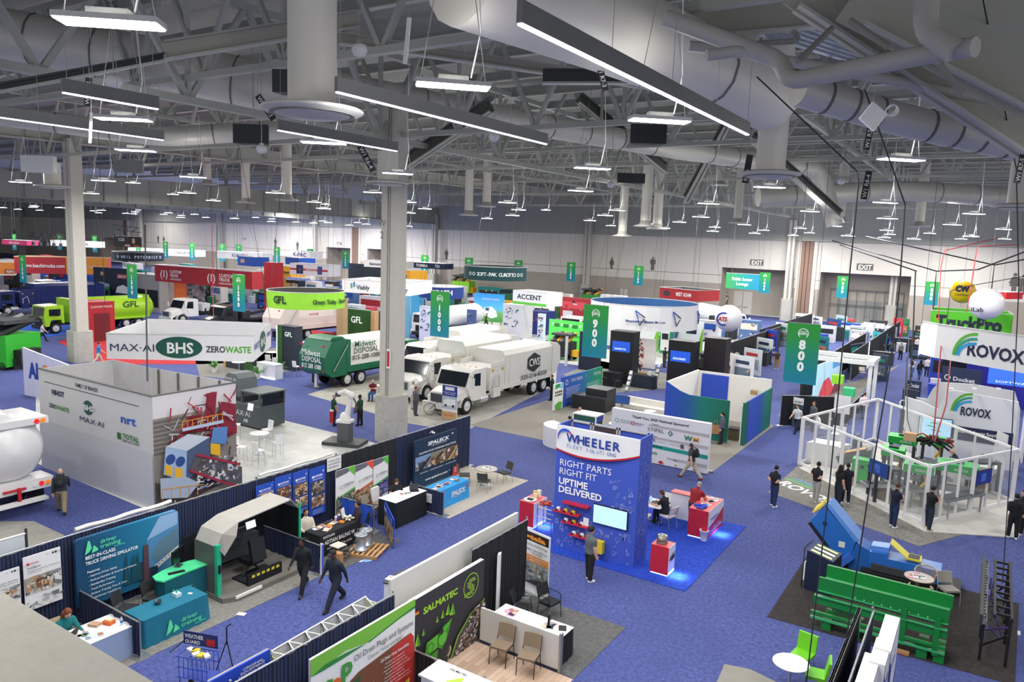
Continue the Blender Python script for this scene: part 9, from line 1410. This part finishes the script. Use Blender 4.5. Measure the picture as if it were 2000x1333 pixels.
for px,py,w,h,c,l in((1826,786,1,1.3,'2A48C0','blue and white podium in front of the royal blue stand'),(1838,770,1.6,1.1,'E4E6F0','white counter in the royal blue stand'),(1948,806,1.6,1.1,'E4E2F0','white counter in the deep blue stand'),(1802,812,1.2,.8,'1E2420','dark table with small items behind the cell')):bxs(l,px,py,w,.7,h,c)
small('spare_white_panel','white partition panels right of the branded wall','panel',MB().box(0,0,0,.08,3,2.6,WHITE),g(1993,905))
for px,py,w,h,c,l in((150,628,3,3.4,'1E2638','left of two dark trucks posters behind the lime green truck'),(225,624,3.4,3.4,'1E2A48','poster wall lettered LEACH behind the lime green truck')):pass
wl('dark poster wall with truck pictures lettered LEACH above the lime green truck',185,600,262,606,5.2,'1C2840',lambda P:(P.disc(.22,.85,.05,M('C8A080')),P.rect(.6,.75,.85,.86,M('B02834')),P.txt('LEACH',.62,.77,.07,WHITE,.03,w=.2),P.poly([(.55,.4),(.6,.55),(.75,.6),(.95,.5),(.95,.38)],M('E4E4E4')),P.poly([(.08,.4),(.15,.65),(.4,.6),(.4,.4)],M('9AB0CC'))))
wl('orange stand wall behind the white hooded truck',325,608,365,612,5.5,'E8743A');wl('photo wall of machinery behind the black chassis truck',366,612,400,615,5.0,'8A8488',lambda P:P.scatter(0,0,1,.9,50,PHW+PHD,(.03,.08),4));bxs('red swoosh tower between the yellow and red signs',535,610,2.6,1,6.5,'C02834','sign_pillar');bxs('pale silver trailer box with an open dark rear',305,606,6.5,3,4.6,'A8A6A4','trailer',extra=lambda q,w,d,h:q.box(-w*.3,-d/2-.02,.6,w*.45,-d/2,h*.6,INK))
bxs('light blue angular sail shaped display left of the 1000 banner',795,640,4.2,1,5.2,'4AA8D8','display_wall');wl('sea coast photo wall behind the middle column',770,655,800,660,5,'7AB8DC');wl('black glossy wall lettered under the Balemaster sign',680,575,775,585,5.5,'1E2630')
rnd=random.Random(21);FC=['1E50B0','E4E4E6','2A2C34','A82A34','E8E2D8','3A7A4A','D8D8E4','C8CCD4','1A2440','8A8E94','E0A830','5A7AB0','D84A5A','F0F0F2','2A8A8A','30343A']
FN={'1E50B0':'blue','E4E4E6':'white','2A2C34':'black','A82A34':'red','E8E2D8':'cream','3A7A4A':'green','D8D8E4':'pale lilac','C8CCD4':'light grey','1A2440':'navy','8A8E94':'grey','E0A830':'yellow','5A7AB0':'steel blue','D84A5A':'coral','F0F0F2':'bright white','2A8A8A':'teal','30343A':'charcoal'}
bpy.context.view_layer.update();OCC=[]
for t in COL.objects:
 if t.parent or 'category' not in t or t['category']in('carpet',):continue
 lo=[1e9]*3;hi=[-1e9]*3
 for c_ in[t]+list(t.children_recursive):
  if c_.type=='MESH':
   for v in c_.bound_box:
    w_=c_.matrix_world@Vector(v)
    for k in range(3):lo[k]=min(lo[k],w_[k]);hi[k]=max(hi[k],w_[k])
 if lo[2]<3.5 and hi[0]-lo[0]<20:OCC.append((lo[0],lo[1],hi[0],hi[1]))
def hit(a,b,c,d):return any(a<q[2]and c>q[0]and b<q[3]and d>q[1]for q in OCC)
def far(n,x0,x1,f0,f1,hs,where,ws=(1.6,5)):
 for i in range(n*2):
  px=x0+(x1-x0)*(i*.5+rnd.random())/n;py=rnd.uniform(f0(px),f1(px));c,c2,c3=rnd.choice(FC),rnd.choice(FC),rnd.choice(FC);w,h=rnd.uniform(*ws),rnd.uniform(*hs);p=g(px,py)
  if p.y>112 or hit(p.x-w/2,p.y-1.6,p.x+w/2,p.y+.6):continue
  OCC.append((p.x-w/2,p.y-1.6,p.x+w/2,p.y+.6))
  lb='small %s stand, %s header, %s lower panel, %s'%(FN[c],FN[c2],FN[c3],where);o=thing('exhibit_stand',lb,'stand',p,0,'stands '+where);MB().box(-w/2,-.6,0,w/2,.6,h,M(c,.6,v=.08,sc=1)).obj('stand_body',o)
  q=MB();P=Panel(q,(-w/2,-.61,0),XS,w,h);P.rect(.08,.55,.92,.85,M(c2,v=0));P.rect(.1,.12,.45,.45,M(c3,v=0));P.scatter(.1,.1,.9,.9,8,[M(c_,v=0)for c_ in FC],(.03,.07),i);q.obj('front_print',o)
  if rnd.random()<.6:q=MB();q.box(-w*.3,-1.6,0,w*.2,-1.0,1.0,M(rnd.choice(FC)));q.obj('counter',o)
base_y=lambda px:548+px*.062
far(60,-10,560,lambda x:base_y(x)-4,lambda x:base_y(x)+22,(2.2,5),'in the far left field');far(34,480,820,lambda x:base_y(x),lambda x:base_y(x)+24,(2,3.8),'behind the round lime sign');far(40,800,1290,lambda x:base_y(x)-6,lambda x:base_y(x)+18,(1.8,3.4),'in the far centre');far(14,1290,1480,lambda x:645,lambda x:668,(1.4,2.6),'near the lounge bay');far(26,1560,1800,lambda x:622+(x-1560)*.1,lambda x:660+(x-1560)*.15,(1.2,2.5),'in the far right rows',(1.2,2.6))
far(16,640,760,lambda x:600,lambda x:640,(1.6,3),'beside the middle column')
# ================================================================== PEOPLE FARTHER OFF
PP="""1510,990|60|behind|14161C|23325A|l|short,k|F0F0F0|person in a black tee with hands clasped behind, alone on the aisle
1592,981|60|behind|16181C|A8A49C|l|short,k|D8D4CC|person in a black tee and pale grey trousers on the white logo
1635,988|50|stand|14161C|1B2436|l|long,k|222222|person with long black hair in a black tee outside the cell
1650,984|120|stand|161C2A|1B2436|l|short,k|E8E8E8|person in a navy tee beside the long-haired person outside the cell
1743,1030|55|phone|131A2E|1F2E4E|l|short,b|F0F0F0|person in a navy tee and jeans watching the cell at the navy screen
1812,1035|45|wide|121316|1F2A3E|l|short,k|A89878|person in a black tee with feet apart watching the cell corner
1976,1052|100|behind|17181B|16171A|l|short,k|ECECEC|person in a black hooded jacket holding a phone behind the back
1991,1044|215|stand|15161A|16171A|l|short,k|ECECEC|person in black facing the hooded person at the right edge
1555,846|250|walk|E4E2E0|1E2638|l|short,k|18181A|person in a white shirt and dark trousers walking past the swan chairs
1586,842|235|stand|5E6066|30364A|l|short,r|18181A|bearded person in a grey blazer beside the swan chairs
1684,818|80|walk|E0CDD6|3A4658|l|short,b|202020|person in a pink shirt walking away with a dark bag
652,832|70|stand|14402E|17181B|m|short,g|18181A|person in a dark green polo left of the robot arm
703,832|190|stand|14402E|17181B|d|short,k|18181A|person in a dark green polo right of the robot arm
811,812|75|stand|5C5E64|4A4C54|l|short,r|2A2A2C|person with reddish hair in a grey suit facing the white trucks
806,800|80|stand|DAD8D4|C8C0B4|l|short,g|2A2A2C|person with white hair in a pale shirt beside the white truck front
1077,783|200|stand|143E30|1E2026|l|short,r|1A1A1C|person in a dark green jacket standing at the leafy poster
83,668|70|walk|D8CCD0|22242A|l|short,k|18181A|person in a pale shirt walking near the lime green truck cab
193,712|75|walk|3A7AC0|C8BEA8|l|short,b|B8A890|person in a sky blue polo and khaki trousers right of the left column
608,693|-60|stand|7A7C80|22242C|l|short,b|18181A|left of three people in jackets beside the lime sign stand
617,692|-90|stand|1E2436|2A3A5A|l|short,k|18181A|middle of three people in jackets beside the lime sign stand
625,694|-120|stand|5A5C60|3A4A6A|l|short,k|18181A|right of three people in jackets beside the lime sign stand
949,640|30|walk|4A463E|1E2022|l|short,b|18181A|person in brown walking before the large video wall
960,662|-80|stand|E0603A|1E2022|l|short,r|18181A|person in a bright orange shirt on the aisle by the video wall
977,663|-80|stand|8A90A8|2A3A6A|l|short,g|3A3A3C|person in a grey-blue shirt and jeans beside the one in orange
985,645|100|lean|C8C0B0|2E3A5A|l|short,k|18181A|person bending at the white kiosk
990,648|90|stand|BEB8AC|2A3450|l|short,k|18181A|person standing right of the one bending at the kiosk
1275,676|-30|stand|1E2638|22242A|l|short,b|18181A|left of two people in the white and green pavilion
1284,684|-60|cross|1C1E22|3A3C40|l|short,g|18181A|right of two people in the white and green pavilion
1243,726|20|walk|4A2A30|2A2026|l|short,k|D8D4D0|person in dark maroon with a bag walking past the black tower
1297,718|70|stand|23252A|4A4A3E|l|short,k|18181A|person in black standing left of the lit black tower
1503,712|-10|lean|3A5AA8|3A3C3A|l|bald,k|18181A|person in a blue shirt bending at a low podium
1516,722|90|stand|3A3630|A07A4A|l|short,k|E4E4E4|person in brown shirt and tan shorts by the low blue podium
1780,737|70|walk|E4E4E6|4A6A9A|l|short,k|30303A|person in a white shirt with a rucksack walking away down the far aisle
1795,742|75|walk|1E2028|2E4A7A|l|long,k|18181A|person with long black hair walking away down the far aisle
1809,736|80|stand|EAE6E4|2E3A5A|l|short,b|30303A|person in a white shirt near the royal blue stand
1768,807|75|walk|DCDCE2|3A3A40|l|short,b|18181A|person in a white shirt walking away behind the cell
1722,690|30|stand|2A4CC0|1E2A5A|l|short,b|18181A|left of two people in royal blue shirts at the far right rows
1735,688|200|stand|2A4CC0|1E2A5A|l|short,k|18181A|right of two people in royal blue shirts at the far right rows
1741,698|60|stand|6A7A74|30343A|l|short,g|18181A|person in grey-green at the dark high table in the right rows
1758,703|130|stand|6E7468|1E1E20|l|short,g|18181A|person in a grey jacket right of the dark high table
1728,650|-60|stand|17181C|17181C|l|bald,k|18181A|person in a black suit near the glazed bay
1615,722|0|type|E4E2E4|3A3C40|l|short,k|18181A|left of two seated people behind the 800 banner
1634,716|180|type|D8D4DC|3A3C40|l|short,y|18181A|right of two seated people behind the 800 banner
1895,735|90|stand|6A6466|2A2C34|l|cap,k|18181A|person in a grey hooded top in the deep blue stand
1790,690|100|stand|E0D4D0|1E2A4A|l|short,k|18181A|person in a pale shirt by the dark rows left of the white sign
1957,795|-80|type|E8E6E2|30343A|l|short,k|18181A|person in white seated above the branded wall""".split('\n')
for t in PP:
 pos,hd,pose,top,bot,sk,hr,sh,l=t.split('|');x,y=map(float,pos.split(','));long_=any(k in l for k in('white shirt walking away','suit','jacket','hooded','blazer','pink shirt','far aisle','grey-green','pale shirt'))
 o=person((x,y),float(hd),pose,top,bot,l,sk,tuple(hr.split(',')),sh,female='long' in hr,sleeve=1 if long_ else.3)
 if 'with a rucksack' in l:backpack(o,'2A2620','dark rucksack on the person in a white shirt in the far aisle')
for x,y,d,l in((729,782,0,'person in a maroon shirt and jeans seated in a folding chair by the green truck'),(786,778,20,'person in a maroon shirt seated right of the middle column'),(17,706,60,'left of three seated people in black at the left edge'),(31,704,-60,'middle of three seated people in black at the left edge'),(55,710,170,'right of three seated people in black at the left edge')):
 m='maroon' in l;p=g(x,y);person((p.x,p.y,0),-70+d if m else d,'sit','6A1A2A' if m else '1C1E22','3A5A8A' if m else '23252A',l,'l',('bald','k')if 'jeans' in l else('short','b'),'shoe' and '2A2A2C');stack_chair((p.x,p.y+.05,0),R(-160+d if m else d-90),'folding chair under the '+l.split(' seated')[0],'D8D4CC' if m else '2A2C30')
for x,y,l in((750,778,'white table beside the seated person in maroon and jeans'),(30,720,'dark table among the seated people in black')):bxs(l,x,y,1.4,.7,.75,'E4E4E4' if 'white' in l else '1E2024','table')
p=g(1408,604-0);o=thing('standing_figure','person in dark clothes standing on top of the white tank truck','person',(0,0,0))if 0 else None
pt=[q for q in COL.objects if q.get('label','').startswith('white tank truck behind the white badge')][0].location;person((pt.x-2.2,pt.y+2.2,3.3),200,'stand','3A3A3C','2A2C30','person in dark clothes standing on top of the white tank truck',hair=('short','k'))
small('dark_bag','dark bag carried by the person in a pink shirt','bag',MB().box(-.18,-.08,.35,.18,.08,.75,M('26262A')).tube([(-.08,0,.75),(0,0,.92),(.08,0,.75)],.015,INK,5),g(1672,818))
small('red_bag','red and white bag held by the left person in a green polo','bag',MB().box(-.12,-.06,.2,.12,.06,.85,RED).box(-.12,-.06,.85,.12,.06,.95,WHITE),g(648,833))
def prt(P):P.rect(0,0,1,1,M('ECECEE'));P.rect(0,.68,1,1,M('2A3A9A'));P.txt('BUILT TO FIT',.1,.78,.03,WHITE,.02,w=.8);P.txt('YOUR NEEDS',.15,.73,.03,WHITE,.02,w=.7);P.rect(.2,.86,.8,.96,WHITE);P.rect(0,.3,1,.68,M('B8C0CC'));P.poly([(.1,.4),(.1,.55),(.35,.6),(.9,.6),(.9,.42)],M('EDEDED'));P.disc(.25,.4,.04,INK,12,1);P.disc(.75,.4,.04,INK,12,1);P.rect(0,0,1,.22,M('C8A070'));P.txt('TRUCK & BODY',.15,.1,.03,RED,.02,w=.7)
banner2('roll_up_banner','roll-up banner reading BUILT TO FIT YOUR NEEDS before the hexagon marked truck',(863,818),(892,823),2.05,prt);banner2('roll_up_banner','blue and white roll-up banner half hidden behind the middle column',(768,775),(786,778),2.0,prt)
q=thing('display_bicycle','black spoked wheels of a small cart in front of the hexagon marked truck','cart',g(852,812),R(30));[MB().tube([(x+.36*cos(R(a)),0,.38+.36*sin(R(a)))for a in range(0,361,20)],.018,BLACK,5).obj('wheel',q)for x in(-.4,.35)];MB().tube([(-.4,0,.38),(0,0,.75),(.35,0,.38),(-.1,0,.4),(0,0,.75),(.2,0,.95)],.02,BLACK,5).obj('frame',q)
for px,py,s_,l in((1662,1000,.12,'left white scrap of tape on the aisle before the cell'),(1678,1003,.12,'right white scrap of tape on the aisle before the cell'),(745,790,.2,'white paper on the concrete beside the middle column')):small('floor_tape',l,'paper',MB().box(-s_*1.4,-s_*.6,.001,s_*1.4,s_*.6,.01,WHITE),g(px,py))
